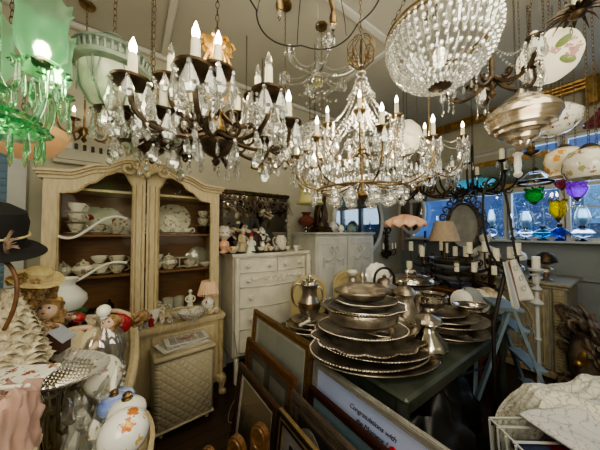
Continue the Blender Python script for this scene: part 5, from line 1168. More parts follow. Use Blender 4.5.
# right, second shelf
bowl('bowl', 'white bowl at the left end of the right second shelf', incab(156, s2+.002, 2.58), .05, .06, 'f2'); bowl('bowl', 'white bowl stacked on the left bowl, right second shelf', incab(156, s2+.078, 2.58), .05, .05, 'china')
pot('casserole', 'white lidded china tureen with sprigs on the right second shelf', incab(169, s2+.002, 2.60), 'f3', .062, .085, .3, spout=False, cat='tureen')
plate_up('glass_plate', 'fluted glass plate standing at the right of the second shelf', incab(199, s2, 2.78), .125, 'crysd', lean=12, mod=lambda th, k: 1+.05*cos(8*th))
plate_flat('saucer', 'white saucer under the cup on the right second shelf', incab(190, s2+.002, 2.58), .065, 'china'); cup('teacup', 'white sprigged cup and gilt rim on the right second shelf', incab(190, s2+.012, 2.58), 'f3', .044, .045, 0)
t = thing('cake_stand', 'thin glass tray on a tall stem on the right second shelf', 'stand', incab(180, s2+.002, 2.66)); MB().lathe([(0, 0), (.035, .002), (.006, .012), (.006, .09), (.08, .095), (.08, .10), (0, .10)], 20).build('tray', M['china'], t); MB().tube([(0, 0, .10), (0, 0, .17)], .003, 6).build('stem', M['brass'], t)
bowl('butter_dish', 'low white dish at the right end of the second shelf', incab(206, s2+.002, 2.58), .05, .03, 'china')
# counter, right side
pot('teapot', 'cream teapot with gilt lid behind the figurines on the cabinet counter', incab(158, s3, 2.58), 'f2', .06, .10, 2.9)
cup('pitcher', 'white creamer jug with tall handle by the centre post', at(153, 310, y=2.44)[:2]+(s3,), 'china', .045, .10, 0)
for j, px in enumerate((169, 180)):
    q = MB().lathe([(0, 0), (.045, 0), (.05, .15), (.045, .15), (.04, .006), (0, .006)], 18); tag(q.build('cut_glass_tumbler', M['crysd'], loc=incab(px, s3, 2.62), smooth=0), ('left', 'right')[j]+' cut glass tumbler at the back of the cabinet counter', 'glass')
bowl('bowl', 'white fluted bowl behind the big floral bowl on the counter', incab(181, s3, 2.46), .068, .055, 'china', mod=lambda th, k: 1+.03*k*cos(12*th))
bowl('mixing_bowl', 'wide white bowl with dark floral band and cream lining on the counter', at(192, 318, y=2.34)[:2]+(s3,), .095, .062, 'f3')
p = at(191, 300, y=2.46); t = thing('figurine', 'white porcelain lady figurine on the cabinet counter', 'figurine', (p.x, 2.50, s3)); t.scale = (1.45,)*3; MB().lathe([(0, 0), (.034, 0), (.035, .01), (.022, .05), (.014, .085), (.02, .105), (.018, .12), (.007, .13), (.006, .136)], 16).build('gown', M['china'], t); MB().ball((0, 0, .148), .014).build('head', M['china'], t)
for s in (-1, 1): MB().tube(bez((s*.016, 0, .118), (s*.032, 0, .11), (s*.035, -.012, .09), (s*.012, -.022, .085), 6), .005, 6).build('arm', M['china'], t)
# floral base lamp with pleated shade
p = at(209, 300, y=2.42); t = thing('table_lamp', 'small lamp with peach pleated fringed shade on the cabinet counter', 'lamp', (p.x, 2.45, s3)); t.scale = (1.25,)*3
MB().lathe([(0, 0), (.035, 0), (.04, .012), (.03, .02), (.05, .06), (.048, .09), (.02, .12), (.012, .14), (0, .14)], 20).build('base', M['f1'], t); MB().tube([(0, 0, .13), (0, 0, .20)], .006, 6).build('stem', M['brass'], t)
MB().lathe([(.075, .155), (.05, .245)], 48, mod=lambda th, k: 1+.03*cos(24*th)).build('lamp_shade', M['shadep'], t)
q = MB()
for k in range(36): a = 2*pi*k/36; q.tube([(.075*cos(a), .075*sin(a), .157), (.077*cos(a), .077*sin(a), .138)], .003, 4)
tag(q.build('fringe', M['shadep'], t), None, None, kind='stuff')
# dog/cat figurines along counter edge
def critter(label, loc, mm, s=.03, rz=0):
    t = thing('animal_figurine', label, 'figurine', loc, rz); b = MB().ball((0, 0, s*.75), s, (1, .8, .78), 12, 8).ball((s*.55, 0, s*1.5), s*.55, (1, .9, .95), 12, 8)
    for a in (-1, 1):
        b.tube([(s*.5, a*s*.4, s*.8), (s*.6, a*s*.4, .002)], [s*.24, s*.22], 7); b.tube([(-s*.5, a*s*.4, s*.6), (-s*.45, a*s*.45, .002)], [s*.3, s*.22], 7)
        b.lathe([(s*.2, 0), (s*.12, s*.2), (0, s*.36)], 6, (s*.5, a*s*.32, s*1.85))
    b.tube(bez((-s*.9, 0, s*.6), (-s*1.5, 0, s*.6), (-s*1.4, 0, s*1.4), (-s*1.1, 0, s*1.6), 6), s*.14, 6); b.ball((s*1.05, 0, s*1.4), s*.24, n=8); b.build('body', M[mm], t)
    q = MB()
    for a in (-1, 1): q.ball((s*.98, a*s*.2, s*1.62), s*.07, n=6)
    q.ball((s*1.28, 0, s*1.45), s*.07, n=6); q.build('face', M['blackp'], t); return t
critter('small dark blue grey cat figurine on the counter edge, leftmost', at(139, 325, y=2.33)[:2]+(s3,), 'greybl', .027, -1.6)
critter('small slate animal figurine second along the counter edge', at(146, 323, y=2.35)[:2]+(s3,), 'greybl', .022, -1.2)
critter('white dog figurine with brown patches on the counter edge', at(170, 318, y=2.34)[:2]+(s3,), 'f3', .034, -1.5)
critter('small cream animal figurine between bears on the counter', at(162, 316, y=2.38)[:2]+(s3,), 'chinag', .026, -2)
def little_person(label, loc, dress, h=.10, rz=0, hat=None, name='figurine', beard=False, hair=None):
    t = thing(name, label, 'figurine', loc, rz)
    MB().lathe([(0, 0), (h*.28, 0), (h*.27, h*.05), (h*.16, h*.45), (h*.14, h*.62), (h*.17, h*.68), (h*.06, h*.76), (h*.06, h*.78)], 14, sy=.8).build('gown', M[dress], t)
    hd = MB().ball((0, 0, h*.87), h*.105, (1, 1, 1.15), 12, 8).ball((0, -h*.11, h*.86), h*.02, n=6).build('head', M['doll'], t)
    for a in (-1, 1): MB().tube(bez((a*h*.15, 0, h*.66), (a*h*.27, 0, h*.55), (a*h*.24, -h*.12, h*.42), (a*h*.06, -h*.2, h*.45), 6), [h*.05]*5+[h*.04, h*.03], 6).build('arm', M[dress], t)
    if hat: MB().lathe([(h*.13, h*.90), (h*.13, h*.95), (h*.07, h*1.08), (0, h*1.2)], 12).build('hat', M[hat], t)
    if hair: MB().ball((0, h*.03, h*.9), h*.125, (1, 1, 1.1), 12, 8).build('hair', M[hair], t)
    if beard: MB().ball((0, -h*.09, h*.78), h*.10, (.9, .5, 1.4), 10, 8).build('beard', M['chinag'], t)
    return t
little_person('small figurine with red coat between the cats and dog on the counter', at(151, 322, y=2.36)[:2]+(s3,), 'redc', .09, 0, 'redo')
little_person('small cream bear like figurine in front of the cream teapot', at(163, 312, y=2.42)[:2]+(s3,), 'dollc', .075, 0)
q = MB(); random.seed(4)
for k in range(14): a = 2*pi*k/14; q.ball((.04*cos(a), .022*sin(a), .02+.012*(k % 3)), .017, n=7, m=5)
tag(q.build('shell_dish', M['dollc'], loc=at(213, 318, y=2.38)[:2]+(s3,)), 'small cream shell cluster at the right end of the counter', 'ornament')
# curved white metal rods across left door
a0_, a1_, a2_, a3_ = at(58, 236, y=2.42), at(84, 248, y=2.40), at(98, 206, y=2.40), at(127, 219, y=2.43)
o = MB().tube([p-a0_ for p in bez(a0_, a1_, a2_, a3_, 20)], .010, 8).build('curved_rod', M['china'], loc=a0_); tag(o, 'upper white curved metal bracket across the left glass door', 'bracket')
a0_, a1_, a2_, a3_ = at(74, 282, y=2.40), at(96, 272, y=2.40), at(105, 258, y=2.40), at(127, 263, y=2.43)
o = MB().tube([p-a0_ for p in bez(a0_, a1_, a2_, a3_, 20)], .009, 8).build('curved_rod', M['china'], loc=a0_); tag(o, 'lower white curved metal bracket across the left glass door', 'bracket')

# ---------------- dresser top: figurines, tea set, flowers
DT = 1.32
def ondr(px, y=2.50): p = at(px, 250, y=y); return (p.x, y, DT)
t = thing('oval_tray', 'dark oval tray under the tea set on the dresser', 'tray', ondr(268, 2.52)); MB().lathe([(0, 0), (.24, 0), (.27, .018), (.265, .02), (.24, .006), (0, .006)], 36, sy=.42).build('tray', M['bronze'], t)
tray2 = thing('oval_tray', 'small dark tray at the left end of the dresser top', 'tray', ondr(236, 2.50)); MB().lathe([(0, 0), (.10, 0), (.12, .012), (.10, .005), (0, .005)], 28, sy=.6).build('tray', M['bronze'], tray2)
bowl('trinket_box', 'round cream lidded box on the small left tray', ondr(233, 2.50)[:2]+(DT+.008,), .055, .05, 'f6', 'box')
little_person('white bearded santa figurine with red cap on the dresser', ondr(251, 2.44), 'china', .20, 0, 'redo', beard=True)
little_person('cream lady figurine with bonnet behind the santa', ondr(243, 2.60), 'dollc', .26, .2, 'lace')
little_person('dark dressed figurine with black hat behind the tea set', ondr(255, 2.62), 'dark', .30, .1, 'felt')
pot('pitcher', 'cream floral pitcher at the right of the tea set', ondr(281, 2.56)[:2]+(DT+.006,), 'f1', .06, .15, 0, lid=False, cat='pitcher', spout=False)
for j, px in enumerate((261, 266, 271, 276, 282, 287)):
    cup('teacup', ['white gold teacup at the left of the dresser tray', 'second small teacup on the dresser tray, behind the santa', 'third small flowered teacup on the dresser tray', 'teacup in front of the floral pitcher, left', 'teacup directly before the floral pitcher', 'rightmost small teacup on the dresser tray'][j], ondr(px, 2.47+.025*(j % 2))[:2]+(DT+.008,), ('f1', 'f6', 'f1', 'f3', 'f1', 'f6')[j], .032, .042, .5*j)
pot('sugar_bowl', 'small gilt lidded sugar bowl on the dresser tray', ondr(268, 2.57)[:2]+(DT+.008,), 'f6', .035, .055, .3, spout=False)
bowl('bowl', 'black oval dish in front on the dresser edge', ondr(256, 2.43)[:2]+(DT,), .06, .02, 'blackp', 'dish')
cup('mug', 'white mug at the right corner of the dresser', ondr(296, 2.47), 'china', .03, .05, 0)
# flower bouquet in vase (white and cream blooms) + hanging dried bouquet
def bouquet(name, label, loc, n, R_, H_, cols, stem=True, vase=None, seed=1, r=(.022, .04)):
    random.seed(seed); t = thing(name, label, 'flowers', loc)
    if vase: MB().lathe([(0, 0), (.04, 0), (.055, .04), (.03, .10), (.04, .12), (.035, .12)], 18).build('vase', M[vase], t)
    src = {}
    for k in range(n):
        a = random.uniform(0, 2*pi); rr = R_*sqrt(random.random()); z = H_*(.55+.45*random.random())*(1-.3*rr/R_)
        cm = cols[k % len(cols)]; s_ = random.uniform(*r)
        if cm not in src:
            q = MB()
            for j in range(9):
                b = 2*pi*j/9*1.618; q.ball((.5*cos(b), .5*sin(b), .1*(j % 3)), .5, (1, 1, .5), 7, 4)
            q.ball((0, 0, .25), .4, (1, 1, .7), 7, 4); src[cm] = q.build('blossom', M[cm], t); o = src[cm]
        else: o = src[cm].copy(); COL.objects.link(o); o.parent = t
        o.location = (rr*cos(a), rr*sin(a)*.6, z); o.scale = (s_,)*3; o.rotation_euler = (random.uniform(-.8, .8), random.uniform(-.8, .8), a)
    q = MB()
    for k in range(n): a = random.uniform(0, 6.28); rr = R_*.9*sqrt(random.random()); q.tube([(0, 0, .08 if vase else 0), (rr*cos(a), rr*sin(a)*.6, H_*random.uniform(.5, .95))], .0022, 4)
    if stem: tag(q.build('stems', M['root'], t), None, None, kind='stuff')
    return t
bouquet('flower_bouquet', 'cream and white flower bouquet in a vase at the left of the dresser', ondr(240, 2.66), 26, .13, .36, ('chinag', 'dollc', 'lace'), vase='f1', seed=2)
bouquet('flower_bouquet', 'tall white silk flower spray before the mirror', ondr(262, 2.72), 18, .10, .30, ('chinag', 'china'), vase='china', seed=3)
p = at(266, 226, y=2.74); bouquet('dried_posy', 'hanging posy of cream dried roses against the mirror', (p.x, 2.76, p.z), 26, .085, .27, ('dollc', 'lace', 'chinag'), seed=5)
q = MB(); random.seed(8)
for k in range(40):
    x0 = random.uniform(-.42, .42); q.tube(bez((x0, 0, .60), (x0+random.uniform(-.12, .12), -.03, .66), (x0+random.uniform(-.2, .2), -.05, .52), (x0+random.uniform(-.25, .25), -.04, .42+random.uniform(0, .2)), 6), [.011, .010, .009, .007, .006, .004, .002], 5)
o = q.build('twig_garland', M['root'], loc=(1.325, 2.78, 1.33)); tag(o, 'dark tangled twig garland across the upper part of the dresser mirror', 'garland')
# oil lamp behind flowers
p = ondr(224, 2.66); t = thing('oil_lamp', 'pink glass oil lamp with globe at the left of the dresser', 'oil lamp', p); MB().lathe([(0, 0), (.06, 0), (.03, .03), (.06, .08), (.05, .12), (.02, .14)], 18).build('base', M['pinkg'], t); MB().lathe([(.03, .14), (.08, .19), (.07, .27), (.035, .30)], 20).build('globe', M['f2'], t)
# ---------------- on the armoire
AT = 1.545
def onar(px, y=2.62): p = at(px, 232, y=y); return (p.x, y, AT)
t = thing('hurricane_lamp', 'oxblood glass hurricane lamp with ruffled top at the armoire corner', 'oil lamp', onar(298, 2.66)[:2]+(AT,))
t.location.x = 1.98
MB().lathe([(0, 0), (.05, 0), (.02, .015), (.02, .02), (.05, .04), (.02, .06), (.03, .07)], 18).build('base', M['glassc'], t)
MB().lathe([(.04, .07), (.10, .11), (.12, .15), (.095, .20), (.05, .225), (.045, .24), (.07, .275)], 28, mod=lambda th, k: 1+(.06*cos(8*th) if k > .85 else 0)).build('shade', M['redg'], t)
t = thing('urn_base', 'dark bronze stepped urn base with twisted figures on the armoire', 'ornament', onar(321, 2.6))
MB().lathe([(0, 0), (.17, 0), (.175, .02), (.15, .035), (.155, .06), (.12, .08), (.10, .14), (.05, .16), (0, .16)], 28).build('base', M['bronze'], t); q = MB()
for k in range(6): a = 2*pi*k/6; q.tube(bez((.06*cos(a), .06*sin(a), .14), (.12*cos(a+.5), .12*sin(a+.5), .3), (.02*cos(a+1), .02*sin(a+1), .4), (.07*cos(a+1.5), .07*sin(a+1.5), .52), 10), [.03, .028, .026, .024, .022, .02, .02, .022, .02, .016, .01], 7)
q.build('twisted_figures', M['bronze'], t)
for (px, r, mm, lab, y) in ((333, .075, 'milk', 'white milk glass globe left on the armoire', 2.68), (341, .05, 'china', 'white china dish with lid between globes on the armoire', 2.5), (352, .055, 'f1', 'small rose patterned globe on the armoire', 2.66), (373, .085, 'seag', 'pale green glass globe at the right of the armoire', 2.62)):
    t = thing('glass_globe', lab, 'lamp globe', onar(px, y)); t.location.x = min(t.location.x, 2.86); MB().lathe([(0, 0), (r*.5, 0), (r*.5, r*.2), (r*.9, r*.55), (r, r*1.1), (r*.8, r*1.7), (r*.4, r*2.0), (r*.42, r*2.2)], 22).build('globe', M[mm], t)
# ---------------- window sill: oil lamps
SL = 1.437
def oillamp(label, px, mm, shade=None, r=.09, h=.16, x=WB-.09, chim=None, two=False):
    r *= .85
    p = at(px, 240, x=x); t = thing('oil_lamp', label, 'oil lamp', (x, p.y, SL))
    MB().lathe([(0, 0), (r*.65, 0), (r*.5, .02), (r*.18, .04), (r*.22, .05), (r*.9, h*.45), (r, h*.6), (r*.75, h*.8), (r*.22, h*.92), (r*.2, h)], 24).build('font', M[mm], t)
    MB().lathe([(r*.2, h*.93), (r*.3, h), (r*.28, h*1.12), (r*.1, h*1.16), (0, h*1.16)], 14).build('burner', M['bronze'], t)
    if shade: MB().lathe([(r*.3, h*1.1), (r*.55, h*1.35), (r*.68, h*1.7), (r*.55, h*2.1), (r*.38, h*2.4), (r*.4, h*2.5)], 22).build('glass_shade', M[shade], t)
    if chim: MB().lathe([(r*.3, h*1.1), (r*.5, h*1.35), (r*.3, h*1.8), (r*.3, h*2.5)], 16).build('chimney', M[chim], t)
    return t
oillamp('teal blue glass oil lamp font on the window sill', 543, 'teal', r=.115, h=.17)
oillamp('cobalt blue glass oil lamp font on the window sill', 560, 'cobalt', r=.105, h=.19)
oillamp('clear glass oil lamp with frosted shade at the right of the sill', 583, 'glassc', 'seag', r=.125, h=.17)
oillamp('clear oil lamp with pale frosted shade left of the teal one', 526, 'glassc', 'seag', r=.11, h=.16)
oillamp('pale frosted oil lamp standing behind the iron hoop', 492, 'glassc', 'seag', r=.08, h=.18)
oillamp('small clear oil lamp with chimney near the iron hoop top', 513, 'glassc', None, r=.07, h=.15, chim='glassc')
oillamp('clear oil lamp with tall chimney at the left end of the sill', 438, 'glassc', None, r=.07, h=.16, chim='glassc')

KS = 1.0
# ================================================================ silverware on the green table
TT = .7475
def oval(name, label, loc, r, sy, h, mm, cat='tray', scal=0, cnt=12, rope=0, rz=0, foot=.7, tilt=0, n=72):
    t = thing(name, label, cat, loc, rz)
    if tilt: t.rotation_euler = (rad(tilt), 0, rz)
    zm = (lambda th, k: (scal*.35*cos(cnt*th) if k > .45 and k < .9 else 0))
    MB().lathe([(0, .003), (r*foot, 0), (r*foot, .003), (r*(foot+.08), h*.55), (r*.97, h*.9), (r, h), (r*.985, h+.004), (r*.95, h+.002), (r*(foot+.05), h*.55+.004), (r*(foot-.02), .007), (0, .007)], n, sy=sy, mod=lambda th, k: 1+(scal*abs(cos(cnt*th/2)) if .35 < k < .85 else 0)).build('dish', M[mm], t)
    e = MB(); N = 96 if not rope else 110
    pts = [(r*(.99+scal*abs(cos(cnt*2*pi*i/N/2)))*cos(2*pi*i/N), sy*r*(.99+scal*abs(cos(cnt*2*pi*i/N/2)))*sin(2*pi*i/N), h+.003) for i in range(N)]
    if rope:
        for i, p in enumerate(pts): e.ball(p, rope, (1, 1, .9), 6, 4)
    else: e.tube(pts, .0035, 6, True)
    e.build('rim', M['silver'], t); return t
base = Vector((1.27, 1.01, 0)); lr = R2
def sk(k, z, f=0): return (base.x-lr.x*k+F2.x*f, base.y-lr.y*k+F2.y*f, z)
RZ = math.atan2(R2.y, R2.x)
oval('silver_platter', 'largest oval silver platter at the bottom of the front stack', sk(-.01, TT), .40, .70, .04, 'silverd', rz=RZ)
oval('silver_tray', 'oval silver tray with rope twist rim near the bottom of the front stack', sk(.02, .785), .375, .72, .025, 'silver', rope=.009, rz=RZ+.04)
oval('silver_tray', 'plain oval silver tray above the rope edged one, front stack', sk(-.02, .82), .35, .76, .028, 'silver', rz=RZ-.1, tilt=-1.5, rope=.005)
oval('silver_tray', 'large scalloped silver tray with shell edge in the middle of the front stack', sk(.03, .855), .33, .78, .045, 'silverd', scal=.09, cnt=12, rope=.008, rz=RZ+.05, tilt=2.5)
oval('silver_tray', 'round silver tray with beaded rim above the scalloped tray', sk(.06, .915), .28, .8, .03, 'silver', rope=.006, rz=RZ-.2, tilt=-2)
oval('silver_dish', 'small tilted silver dish with chased centre, right side of front stack', sk(-.12, .925), .20, .7, .02, 'silverb', rz=RZ+.3, tilt=4)
t = thing('silver_basin', 'deep silver basin with flared wavy rim in the front stack', 'basin', sk(.05, .955), RZ)
MB().lathe([(0, 0), (.14, 0), (.17, .01), (.215, .04), (.22, .075), (.21, .10), (.235, .118), (.265, .125), (.262, .129), (.23, .124), (.20, .105), (.20, .05), (0, .02)], 72, sy=.78, mod=lambda th, k: 1+(.03*cos(10*th) if .5 < k < .8 else 0)).build('bowl', M['silver'], t)
q = MB(); 
for i in range(100): a = 2*pi*i/100; q.ball((.265*(1+.03*cos(10*a))*cos(a), .78*.265*(1+.03*cos(10*a))*sin(a), .127), .006, n=5, m=4)
q.build('beaded_rim', M['silverb'], t)
oval('silver_dish', 'wide shallow silver dish resting in the flared basin', sk(.045, 1.05), .225, .8, .028, 'silverd', rope=.0, rz=RZ)
oval('silver_dish', 'white edged gadroon dish under the covered dish', sk(.03, 1.09), .19, .8, .025, 'silver', rope=.006, rz=RZ, scal=.03, cnt=8)
t = thing('covered_dish', 'oval silver covered serving dish with finial, top of the front stack', 'dish', sk(.055, 1.115), RZ)
MB().lathe([(0, 0), (.10, 0), (.14, .02), (.155, .045), (.18, .052), (.18, .056), (.14, .05), (0, .02)], 48, sy=.72).build('base', M['silver'], t)
MB().lathe([(.182, .058), (.18, .066), (.165, .07), (.15, .082), (.12, .094), (.10, .095), (.085, .105), (.04, .112), (0, .113)], 48, sy=.72).build('lid', M['silverd'], t)
MB().lathe([(0, .11), (.012, .112), (.006, .125), (.016, .14), (.018, .155), (.010, .175), (0, .185)], 14).build('finial', M['silverd'], t)
# left trays and the water pitcher
PB = at(300, 325, z=TT+.0); px_, py_ = 1.20, 1.57
oval('silver_tray', 'large footed silver tray beneath the water pitcher', (px_+.01, py_, TT), .20, .8, .03, 'silver', rope=.005, rz=RZ); oval('silver_tray', 'second silver tray with scalloped rim under the pitcher', (px_+.02, py_, TT+.035), .20, .8, .03, 'silverd', scal=.05, cnt=8, rz=RZ)
oval('silver_tray', 'upper round silver tray directly under the pitcher', (px_+.03, py_, TT+.07), .17, .85, .022, 'silver', rz=RZ)
t = thing('silver_coaster', 'small glossy white handled server lying on the pitcher tray', 'server', (px_-.09, py_-.06, TT+.10), rad(15)); MB().tube([(-.06, 0, 0), (.06, 0, .004)], [.012, .012], 8).build('handle', M['china'], t); MB().lathe([(0, 0), (.02, 0), (.022, .008), (0, .01)], 12, (.08, 0, 0)).build('end_cap', M['silverb'], t)
t = thing('silver_pitcher', 'silver lidded water pitcher with chased band and two tall handles', 'pitcher', (px_+.0, py_, TT+.082), rad(-125)); t.scale = (.98, .98, 1.12)
MB().lathe([(0, 0), (.06, 0), (.062, .01), (.04, .02), (.035, .035), (.075, .06), (.092, .10), (.09, .14), (.07, .165), (.062, .20), (.066, .24), (.075, .26), (.07, .262), (.058, .22), (0, .20)], 36).build('body', M['silver'], t)
MB().lathe([(.0925, .10), (.094, .12), (.091, .14)], 36, mod=lambda th, k: 1+.02*cos(18*th)).build('chased_band', M['brass'], t)
MB().lathe([(.072, .262), (.07, .27), (.05, .285), (.03, .30), (0, .305)], 28, mod=lambda th, k: 1+.05*cos(9*th)).lathe([(0, .30), (.008, .305), (.014, .32), (0, .335)], 10).build('lid', M['silverb'], t)
MB().tube(bez((0, -.06, .25), (0, -.17, .33), (0, -.17, .10), (0, -.08, .10), 14), .009, 8).build('handle', M['silverd'], t); MB().tube(bez((0, .065, .24), (0, .12, .26), (0, .12, .14), (0, .085, .13), 12), .007, 8).build('handle', M['silverd'], t)
MB().prism([(-.03, .21), (.03, .21), (.035, .265), (-.035, .265)], -.105, -.05).build('spout', M['silver'], t) if False else None
q = MB()
for k in range(7): q.ball((.05*cos(k*.9), .05*sin(k*.9), .29), .012, n=8)
q.build('crown_ornament', M['silverb'], t)
# tall dark coffee pot
cp = at(405, 342, z=TT); t = thing('coffee_pot', 'tall dark silver coffee pot behind the front stack', 'coffee pot', (1.72, 1.05, TT), RZ+.5); t.scale = (1.05, 1.05, 1.12)
MB().lathe([(0, 0), (.07, 0), (.072, .012), (.05, .03), (.09, .07), (.105, .12), (.085, .19), (.06, .25), (.065, .29), (.075, .30), (0, .30)], 28, mod=lambda th, k: 1+.02*cos(12*th)).build('body', M['silverd'], t)
MB().lathe([(.078, .30), (.07, .32), (.04, .345), (.012, .355), (.02, .375), (0, .39)], 24).build('lid', M['silverd'], t)
MB().tube(bez((.09, 0, .10), (.18, 0, .12), (.11, 0, .24), (.17, 0, .28), 10), [.026, .024, .022, .02, .018, .016, .014, .013, .012, .012, .013], 8).build('spout', M['silverd'], t)
MB().tube(bez((-.06, 0, .28), (-.18, 0, .31), (-.17, 0, .10), (-.09, 0, .10), 12), .009, 8).build('handle', M['silverd'], t)
# urn shaped sugar at the table edge
t = thing('silver_sugar_urn', 'bulbous silver sugar urn with flower lid at the table edge', 'urn', (1.53, .78, TT)); t.scale = (1.3,)*3
MB().lathe([(0, 0), (.05, 0), (.052, .008), (.04, .018), (.07, .045), (.085, .075), (.078, .10), (.04, .14), (.034, .165), (.06, .185), (.058, .19), (0, .19)], 40, mod=lambda th, k: 1+.03*cos(10*th)).build('body', M['silverb'], t)
MB().lathe([(.062, .19), (.055, .205), (.02, .22), (.012, .225)], 28, mod=lambda th, k: 1+.06*cos(8*th)).ball((0, 0, .235), .016).build('lid', M['silver'], t)
# right hand stack
bx, by = 2.03, .86
for k, (nm, lab, r, h, mm, sc_, rp) in enumerate((('silver_tray', 'footed silver tray at the bottom of the right stack', .26, .05, 'silverd', .0, 0), ('silver_bowl', 'wide engraved silver bowl in the right stack', .30, .085, 'silver', .0, .005), ('silver_tray', 'oval silver tray with raised rim in the right stack', .27, .03, 'silverd', .04, 0), ('silver_tray', 'upper silver tray of the right stack with gadroon rim', .22, .03, 'silver', .03, .005))):
    z = TT+(0, .05, .125, .15)[k]; oval(nm, lab, (bx+.0-.01*k, by+.0+.03*k, z), r, .8, h, mm, rope=rp, scal=sc_, rz=RZ, foot=.6 if k != 1 else .5)
t = thing('silver_bowl', 'footed silver punch bowl with bright rim on top of the right stack', 'bowl', (bx-.06, by+.12, TT+.18)); MB().lathe([(0, 0), (.06, 0), (.05, .02), (.09, .04), (.115, .08), (.11, .11), (.125, .125), (.12, .128), (.10, .11), (.10, .06), (0, .03)], 36).build('bowl', M['silverb'], t); q = MB()
for k in range(16): a = 2*pi*k/16; q.tube(spiral((.112*cos(a), .112*sin(a), .085), .013, .004, 1, (-sin(a), cos(a), 0), (0, 0, 1), 7), .003, 4)
q.build('scroll_band', M['silver'], t)
oval('silver_dish', 'oval silver sauce dish resting on the right side of the right stack', (bx+.20, by-.06, TT+.19), .13, .7, .03, 'silverb', rz=RZ)
bowl('ashtray', 'small white oval dish near the right edge of the green table', (2.19, .70, TT), .055, .03, 'china', 'dish')
# domed covered dish
dx, dy = 2.27, 1.31
oval('silver_tray', 'silver tray beneath the domed dish at the back of the table', (dx, dy, TT), .26, .8, .03, 'silverd', rz=RZ); bowl('silver_bowl', 'upturned silver bowl stand holding up the domed dish', (dx, dy, TT+.03), .17, .15, 'silverd')
bowl('silver_bowl', 'second silver bowl under the domed dish', (dx, dy, TT+.18), .19, .12, 'silver')
t = thing('domed_dish', 'silver domed serving dish with loop handle at the back of the table', 'dish', (dx, dy, TT+.30), RZ)
MB().lathe([(0, 0), (.18, 0), (.235, .015), (.235, .02), (0, .02)], 40, sy=.8).build('base', M['silverd'], t); MB().lathe([(.22, .02), (.215, .035), (.18, .065), (.12, .085), (.05, .093), (0, .094)], 40, sy=.8).build('dome', M['silverb'], t)
MB().tube(bez((-.045, 0, .09), (-.05, 0, .145), (.05, 0, .145), (.045, 0, .09), 12), .006, 8).build('handle', M['silverb'], t)
# teapots and creamers between
def steap(label, loc, s, mm, rz=0, hoop=False, name='silver_teapot'):
    t = thing(name, label, 'teapot', loc, rz)
    MB().lathe([(0, 0), (.06*s, 0), (.062*s, .01*s), (.05*s, .02*s), (.095*s, .05*s), (.11*s, .09*s), (.10*s, .13*s), (.06*s, .155*s), (.055*s, .17*s), (0, .17*s)], 30, mod=lambda th, k: 1+.025*cos(12*th)).build('body', M[mm], t)
    MB().lathe([(.06*s, .168*s), (.045*s, .19*s), (.015*s, .20*s), (.018*s, .215*s), (0, .23*s)], 20).build('lid', M[mm], t)
    MB().tube(bez((.10*s, 0, .07*s), (.17*s, 0, .08*s), (.14*s, 0, .15*s), (.19*s, 0, .18*s), 8), [.022*s, .02*s, .018*s, .016*s, .014*s, .013*s, .012*s, .011*s, .012*s], 8).build('spout', M[mm], t)
    MB().tube(bez((-.09*s, 0, .14*s), (-.2*s, 0, .18*s), (-.19*s, 0, .05*s), (-.10*s, 0, .06*s), 12) if not hoop else bez((-.08*s, 0, .15*s), (-.10*s, 0, .32*s), (.10*s, 0, .32*s), (.08*s, 0, .15*s), 14), .010*s, 8).build('handle', M['iron' if hoop else mm], t); return t
MBX = bowl('silver_bowl', 'upturned dark bowl propping the hooped kettle', (1.93, 1.38, TT), .13, .15, 'silverd')
steap('silver kettle with tall black hoop handle behind the coffee pot', (1.93, 1.38, TT+.15), 1.15, 'silverd', RZ, True, 'kettle')
steap('silver teapot between the coffee pot and the right stack', (1.80, 1.02, TT), .95, 'silver', 2.6)
steap('small silver teapot behind the right stack', (1.93, 1.18, TT), 1.0, 'silverd', 2.9)
steap('low silver teapot with knob lid left of the domed dish', (1.62, 1.26, TT), 1.1, 'silver', 2.2)
steap('dark silver teapot tucked behind the urn', (1.62, .95, TT), .8, 'silverd', -2.0)
for j, (x_, y_, s_, mm, lab) in enumerate(((1.56, 1.50, .8, 'silver', 'silver cream jug left of the kettle'), (1.50, 1.66, .85, 'silverb', 'bright silver jug behind the covered dish'), (1.84, 1.66, .9, 'silverd', 'dark silver jug at the far edge of the table'))):
    t = thing('silver_jug', lab, 'jug', (x_, y_, TT), j); MB().lathe([(0, 0), (.045*s_, 0), (.03*s_, .02), (.06*s_, .06*s_), (.07*s_, .11*s_), (.045*s_, .17*s_), (.055*s_, .22*s_), (.05*s_, .22*s_), (0, .12*s_)], 24).build('body', M[mm], t); MB().tube(bez((-.04*s_, 0, .2*s_), (-.13*s_, 0, .22*s_), (-.12*s_, 0, .08*s_), (-.06*s_, 0, .07*s_), 10), .006, 6).build('handle', M[mm], t)
# candelabrum figure behind the covered dish: white and dark jar
p = (1.93, 1.77); t = thing('oil_lamp', 'dark squat oil lamp with floral top near the armoire end of the table', 'oil lamp', (p[0], p[1], TT+0)); MB().lathe([(0, 0), (.06, 0), (.03, .05), (.02, .16), (.03, .2), (.055, .23), (.055, .30), (.03, .33), (0, .33)], 20).build('base', M['silverd'], t); MB().lathe([(.02, .33), (.05, .35), (.06, .38), (.03, .41)], 18).build('floral_shade', M['f1'], t)
# white fan shell plate + curved white
plate_up('plate', 'white scalloped shell plate behind the hooped kettle', (2.15, 1.60, TT+.22), .13, 'china', rz=RZ, lean=14, mod=lambda th, k: 1+.05*cos(12*th))
bowl('silver_bowl', 'silver bowl supporting the white shell plate', (2.17, 1.60, TT), .09, .21, 'silverd') 
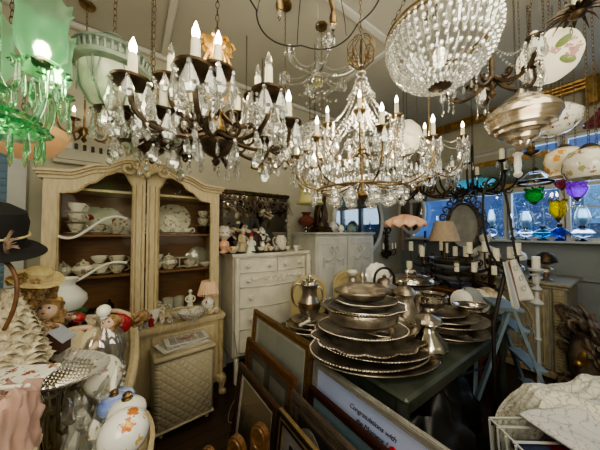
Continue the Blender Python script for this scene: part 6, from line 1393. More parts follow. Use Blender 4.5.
# plates in a rack
for j in range(5):
    mm = ('china', 'greybl', 'f2', 'silverd', 'china')[j]; lab = ['leftmost white plate in the row standing on edge', 'grey rimmed plate second in the standing row', 'white plate third in the standing row', 'pale flowered plate fourth in the standing row', 'front white plate at the right of the standing row'][j]
    d_ = R2*(.062*j)-F2*(.02*j); plate_up('plate', lab, (2.52+d_.x, 1.00+d_.y, TT+.065), (.10, .115, .11, .12, .10)[j], mm, rz=RZ+rad(-62), lean=16)
t = thing('plate_rack', 'low wooden stand supporting the row of standing plates', 'rack', (2.60, .93, TT), RZ); MB().box((0, 0, .015), (.34, .16, .03), bev=.006).build('base', M['dark'], t); MB().box((0, -.07, .045), (.34, .015, .035)).box((0, .07, .05), (.34, .015, .05)).build('rails', M['dark'], t)
t = thing('silver_spoon', 'silver ladle lying on the standing plates', 'ladle', (2.48, .94, TT+.10)); MB().tube([(0, 0, 0), (.10, .02, .10), (.16, .05, .17)], [.006, .005, .004], 6).build('handle', M['silverb'], t); MB().ball((-.02, 0, 0), .035, (1, .8, .5), 12, 8).build('bowl', M['silverb'], t)
for j in range(3):
    p = Vector((2.38+.06*j, .76, TT)); 
t = oval('china_platter', 'white china platter tilted beside the right stack', (2.36, .86, TT+.03), .16, .7, .03, 'china', 'plate', rz=RZ, tilt=10)

# ================================================================ console things
CT = .915
bx, by = 3.12, 1.28
t = thing('bowl_rack', 'black wire stand holding the stacked pewter bowls', 'stand', (bx, by, CT)); q = MB()
for s in (-1, 1):
    for u in (-1, 1): q.tube([(s*.17, u*.13, 0), (s*.17, u*.13, .34)], .006, 6)
for z in (.05, .33): q.tube([(.17, .13, z), (-.17, .13, z), (-.17, -.13, z), (.17, -.13, z)], .006, 6, True)
q.build('wire_frame', M['iron'], t)
for k in range(4): bowl('pewter_bowl', ['lowest pewter bowl in the black wire stand', 'second pewter bowl from the bottom in the wire stand', 'third pewter bowl in the wire stand', 'topmost blue grey pewter bowl in the wire stand'][k], (bx, by, CT+.06+.065*k), .22+.012*k, .075, 'silver' if k % 2 else 'greybl', group=None)
def candelabra(label, loc, n, R_, H_, mm, cr=.022, ch=.10, rz=0):
    t = thing('candelabra', label, 'candelabra', loc, rz)
    MB().lathe([(0, 0), (.09, 0), (.08, .02), (.03, .04), (.02, .10), (.035, .14), (.015, .2), (.015, H_), (0, H_)], 18, mod=lambda th, k: 1+.05*cos(8*th)).build('stem', M[mm], t)
    for k in range(n):
        a = 2*pi*k/n; d = Vector((cos(a), sin(a), 0)); z = H_*(.85 if k % 2 else 1)
        ar_ = MB().tube(bez(d*.01+Vector((0, 0, H_*.6)), d*R_*.6+Vector((0, 0, H_*.35)), d*R_*1.1+Vector((0, 0, H_*.5)), d*R_+Vector((0, 0, z)), 10), .010, 6).tube(spiral(d*R_*.5+Vector((0, 0, H_*.75)), R_*.2, .01, 1.2, d, (0, 0, 1), 10), .008, 5).lathe([(0, 0), (.035, .008), (.038, .016), (0, .01)], 12, d*R_+Vector((0, 0, z))).build('arm', M[mm], t)
        MB().lathe([(0, 0), (cr, 0), (cr, ch), (0, ch)], 12, d*R_+Vector((0, 0, z+.012))).build('candle', M['candle'], ar_)
    return t
candelabra('bronze candelabra with cream candles behind the pewter bowls', (3.32, 1.62, CT), 6, .26, .36, 'bronze', .028, .13)
candelabra('bronze leafy candelabra with white candles in front of the iron mirror', (3.30, .98, CT), 6, .24, .38, 'bronze', .028, .13, .5)
candelabra('low bronze candelabra with short candles right of the pewter bowls', (2.98, 1.02, CT), 4, .16, .22, 'bronze', .024, .09, .3)
# iron oval mirror
p = at(463, 228, d=3.35); t = thing('iron_mirror', 'oval mirror in ornate black iron scroll frame beneath the windows', 'mirror', (p.x, p.y, CT), -math.atan2(F2.x, F2.y)+.0)
a_, b_ = .22, .31; zc = p.z-CT+.03
MB().lathe([(0, 0), (a_, 0), (a_, .01), (0, .01)], 36, sy=b_/a_, mx=Matrix.Translation((0, 0, zc)) @ Matrix.Rotation(pi/2, 4, 'X')).build('mirror_glass', M['mirror'], t, 30)
q = MB()
t.children[0].data.materials[0] = mat('pale_mirror', (.80, .74, .62), (.55, .5, .42), 6, .25, .75)
for (f_, r_) in ((1.0, .018), (1.12, .012)): q.tube([(a_*f_*cos(k*pi/20), -.02, zc+b_*f_*sin(k*pi/20)) for k in range(40)], r_, 6, True)
for k in range(22):
    a = 2*pi*k/22; q.tube(spiral((a_*1.36*cos(a), -.02, zc+b_*1.28*sin(a)), .06, .015, 1.3, (cos(a), 0, sin(a)), (-sin(a), 0, cos(a)), 12, k), [.012]*9+[.008]*4, 5)
for k in range(3): q.tube(spiral((.05*(k-1), -.02, zc+b_*1.5), .05, .012, 1.2, (1-2*(k == 0), 0, 0), (0, 0, 1), 12), .012, 5)
for s in (-1, 1): q.tube([(s*.1, 0, zc-b_*1.1), (s*.16, .04, 0)], .014, 6)
q.build('scroll_frame', mat('worn_iron', (.05, .045, .04), (.16, .14, .12), 20, .5, .4), t)
# beige lamp
p = at(458, 262, d=2.75); t = thing('table_lamp', 'lamp with beige fabric shade in front of the iron mirror', 'lamp', (3.16, 1.30, 1.22)); t.location = (3.03, 1.34, CT)
MB().lathe([(0, 0), (.07, 0), (.05, .03), (.02, .06), (.035, .2), (.015, .4), (.012, .60), (0, .60)], 18).build('base', M['bronze'], t); MB().lathe([(.165, .53), (.10, .76), (.098, .76), (.163, .53)], 32).build('lamp_shade', M['beige'], t)
t = thing('candlestick', 'small white candlestick behind the domed dish', 'candlestick', (2.93, 1.72, CT)); MB().lathe([(0, 0), (.08, 0), (.08, .02), (.03, .05), (.05, .10), (.05, .14), (.02, .16), (.035, .18), (.035, .26), (0, .26)], 18).build('stem', M['candle'], t)
bowl('ribbon_box', 'dark wooden bowl with red lining on the console', (3.02, .95, CT), .10, .09, 'mahog')
# ---------------- cream cabinet top things: cherub, lamps
KT = 1.022
p = at(518, 278, d=2.9); t = thing('cherub_statue', 'white plaster cherub figure on the cream cabinet under the window', 'statue', (3.75, 1.16, KT), -pi/2)
bd = bpy.data.meshes.new('body'); jo = [(0, 0, .02), (0, 0, .17), (0, .0, .30), (0, 0, .36), (0, -.01, .41), (-.06, 0, .15), (-.09, -.10, .10), (-.08, -.10, .0), (.06, 0, .15), (.10, -.06, .12), (.10, -.10, .0), (-.10, 0, .30), (-.13, -.06, .20), (-.05, -.10, .26), (.10, 0, .30), (.15, -.03, .22), (.10, -.10, .16)]
ed = [(0, 1), (1, 2), (2, 3), (3, 4), (1, 5), (5, 6), (6, 7), (1, 8), (8, 9), (9, 10), (2, 11), (11, 12), (12, 13), (2, 14), (14, 15), (15, 16)]
rr_ = [.05, .07, .065, .03, .05, .05, .04, .025, .05, .04, .025, .035, .028, .018, .035, .028, .018]
bd.from_pydata([(x, y, z) for x, y, z in jo], ed, []); o = bpy.data.objects.new('body', bd); COL.objects.link(o); o.parent = t
sm = o.modifiers.new('sk', 'SKIN'); o.modifiers.new('ss', 'SUBSURF').levels = 2; o.modifiers['ss'].render_levels = 2
for i, v in enumerate(bd.skin_vertices[0].data): v.radius = (rr_[i], rr_[i]); v.use_root = i == 1
bd.materials.append(M['chinag']); sm.use_smooth_shade = True
q = MB().ball((0, -.015, .43), .055, (1, 1, 1.1), 14, 10).ball((0, -.07, .425), .012, n=8).ball((-.02, -.062, .44), .008, n=6).ball((.02, -.062, .44), .008, n=6)
random.seed(2)
for k in range(16): a = random.uniform(0, 6.28); q.ball((.05*cos(a), .01+.04*sin(a), .455+random.uniform(-.01, .03)), .02, n=7, m=5)
q.build('head', M['chinag'], t); MB().lathe([(0, 0), (.12, 0), (.12, .03), (.09, .04), (0, .04)], 18).build('plinth', M['chinag'], t)
for (y_, mm, lab) in ((.86, 'glassc', 'clear glass lamp with white shade on the cream cabinet'), (.62, 'silverd', 'dark metal lamp at the right end of the cream cabinet')):
    t = thing('oil_lamp', lab, 'oil lamp', (3.80, y_, KT)); MB().lathe([(0, 0), (.07, 0), (.02, .03), (.08, .09), (.07, .12), (.02, .15), (.03, .17)], 18).build('base', M[mm], t); MB().lathe([(.04, .17), (.10, .20), (.08, .27), (.04, .30)], 20).build('shade', M['milk' if y_ > .7 else 'bronze'], t)
for j, (y_, lab) in enumerate(((1.02, 'short black candle holder left on the cream cabinet'), (.72, 'short black candle holder right on the cream cabinet'))):
    t = thing('candle_holder', lab, 'candle holder', (3.68, y_, KT)); MB().lathe([(0, 0), (.03, 0), (.01, .02), (.01, .14), (.03, .15), (.03, .22), (0, .22)], 12).build('stem', M['iron'], t)
q = MB()
for k in range(18): a = 2*pi*k/18; q.ball((.09*cos(a), .06*sin(a), .05+.03*(k % 3)), .035, n=8, m=6)
tag(q.build('coral_cluster', M['mahog'], loc=(2.98, 1.50, CT)), 'dark red berry cluster between the candelabra', 'ornament')

# ================================================================ left foreground table
LZ = .80
lt_c = Vector((-.50, 1.12, 0)); t = thing('round_table', 'cream painted round tray table crowded with glass and porcelain', 'table', (-.32, 1.05, 0))
MB().lathe([(0, LZ-.03), (.36, LZ-.03), (.385, LZ-.025), (.40, LZ-.005), (.405, LZ+.03), (.39, LZ+.035), (.382, LZ+.005), (.37, LZ), (0, LZ)], 48).build('tray_top', M['cream'], t)
MB().tube([(.395*cos(k*pi/30), .395*sin(k*pi/30), LZ+.005) for k in range(60)], .008, 6, True).build('rim_bead', M['creamd'], t)
MB().lathe([(0, 0), (.22, 0), (.2, .03), (.05, .08), (.04, .3), (.07, .4), (.04, .5), (.06, .77), (0, .77)], 20).build('pedestal', M['creamd'], t)
# french chair arm in cream, behind
t = thing('open_armchair', 'cream carved french armchair behind the round table', 'chair', (-.27, 1.42, 0), rad(0))
MB().box((0, 0, .45), (.52, .5, .06), bev=.02).build('seat', M['cream'], t, 30)
for sx in (-1, 1):
    for sy in (-1, 1): MB().tube(bez((sx*.22, sy*.2, .43), (sx*.27, sy*.24, .35), (sx*.2, sy*.2, .1), (sx*.24, sy*.23, 0), 8), [.03, .028, .026, .024, .022, .02, .018, .018, .02], 8).build('leg', M['cream'], t)
    MB().tube(bez((sx*.24, -.18, .45), (sx*.20, -.26, .95), (sx*.32, -.05, .80), (sx*.29, .17, 1.03), 12), .024, 8).build('arm', M['cream'], t)
MB().ring([(-.26, .48), (.26, .48), (.30, .9), (.18, 1.02), (0, 1.06), (-.18, 1.02), (-.30, .9)], [(-.20, .54), (.20, .54), (.235, .87), (.15, .96), (0, .99), (-.15, .96), (-.235, .87)], .20, .24).build('back_frame', M['cream'], t, 30)
MB().prism([(-.21, .53), (.21, .53), (.245, .88), (.15, .97), (0, 1.0), (-.15, .97), (-.245, .88)], .215, .23).build('back_panel', M['brocade'], t, 0)

def P0(px, py, d, dz=0): v = at(px, py, d=d); return Vector((v.x, v.y, v.z+dz))
# risers (stacked books / boxes) keep the raised pieces supported
def riser(label, x, y, z0, z1, w_, d_, mm, cat='box', name='keepsake_box', rz=0):
    t = thing(name, label, cat, (x, y, z0), rz); MB().box((0, 0, (z1-z0)/2-.006), (w_, d_, z1-z0-.012), bev=.006).build('body', M[mm], t, 30); MB().box((0, 0, z1-z0-.012), (w_+.012, d_+.012, .02), bev=.005).build('lid', M[mm], t, 30); return t
# cut glass oval boat dish on pedestal
p = P0(56, 370, .76); t = thing('cut_glass_dish', 'large oval cut glass dish with ribbed rim on a glass pedestal', 'dish', (p.x, p.y, LZ), RZ+rad(-12))
hz = p.z-LZ-.01
MB().lathe([(0, hz-.02), (.06, hz-.018), (.10, hz-.006), (.135, hz+.014), (.145, hz+.019), (.137, hz+.018), (.095, hz+.0), (0, hz-.01)], 60, sx=1.1, sy=.75, mod=lambda th, k: 1+.018*cos(60*th/2)).build('bowl', M['crysd'], t, 0)
q = MB()
for i in range(60): a = 2*pi*i/60; q.tube([(.112*1.1*cos(a), .112*.75*sin(a), hz+.004), (.146*1.1*cos(a), .146*.75*sin(a), hz+.021)], .0035, 4)
tag(q.build('ribbed_rim', M['crys'], t, 0), None, None, kind='stuff')
q = MB()
for i in range(-7, 8):
    for j in range(-5, 6):
        rr = (i/7.5)**2+(j/5.5)**2
        if rr < .95: q.lathe([(.0085, 0), (.004, .005), (0, .006)], 4, (i*.0155, j*.0150, hz-.008+.012*rr))
tag(q.build('cut_facets', M['silverb'], t, 0), None, None, kind='stuff')
MB().lathe([(0, 0), (.075, 0), (.07, .012), (.03, .03), (.022, .06), (.035, hz*.55), (.028, hz*.75), (.05, hz-.02), (0, hz-.02)], 24, mod=lambda th, k: 1+.08*cos(10*th)).build('pedestal', M['glassc'], t)
# white cake platter edge at left
p = P0(14, 378, .66); t = thing('square_platter', 'white china platter with scattered roses at the left edge', 'platter', p); t.rotation_euler = (rad(6), 0, RZ+rad(8)); MB().box((-.03, 0, 0), (.22, .10, .012), bev=.005).build('plate', M['f1'], t, 30); MB().box((-.03, -.048, .008), (.22, .010, .012), bev=.004).build('raised_edge', M['china'], t, 30)
riser('tall box holding up the rose platter', p.x-.06, p.y+.0, 0, p.z-.014, .08, .08, 'dollc', rz=RZ)
# pink velvet bundle lower left
def bundle(name, label, c, r, sc_, mm, seed=0, cat='cloth', amp=.25, fr=6):
    q = MB(); q.ball((0, 0, 0), r, sc_, 40, 26)
    nv = []
    for v in q.v:
        v = Vector(v); n_ = noise.noise(v*fr*2+Vector((seed, 0, 0))); f2_ = abs(sin(v.x*60+v.z*35+4*n_))*.06
        nv.append(tuple(v*(1+amp*n_+f2_)))
    q.v = nv; o = q.build(name, mm, loc=c, smooth=70); return tag(o, label, cat)
p = P0(5, 425, .60); q = MB()
q.lathe([(.0, -.10), (.05, -.095), (.058, -.05), (.05, -.02), (.06, .02), (.052, .05), (.055, .07), (.03, .085), (.035, .07), (0, .06)], 90, sy=.8, mod=lambda th, k: 1+.13*sin(9*th+6*k)+.08*sin(17*th-9*k), zmod=lambda th, k: .012*sin(5*th+8*k))
tag(q.build('velvet_bundle', M['pinkc'], loc=p, smooth=70), 'bundle of crumpled dusty pink velvet at the lower left corner', 'cloth')
riser('low box under the pink velvet bundle', p.x, p.y, 0, p.z-.075, .10, .10, 'dollc')
# white porcelain egg jars and atomisers
def egg(name, label, px, py, d, r, mm, sq=1.25, cat='jar', cap=None, holes=False, rz=0, lean=0):
    p = P0(px, py, d); t = thing(name, label, cat, (p.x, p.y, LZ)); z = p.z-LZ
    t.rotation_euler = (rad(lean), 0, rz)
    MB().lathe([(0, max(0, z-r*sq)), (r*.5, max(0, z-r*sq)+.002)]+[(r*cos(a), z+r*sq*sin(a)) for a in [rad(-50+10*i) for i in range(14)]]+[(0, z+r*sq)], 30).build('body', M[mm], t)
    if cap: MB().lathe([(r*.28, z+r*sq*.95), (r*.3, z+r*sq*1.05), (r*.22, z+r*sq*1.12), (r*.26, z+r*sq*1.3), (r*.15, z+r*sq*1.45), (0, z+r*sq*1.48)], 16).build('cap', M[cap], t)
    if holes:
        q = MB(); 
        for i in range(12): a = 2*pi*i/12; rr = r*.35*(1 if i % 2 else .5); q.ball((rr*cos(a), rr*sin(a), z+r*sq*(.95 if i % 2 else .985)), .002, n=5, m=3)
        q.build('pierced_holes', M['blackp'], t)
    if z-r*sq > .02: MB().lathe([(0, 0), (r*.6, 0), (r*.5, .012), (r*.35, z-r*sq-.002), (r*.5, z-r*sq+.006), (0, z-r*sq+.004)], 20).build('foot', M[mm], t)
    return t
egg('porcelain_shaker', 'white egg shaped porcelain pomander with pink roses and pierced top', 103, 376, .84, .055, 'f2', 1.25, holes=True)
egg('perfume_bottle', 'blue swirled glass perfume bottle with gold spray top', 114, 405, .80, .045, 'bluecoil', .75, 'perfume bottle', cap='brass')
egg('perfume_bottle', 'blue swirled glass bottle behind, beside the atomiser bulb', 122, 398, .86, .040, 'bluecoil', .8, 'perfume bottle')
egg('perfume_bottle', 'white satin glass atomiser bottle with gold collar', 127, 412, .76, .052, 'milk', .8, 'perfume bottle', cap='brass')
egg('porcelain_egg', 'large white porcelain egg box painted with red flowers in front', 124, 433, .66, .058, 'f5', 1.0, 'egg box', lean=0)
t = thing('atomiser_bulb', 'black atomiser bulb with black tube and white collar', 'atomiser', P0(134, 385, .88)); t.location.z = LZ+.045; MB().ball((.02, 0, 0), .022, (1.1, 1, 1), 14, 10).build('bulb', M['blackp'], t); MB().tube(bez((0, 0, .0), (-.03, -.01, .05), (-.05, -.03, .02), (-.05, -.04, -.01), 10), .004, 6).build('tube', M['blackp'], t); MB().lathe([(0, -.045), (.014, -.045), (.016, -.01), (.008, 0), (0, 0)], 12, (-.02, 0, 0)).build('collar', M['china'], t)
t = thing('black_gloves', 'black net glove lying on the right rim of the round table', 'glove', (-.06, 1.12, LZ+.04)); q = MB()
for k in range(5): q.tube(bez((0, 0, 0), (-.02, -.04, .03), (-.03+.012*k, -.08, .02), (-.02+.016*k, -.13+.01*abs(k-2), 0), 6), [.012, .012, .011, .010, .009, .008, .006], 6)
q.ball((0, .01, 0), .03, (1, 1.2, .5)).build('glove', M['felt'], t)
t = thing('letter_opener', 'thin silver paper knife lying against the table rim', 'knife', (-.03, .92, LZ+.035), rad(75)); MB().box((0, 0, 0), (.14, .012, .003), bev=.001).build('blade', M['silverb'], t, 0); MB().tube([(.07, 0, 0), (.11, 0, 0)], [.006, .008], 8).build('handle', M['silver'], t)
# decanter with round white stopper
p = P0(103, 343, .98); t = thing('glass_decanter', 'cut glass decanter with petal sides and round white stopper', 'decanter', (p.x, p.y, LZ)); z = p.z-LZ
MB().lathe([(0, 0), (.045, 0), (.045, .02), (.06, z*.5), (.07, z), (.055, z+.04), (.025, z+.075), (.022, z+.095), (.034, z+.105), (.02, z+.1)], 48, mod=lambda th, k: 1+.14*abs(cos(4*th))*(1 if k < .65 else .2)).build('body', M['crys'], t)
q = MB()
for r_ in range(4):
    for k in range(10): a = 2*pi*(k+.5*(r_ % 2))/10; q.lathe([(0, -.012), (.012, 0), (0, .014)], 6, (.068*cos(a), .068*sin(a), z*.3+.035*r_))
tag(q.build('cut_diamonds', M['crysd'], t, 0), None, None, kind='stuff')
MB().ball((0, 0, z+.128), .026).lathe([(.012, z+.09), (.014, z+.11)], 10).build('stopper', M['china'], t)
# heap of crystal stoppers, prisms and scent bottles
random.seed(31)
labs = ['clear crystal prism stopper standing nearest the blue bottles', 'small faceted crystal scent bottle with pink flower', 'tall crystal icicle piece beside the pedestal', 'squat cut crystal bottle left of the white atomiser', 'chrome capped crystal bottle lying at front', 'smoky crystal stopper next to the porcelain egg', 'clear faceted crystal block near the sea green glass', 'pointed crystal stopper behind the chrome capped one', 'round crystal ball stopper in the crystal heap', 'slim crystal bottle leaning in the heap', 'amber tinted small crystal bottle by the atomiser', 'little crystal bird shaped piece at the heap edge']
spots = [(97, 395), (88, 392), (80, 398), (96, 410), (74, 425), (104, 425), (88, 420), (82, 410), (92, 404), (72, 410), (101, 415), (68, 398)]
for k, (px, py) in enumerate(spots):
    p = P0(px, py, .74); t = thing('crystal_bottle', labs[k], 'crystal', (p.x, p.y, LZ), random.uniform(0, 3)); t.rotation_euler = (random.uniform(-.25, .25), random.uniform(-.25, .25), random.uniform(0, 3)); h = random.uniform(.06, .12); w_ = random.uniform(.018, .03)
    h = max(.05, p.z-LZ+.03)
    MB().lathe([(0, 0), (w_, 0), (w_*1.15, h*.2), (w_*.9, h*.5), (w_*.35, h*.62), (w_*.3, h*.72)], random.choice((5, 6, 8))).build('bottle', M['crysd' if k % 3 else 'crys'], t, 0)
    MB().lathe([(w_*.3, h*.72), (w_*.8, h*.82), (w_*.5, h*.95), (0, h*1.05)], 6).build('stopper', M['silverb' if k == 4 else ('f1' if k in (1, 10) else 'crys')], t, 0)
p = P0(84, 440, .66); t = tag(MB().lathe([(0, 0), (.05, 0), (.075, .03), (.08, .06), (.06, .085), (.03, .10), (0, .105)], 28, sx=1.3).build('glass_dish', M['seag'], loc=(p.x, p.y, LZ)), 'sea green frosted glass covered dish at the bottom left', 'dish')
# white hurricane shade on glass base with orange flower
p = P0(63, 299, 1.35); riser('tall dark plant pedestal behind the dolls', p.x, p.y, .0, p.z-.152, .26, .26, 'dark')
t = thing('hurricane_lamp', 'white porcelain hurricane lamp shade with orange flower on a glass base', 'lamp', (p.x, p.y, p.z-.15)); t.scale = (1.12,)*3
MB().lathe([(0, 0), (.05, 0), (.045, .03), (.05, .07), (.04, .085)], 20).build('glass_base', M['glassc'], t)
MB().lathe([(.045, .075), (.075, .085), (.095, .12), (.09, .15), (.06, .185), (.045, .20), (.045, .215), (.06, .235), (.058, .236), (.042, .215)], 36, mod=lambda th, k: 1+(.04*cos(8*th) if .6 < k < .95 else 0)).build('porcelain_shade', M['china'], t)
vd = -F2*.9+R2*.44; vd.normalize(); q = MB(); q2 = MB()
for k in range(8):
    a = 2*pi*k/8; u = R2*.9+F2*.44; c_ = vd*.094+Vector((0, 0, .135)); pp = c_+u.normalized()*.026*cos(a)+Vector((0, 0, .026*sin(a))); (q if k % 2 else q2).ball(pp, .014, (1, 1, .9), 8, 5)
q.ball(vd*.10+Vector((0, 0, .135)), .010, n=8); q.build('painted_petals', mat('yellow_petal', (.62, .42, .10), rough=.4), t); q2.build('painted_leaves', mat('brown_petal', (.28, .12, .05), rough=.4), t)
# dolls heap -------------------------------------------------------------
def skin_fig(name, joints, edges, radii, mm, parent, root=0):
    me = bpy.data.meshes.new(name); me.from_pydata(joints, edges, []); o = bpy.data.objects.new(name, me); COL.objects.link(o); o.parent = parent
    s_ = o.modifiers.new('sk', 'SKIN'); s_.use_smooth_shade = True; ss = o.modifiers.new('ss', 'SUBSURF'); ss.levels = ss.render_levels = 2
    for i, v in enumerate(me.skin_vertices[0].data): v.radius = (radii[i],)*2; v.use_root = (i == root)
    me.materials.append(mm); return o
def doll(label, c, rot, s=1, dress='dollc', hair='blond', hat=None):
    t = thing('porcelain_doll', label, 'doll', c); t.rotation_euler = rot; t.scale = (s,)*3
    J = [(0, 0, .12), (0, 0, .20), (0, 0, .245), (.05, 0, .22), (.09, -.03, .16), (.07, -.08, .12), (-.05, 0, .22), (-.09, -.03, .16), (-.07, -.08, .12), (.03, 0, .10), (.045, -.06, .07), (.05, -.10, .01), (-.03, 0, .10), (-.045, -.06, .07), (-.05, -.10, .01)]
    E = [(0, 1), (1, 2), (1, 3), (3, 4), (4, 5), (1, 6), (6, 7), (7, 8), (0, 9), (9, 10), (10, 11), (0, 12), (12, 13), (13, 14)]
    skin_fig('body', J, E, [.035, .03, .014, .018, .014, .009, .018, .014, .009, .024, .018, .011, .024, .018, .011], M['doll'], t)
    h = MB().ball((0, 0, .285), .036, (.95, 1, 1.12), 16, 12).ball((0, -.036, .282), .006, n=8).build('head', M['doll'], t)
    q = MB()
    for a in (-1, 1): q.ball((a*.013, -.032, .290), .005, n=8)
    q.build('eyes', M['blueobj'], h); MB().ball((0, -.034, .268), .006, (1.3, .5, .5), 8, 5).build('mouth', M['redo'], h)
    q = MB().ball((0, .006, .295), .041, (1, 1, 1.05), 16, 10); random.seed(int(s*100))
    for k in range(28): a = rad(20+320*k/28-90+90); q.ball((.042*cos(a+pi/2), .012+.036*sin(a+pi/2)*.8+.006, .28-.012*(k % 4)), .013, n=7, m=5)
    q.v = [v if not (v[1] < -.012 and v[2] < .305) else (v[0]*1.0, -.010, v[2]) for v in q.v]; q.build('hair', M[hair], t)
    MB().lathe([(.10, .02), (.085, .06), (.06, .11), (.038, .15), (.04, .20), (.03, .235), (.02, .245)], 48, sy=.85, mod=lambda th, k: 1+.08*(1-k)*cos(14*th)).build('dress', M[dress], t)
    for k in range(3): MB().lathe([(.10-.014*k, .02+.03*k), (.112-.014*k, .008+.03*k)], 60, sy=.85, mod=lambda th, kk: 1+.05*cos(22*th)).build('ruffle', M['lace'], t)
    if hat: MB().lathe([(.085, .315), (.05, .318), (.045, .345), (.03, .36), (0, .362)], 28, (0, .005, .0), mod=lambda th, k: 1+.03*cos(6*th)).build('hat', M[hat], t)
    return t
# shelf-like display box underneath the heap so it rests on something
riser('cloth covered display box beneath the heap of dolls', -.40, 1.24, LZ, 1.12, .30, .16, 'dollc', rz=RZ)
doll('blonde doll with straw hat and cream lace dress at the left edge', P0(30, 300, .92, -.20), (rad(-12), 0, RZ+.2), .85, 'lace', 'blond', None)
doll('doll with cream bonnet seated in front of the blonde doll', P0(46, 325, .86, -.16), (rad(-50), rad(30), RZ-.4), .75, 'dollc', 'blond')
doll('doll in dusty pink dress lying across the heap', P0(62, 330, .95, -.04), (rad(-80), rad(50), RZ+.9), .8, 'pinkc', 'chinag')
doll('pale doll lying on its side near the red apple', P0(84, 328, 1.02, -.04), (rad(-75), rad(-60), RZ-.8), .75, 'dollc', 'blond')
doll('small doll with dark brocade dress at the far left', P0(22, 345, .78, -.14), (rad(-30), 0, RZ+.3), .85, 'brocade', 'blond')
p = P0(38, 278, .90); t = thing('straw_hat', 'small cream straw hat beside the blonde doll', 'hat', p); t.rotation_euler = (rad(20), rad(15), 0); MB().lathe([(.075, 0), (.04, .004), (.038, .03), (.02, .042), (0, .043)], 32, mod=lambda th, k: 1+.02*cos(7*th)).build('crown', M['straw'], t); MB().tube([(.041*cos(k*pi/12), .041*sin(k*pi/12), .008) for k in range(24)], .004, 6, True).build('ribbon', M['dollc'], t)
q = MB(); random.seed(14)
for k in range(60):
    a = random.uniform(0, 6.28); r = random.uniform(0, .042); q.tube(spiral((r*cos(a), r*sin(a)*.7, random.uniform(-.06, .05)), .016, .008, 1.6, (cos(a), sin(a), 0), (0, 0, 1), 9, k), .005, 4)
o = q.build('doll_wig', M['blond'], loc=P0(26, 290, .86)); tag(o, 'curly golden doll wig beside the cream lace at the left edge', 'wig')
# white lace bonnet mass
p = P0(7, 330, .74); q = MB(); random.seed(77)
for k in range(15):
    z = .105-.014*k; r = .022+.0055*k*(1 if k < 9 else .9); f_ = random.uniform(0, 6)
    q.lathe([(r*.6, z+.02), (r, z+.004), (r*1.22, z-.010)], 80, sy=.8, mod=lambda th, kk: 1+.07*kk*sin(9*th+f_)+.03*sin(23*th+f_), zmod=lambda th, kk: .010*kk*cos(9*th+f_))
q.ball((0, 0, 0), .045, (1, .7, 2.0)); tag(q.build('lace_gown', M['lace'], loc=p, smooth=70), 'tiered ruffled cream lace gown at the left edge', 'gown')
p = P0(52, 345, .90); bundle('lace_shawl', 'cream crumpled doll clothes around the dolls', p, .075, (1.7, .8, .55), M['dollc'], 9, amp=.35, fr=8)
p = P0(36, 335, .80); o = bundle('brocade_cushion', 'dark brocade gilt edged doll cushion in the heap', p, .05, (1.1, .6, .8), M['brocade'], 12, amp=.15, cat='cushion')
p = P0(78, 318, 1.0); t = thing('red_apple', 'dark red glass ball ornament on the doll heap', 'ornament', p); MB().ball((0, 0, 0), .024, (1, 1, .95), 16, 12).build('ball', M['redo'], t); MB().tube([(0, 0, .02), (.005, 0, .034)], .003, 6).build('stem', M['brass'], t)
p = P0(121, 323, 1.12); t = tag(blob('ruby_ornament', 'dark ruby red glass cluster beside the decanter stopper', p, .04, (1, 1, 1.1), M['redo'], .3, 20, 'ornament', 20), None, None)
p = P0(84, 332, 1.05); tag(blob('blue_cloth', 'bright blue cloth scrap between the dolls and decanter', p, .045, (1.3, .8, .7), M['blueobj'], .4, 18, 'cloth', 20), None, None)
p = P0(55, 348, .82, .03); t = thing('toy_house', 'tiny toy house with grey roof and red gable among the dolls', 'toy house', p, RZ+.2); MB().box((0, 0, -.02), (.06, .05, .04)).prism([(-.03, 0), (.03, 0), (0, .028)], -.025, .025).build('walls', M['mahog'], t, 0)
for s in (-1, 1): m = MB(); bar(m, (0, 0, .034), (s*.042, 0, -.004), .06, .005); m.build('roof', M['greybl'], t, 0)
# spectacles / silver comb white stripes at 90,315
t = thing('piano_key_comb', 'black and white striped hair comb standing behind the red ornament', 'comb', P0(92, 325, 1.08), RZ); q = MB()
for k in range(5): q.box((-.02+.010*k, 0, .0), (.005, .01, .09))
q.build('teeth', M['china'], t, 0); MB().box((0, .004, -.02), (.06, .006, .06)).build('back', M['blackp'], t, 0)
riser('narrow box holding the trinkets beside the decanter', -.36, 1.42, 0, 1.10, .20, .22, 'mahog')
# other left-edge things: dark glass/pedestal items, cream column base
p = P0(50, 420, .72); t = thing('wood_pedestal', 'carved dark wood and cream plaster pedestal under the cut glass dish', 'pedestal', (p.x-.03, p.y-.02, LZ), .4)
q = MB()
for z, r_ in ((.02, .07), (.085, .055)): q.lathe([(0, z-.015), (r_, z-.012), (r_*1.08, z), (r_, z+.012), (0, z+.012)], 14, sx=1.25, mod=lambda th, k: 1+.07*cos(5*th))
q.build('wood_slabs', M['oak'], t); MB().lathe([(.045, .03), (.028, .05), (.045, .075)], 18, mod=lambda th, k: 1+.06*cos(9*th)).build('fluted_core', M['chinag'], t)
t = thing('plaster_columns', 'small pair of cream plaster columns behind the pedestal', 'ornament', P0(75, 390, .90)); t.location.z = LZ; q = MB()
for s in (-1, 1): q.lathe([(0, 0), (.022, 0), (.022, .012), (.016, .02), (.014, .12), (.022, .13), (.022, .145), (0, .145)], 14, (s*.03, 0, 0), mod=lambda th, k: 1+.04*cos(8*th))
q.box((0, 0, .15), (.11, .05, .014)).build('columns', M['creamd'], t)
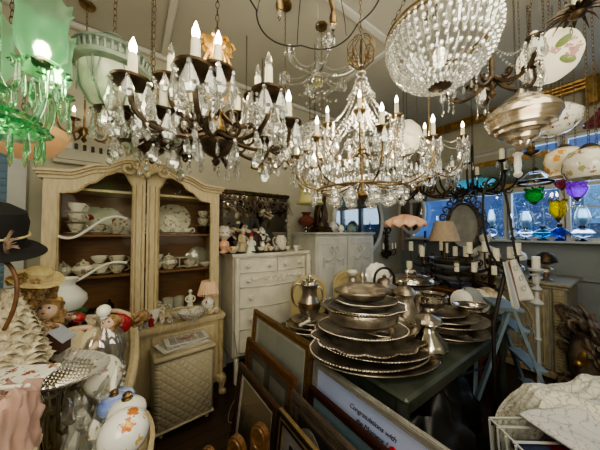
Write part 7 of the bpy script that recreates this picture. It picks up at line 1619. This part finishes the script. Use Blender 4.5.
# ---------------- black hat with feather on a stand
p = P0(2, 246, .70); t = thing('feathered_hat', 'large black felt hat with cream cord and feathers at the left edge', 'hat', p-Vector((.03, 0, 0)), RZ)
t.rotation_euler = (rad(8), rad(12), RZ); t.scale = (.86,)*3
MB().lathe([(.145, -.012), (.13, .0), (.095, .004), (.09, .02), (.095, .09), (.085, .125), (.05, .145), (0, .148)], 40, mod=lambda th, k: 1+.02*cos(3*th)).build('crown', M['felt'], t)
MB().tube([(.0945*cos(k*pi/16), .0945*sin(k*pi/16), .045) for k in range(32)], .004, 6, True).build('cord', M['straw'], t)
q = MB(); random.seed(17)
for k in range(26):
    a = random.uniform(-.5, .5); L_ = random.uniform(.05, .09); q.tube(bez((.10, -.02, .0), (.115+.02*sin(a), -.04, L_*.4), (.125, -.045, .01+L_*.6*cos(a)), (.135+.06*sin(a), -.04, L_*cos(a*2)), 5), [.004, .004, .003, .003, .002, .001], 4)
tag(q.build('feathers', M['feather'], t), None, None, kind='stuff')
t2 = thing('hat_stand', 'dark wooden hat stand holding the feathered black hat', 'hat stand', (p.x-.03, p.y, 0)); MB().tube([(0, 0, 0), (0, 0, p.z-.0)], .012, 8).build('pole', M['wood'], t2); MB().lathe([(0, 0), (.14, 0), (.13, .02), (.02, .05), (0, .05)], 20).build('base', M['wood'], t2); MB().ball((0, 0, p.z+.02), .055, (1, 1, .9), 14, 10).build('head', M['felt'], t2)
# wooden cane handles at left edge
q = MB(); 
o = MB().tube([v-P0(4, 330, .66) for v in bez(P0(4, 330, .66), P0(26, 292, .67), P0(18, 262, .67), P0(-4, 258, .66), 14)], .005, 8).build('cane', M['wood'], loc=P0(4, 330, .66)); tag(o, 'curved brown wooden cane handle at the left edge', 'cane')
# ================================================================ light
area((1.0, .2, 3.32), (1.2, .9, 0), 50, 2.6, 2.2, (1, .93, .72))  # soft overhead fill added to brighten the room, no fixture modelled
area((WB+.25, .9, 2.3), (1.5, .9, .9), 40, 2.6, 1.2, (.55, .72, 1.0))
area((-1.1, -1.2, 2.4), (1.5, 1.8, 1.0), 36, 1.4, 1.2, (1, .93, .73))  # added frontal fill, out of view behind the camera
area((.4, -.6, 1.9), (1.2, 1.0, 3.4), 26, 1.5, 1.5, (1, .94, .75))  # unseen fill aimed upward, added to lighten the ceiling
for (px, py, d, e) in ((215, 60, .95, 5), (362, 120, 1.45, 9), (428, 140, 2.0, 6), (318, 150, 2.1, 5), (110, 85, 1.0, 2), (40, 60, .62, 1.2), (250, 140, 2.2, 3)):
    point(at(px, py, d=d), e, .06)
SC.view_settings.view_transform = 'AgX'; SC.view_settings.look = 'AgX - Medium High Contrast'; SC.view_settings.exposure = .05
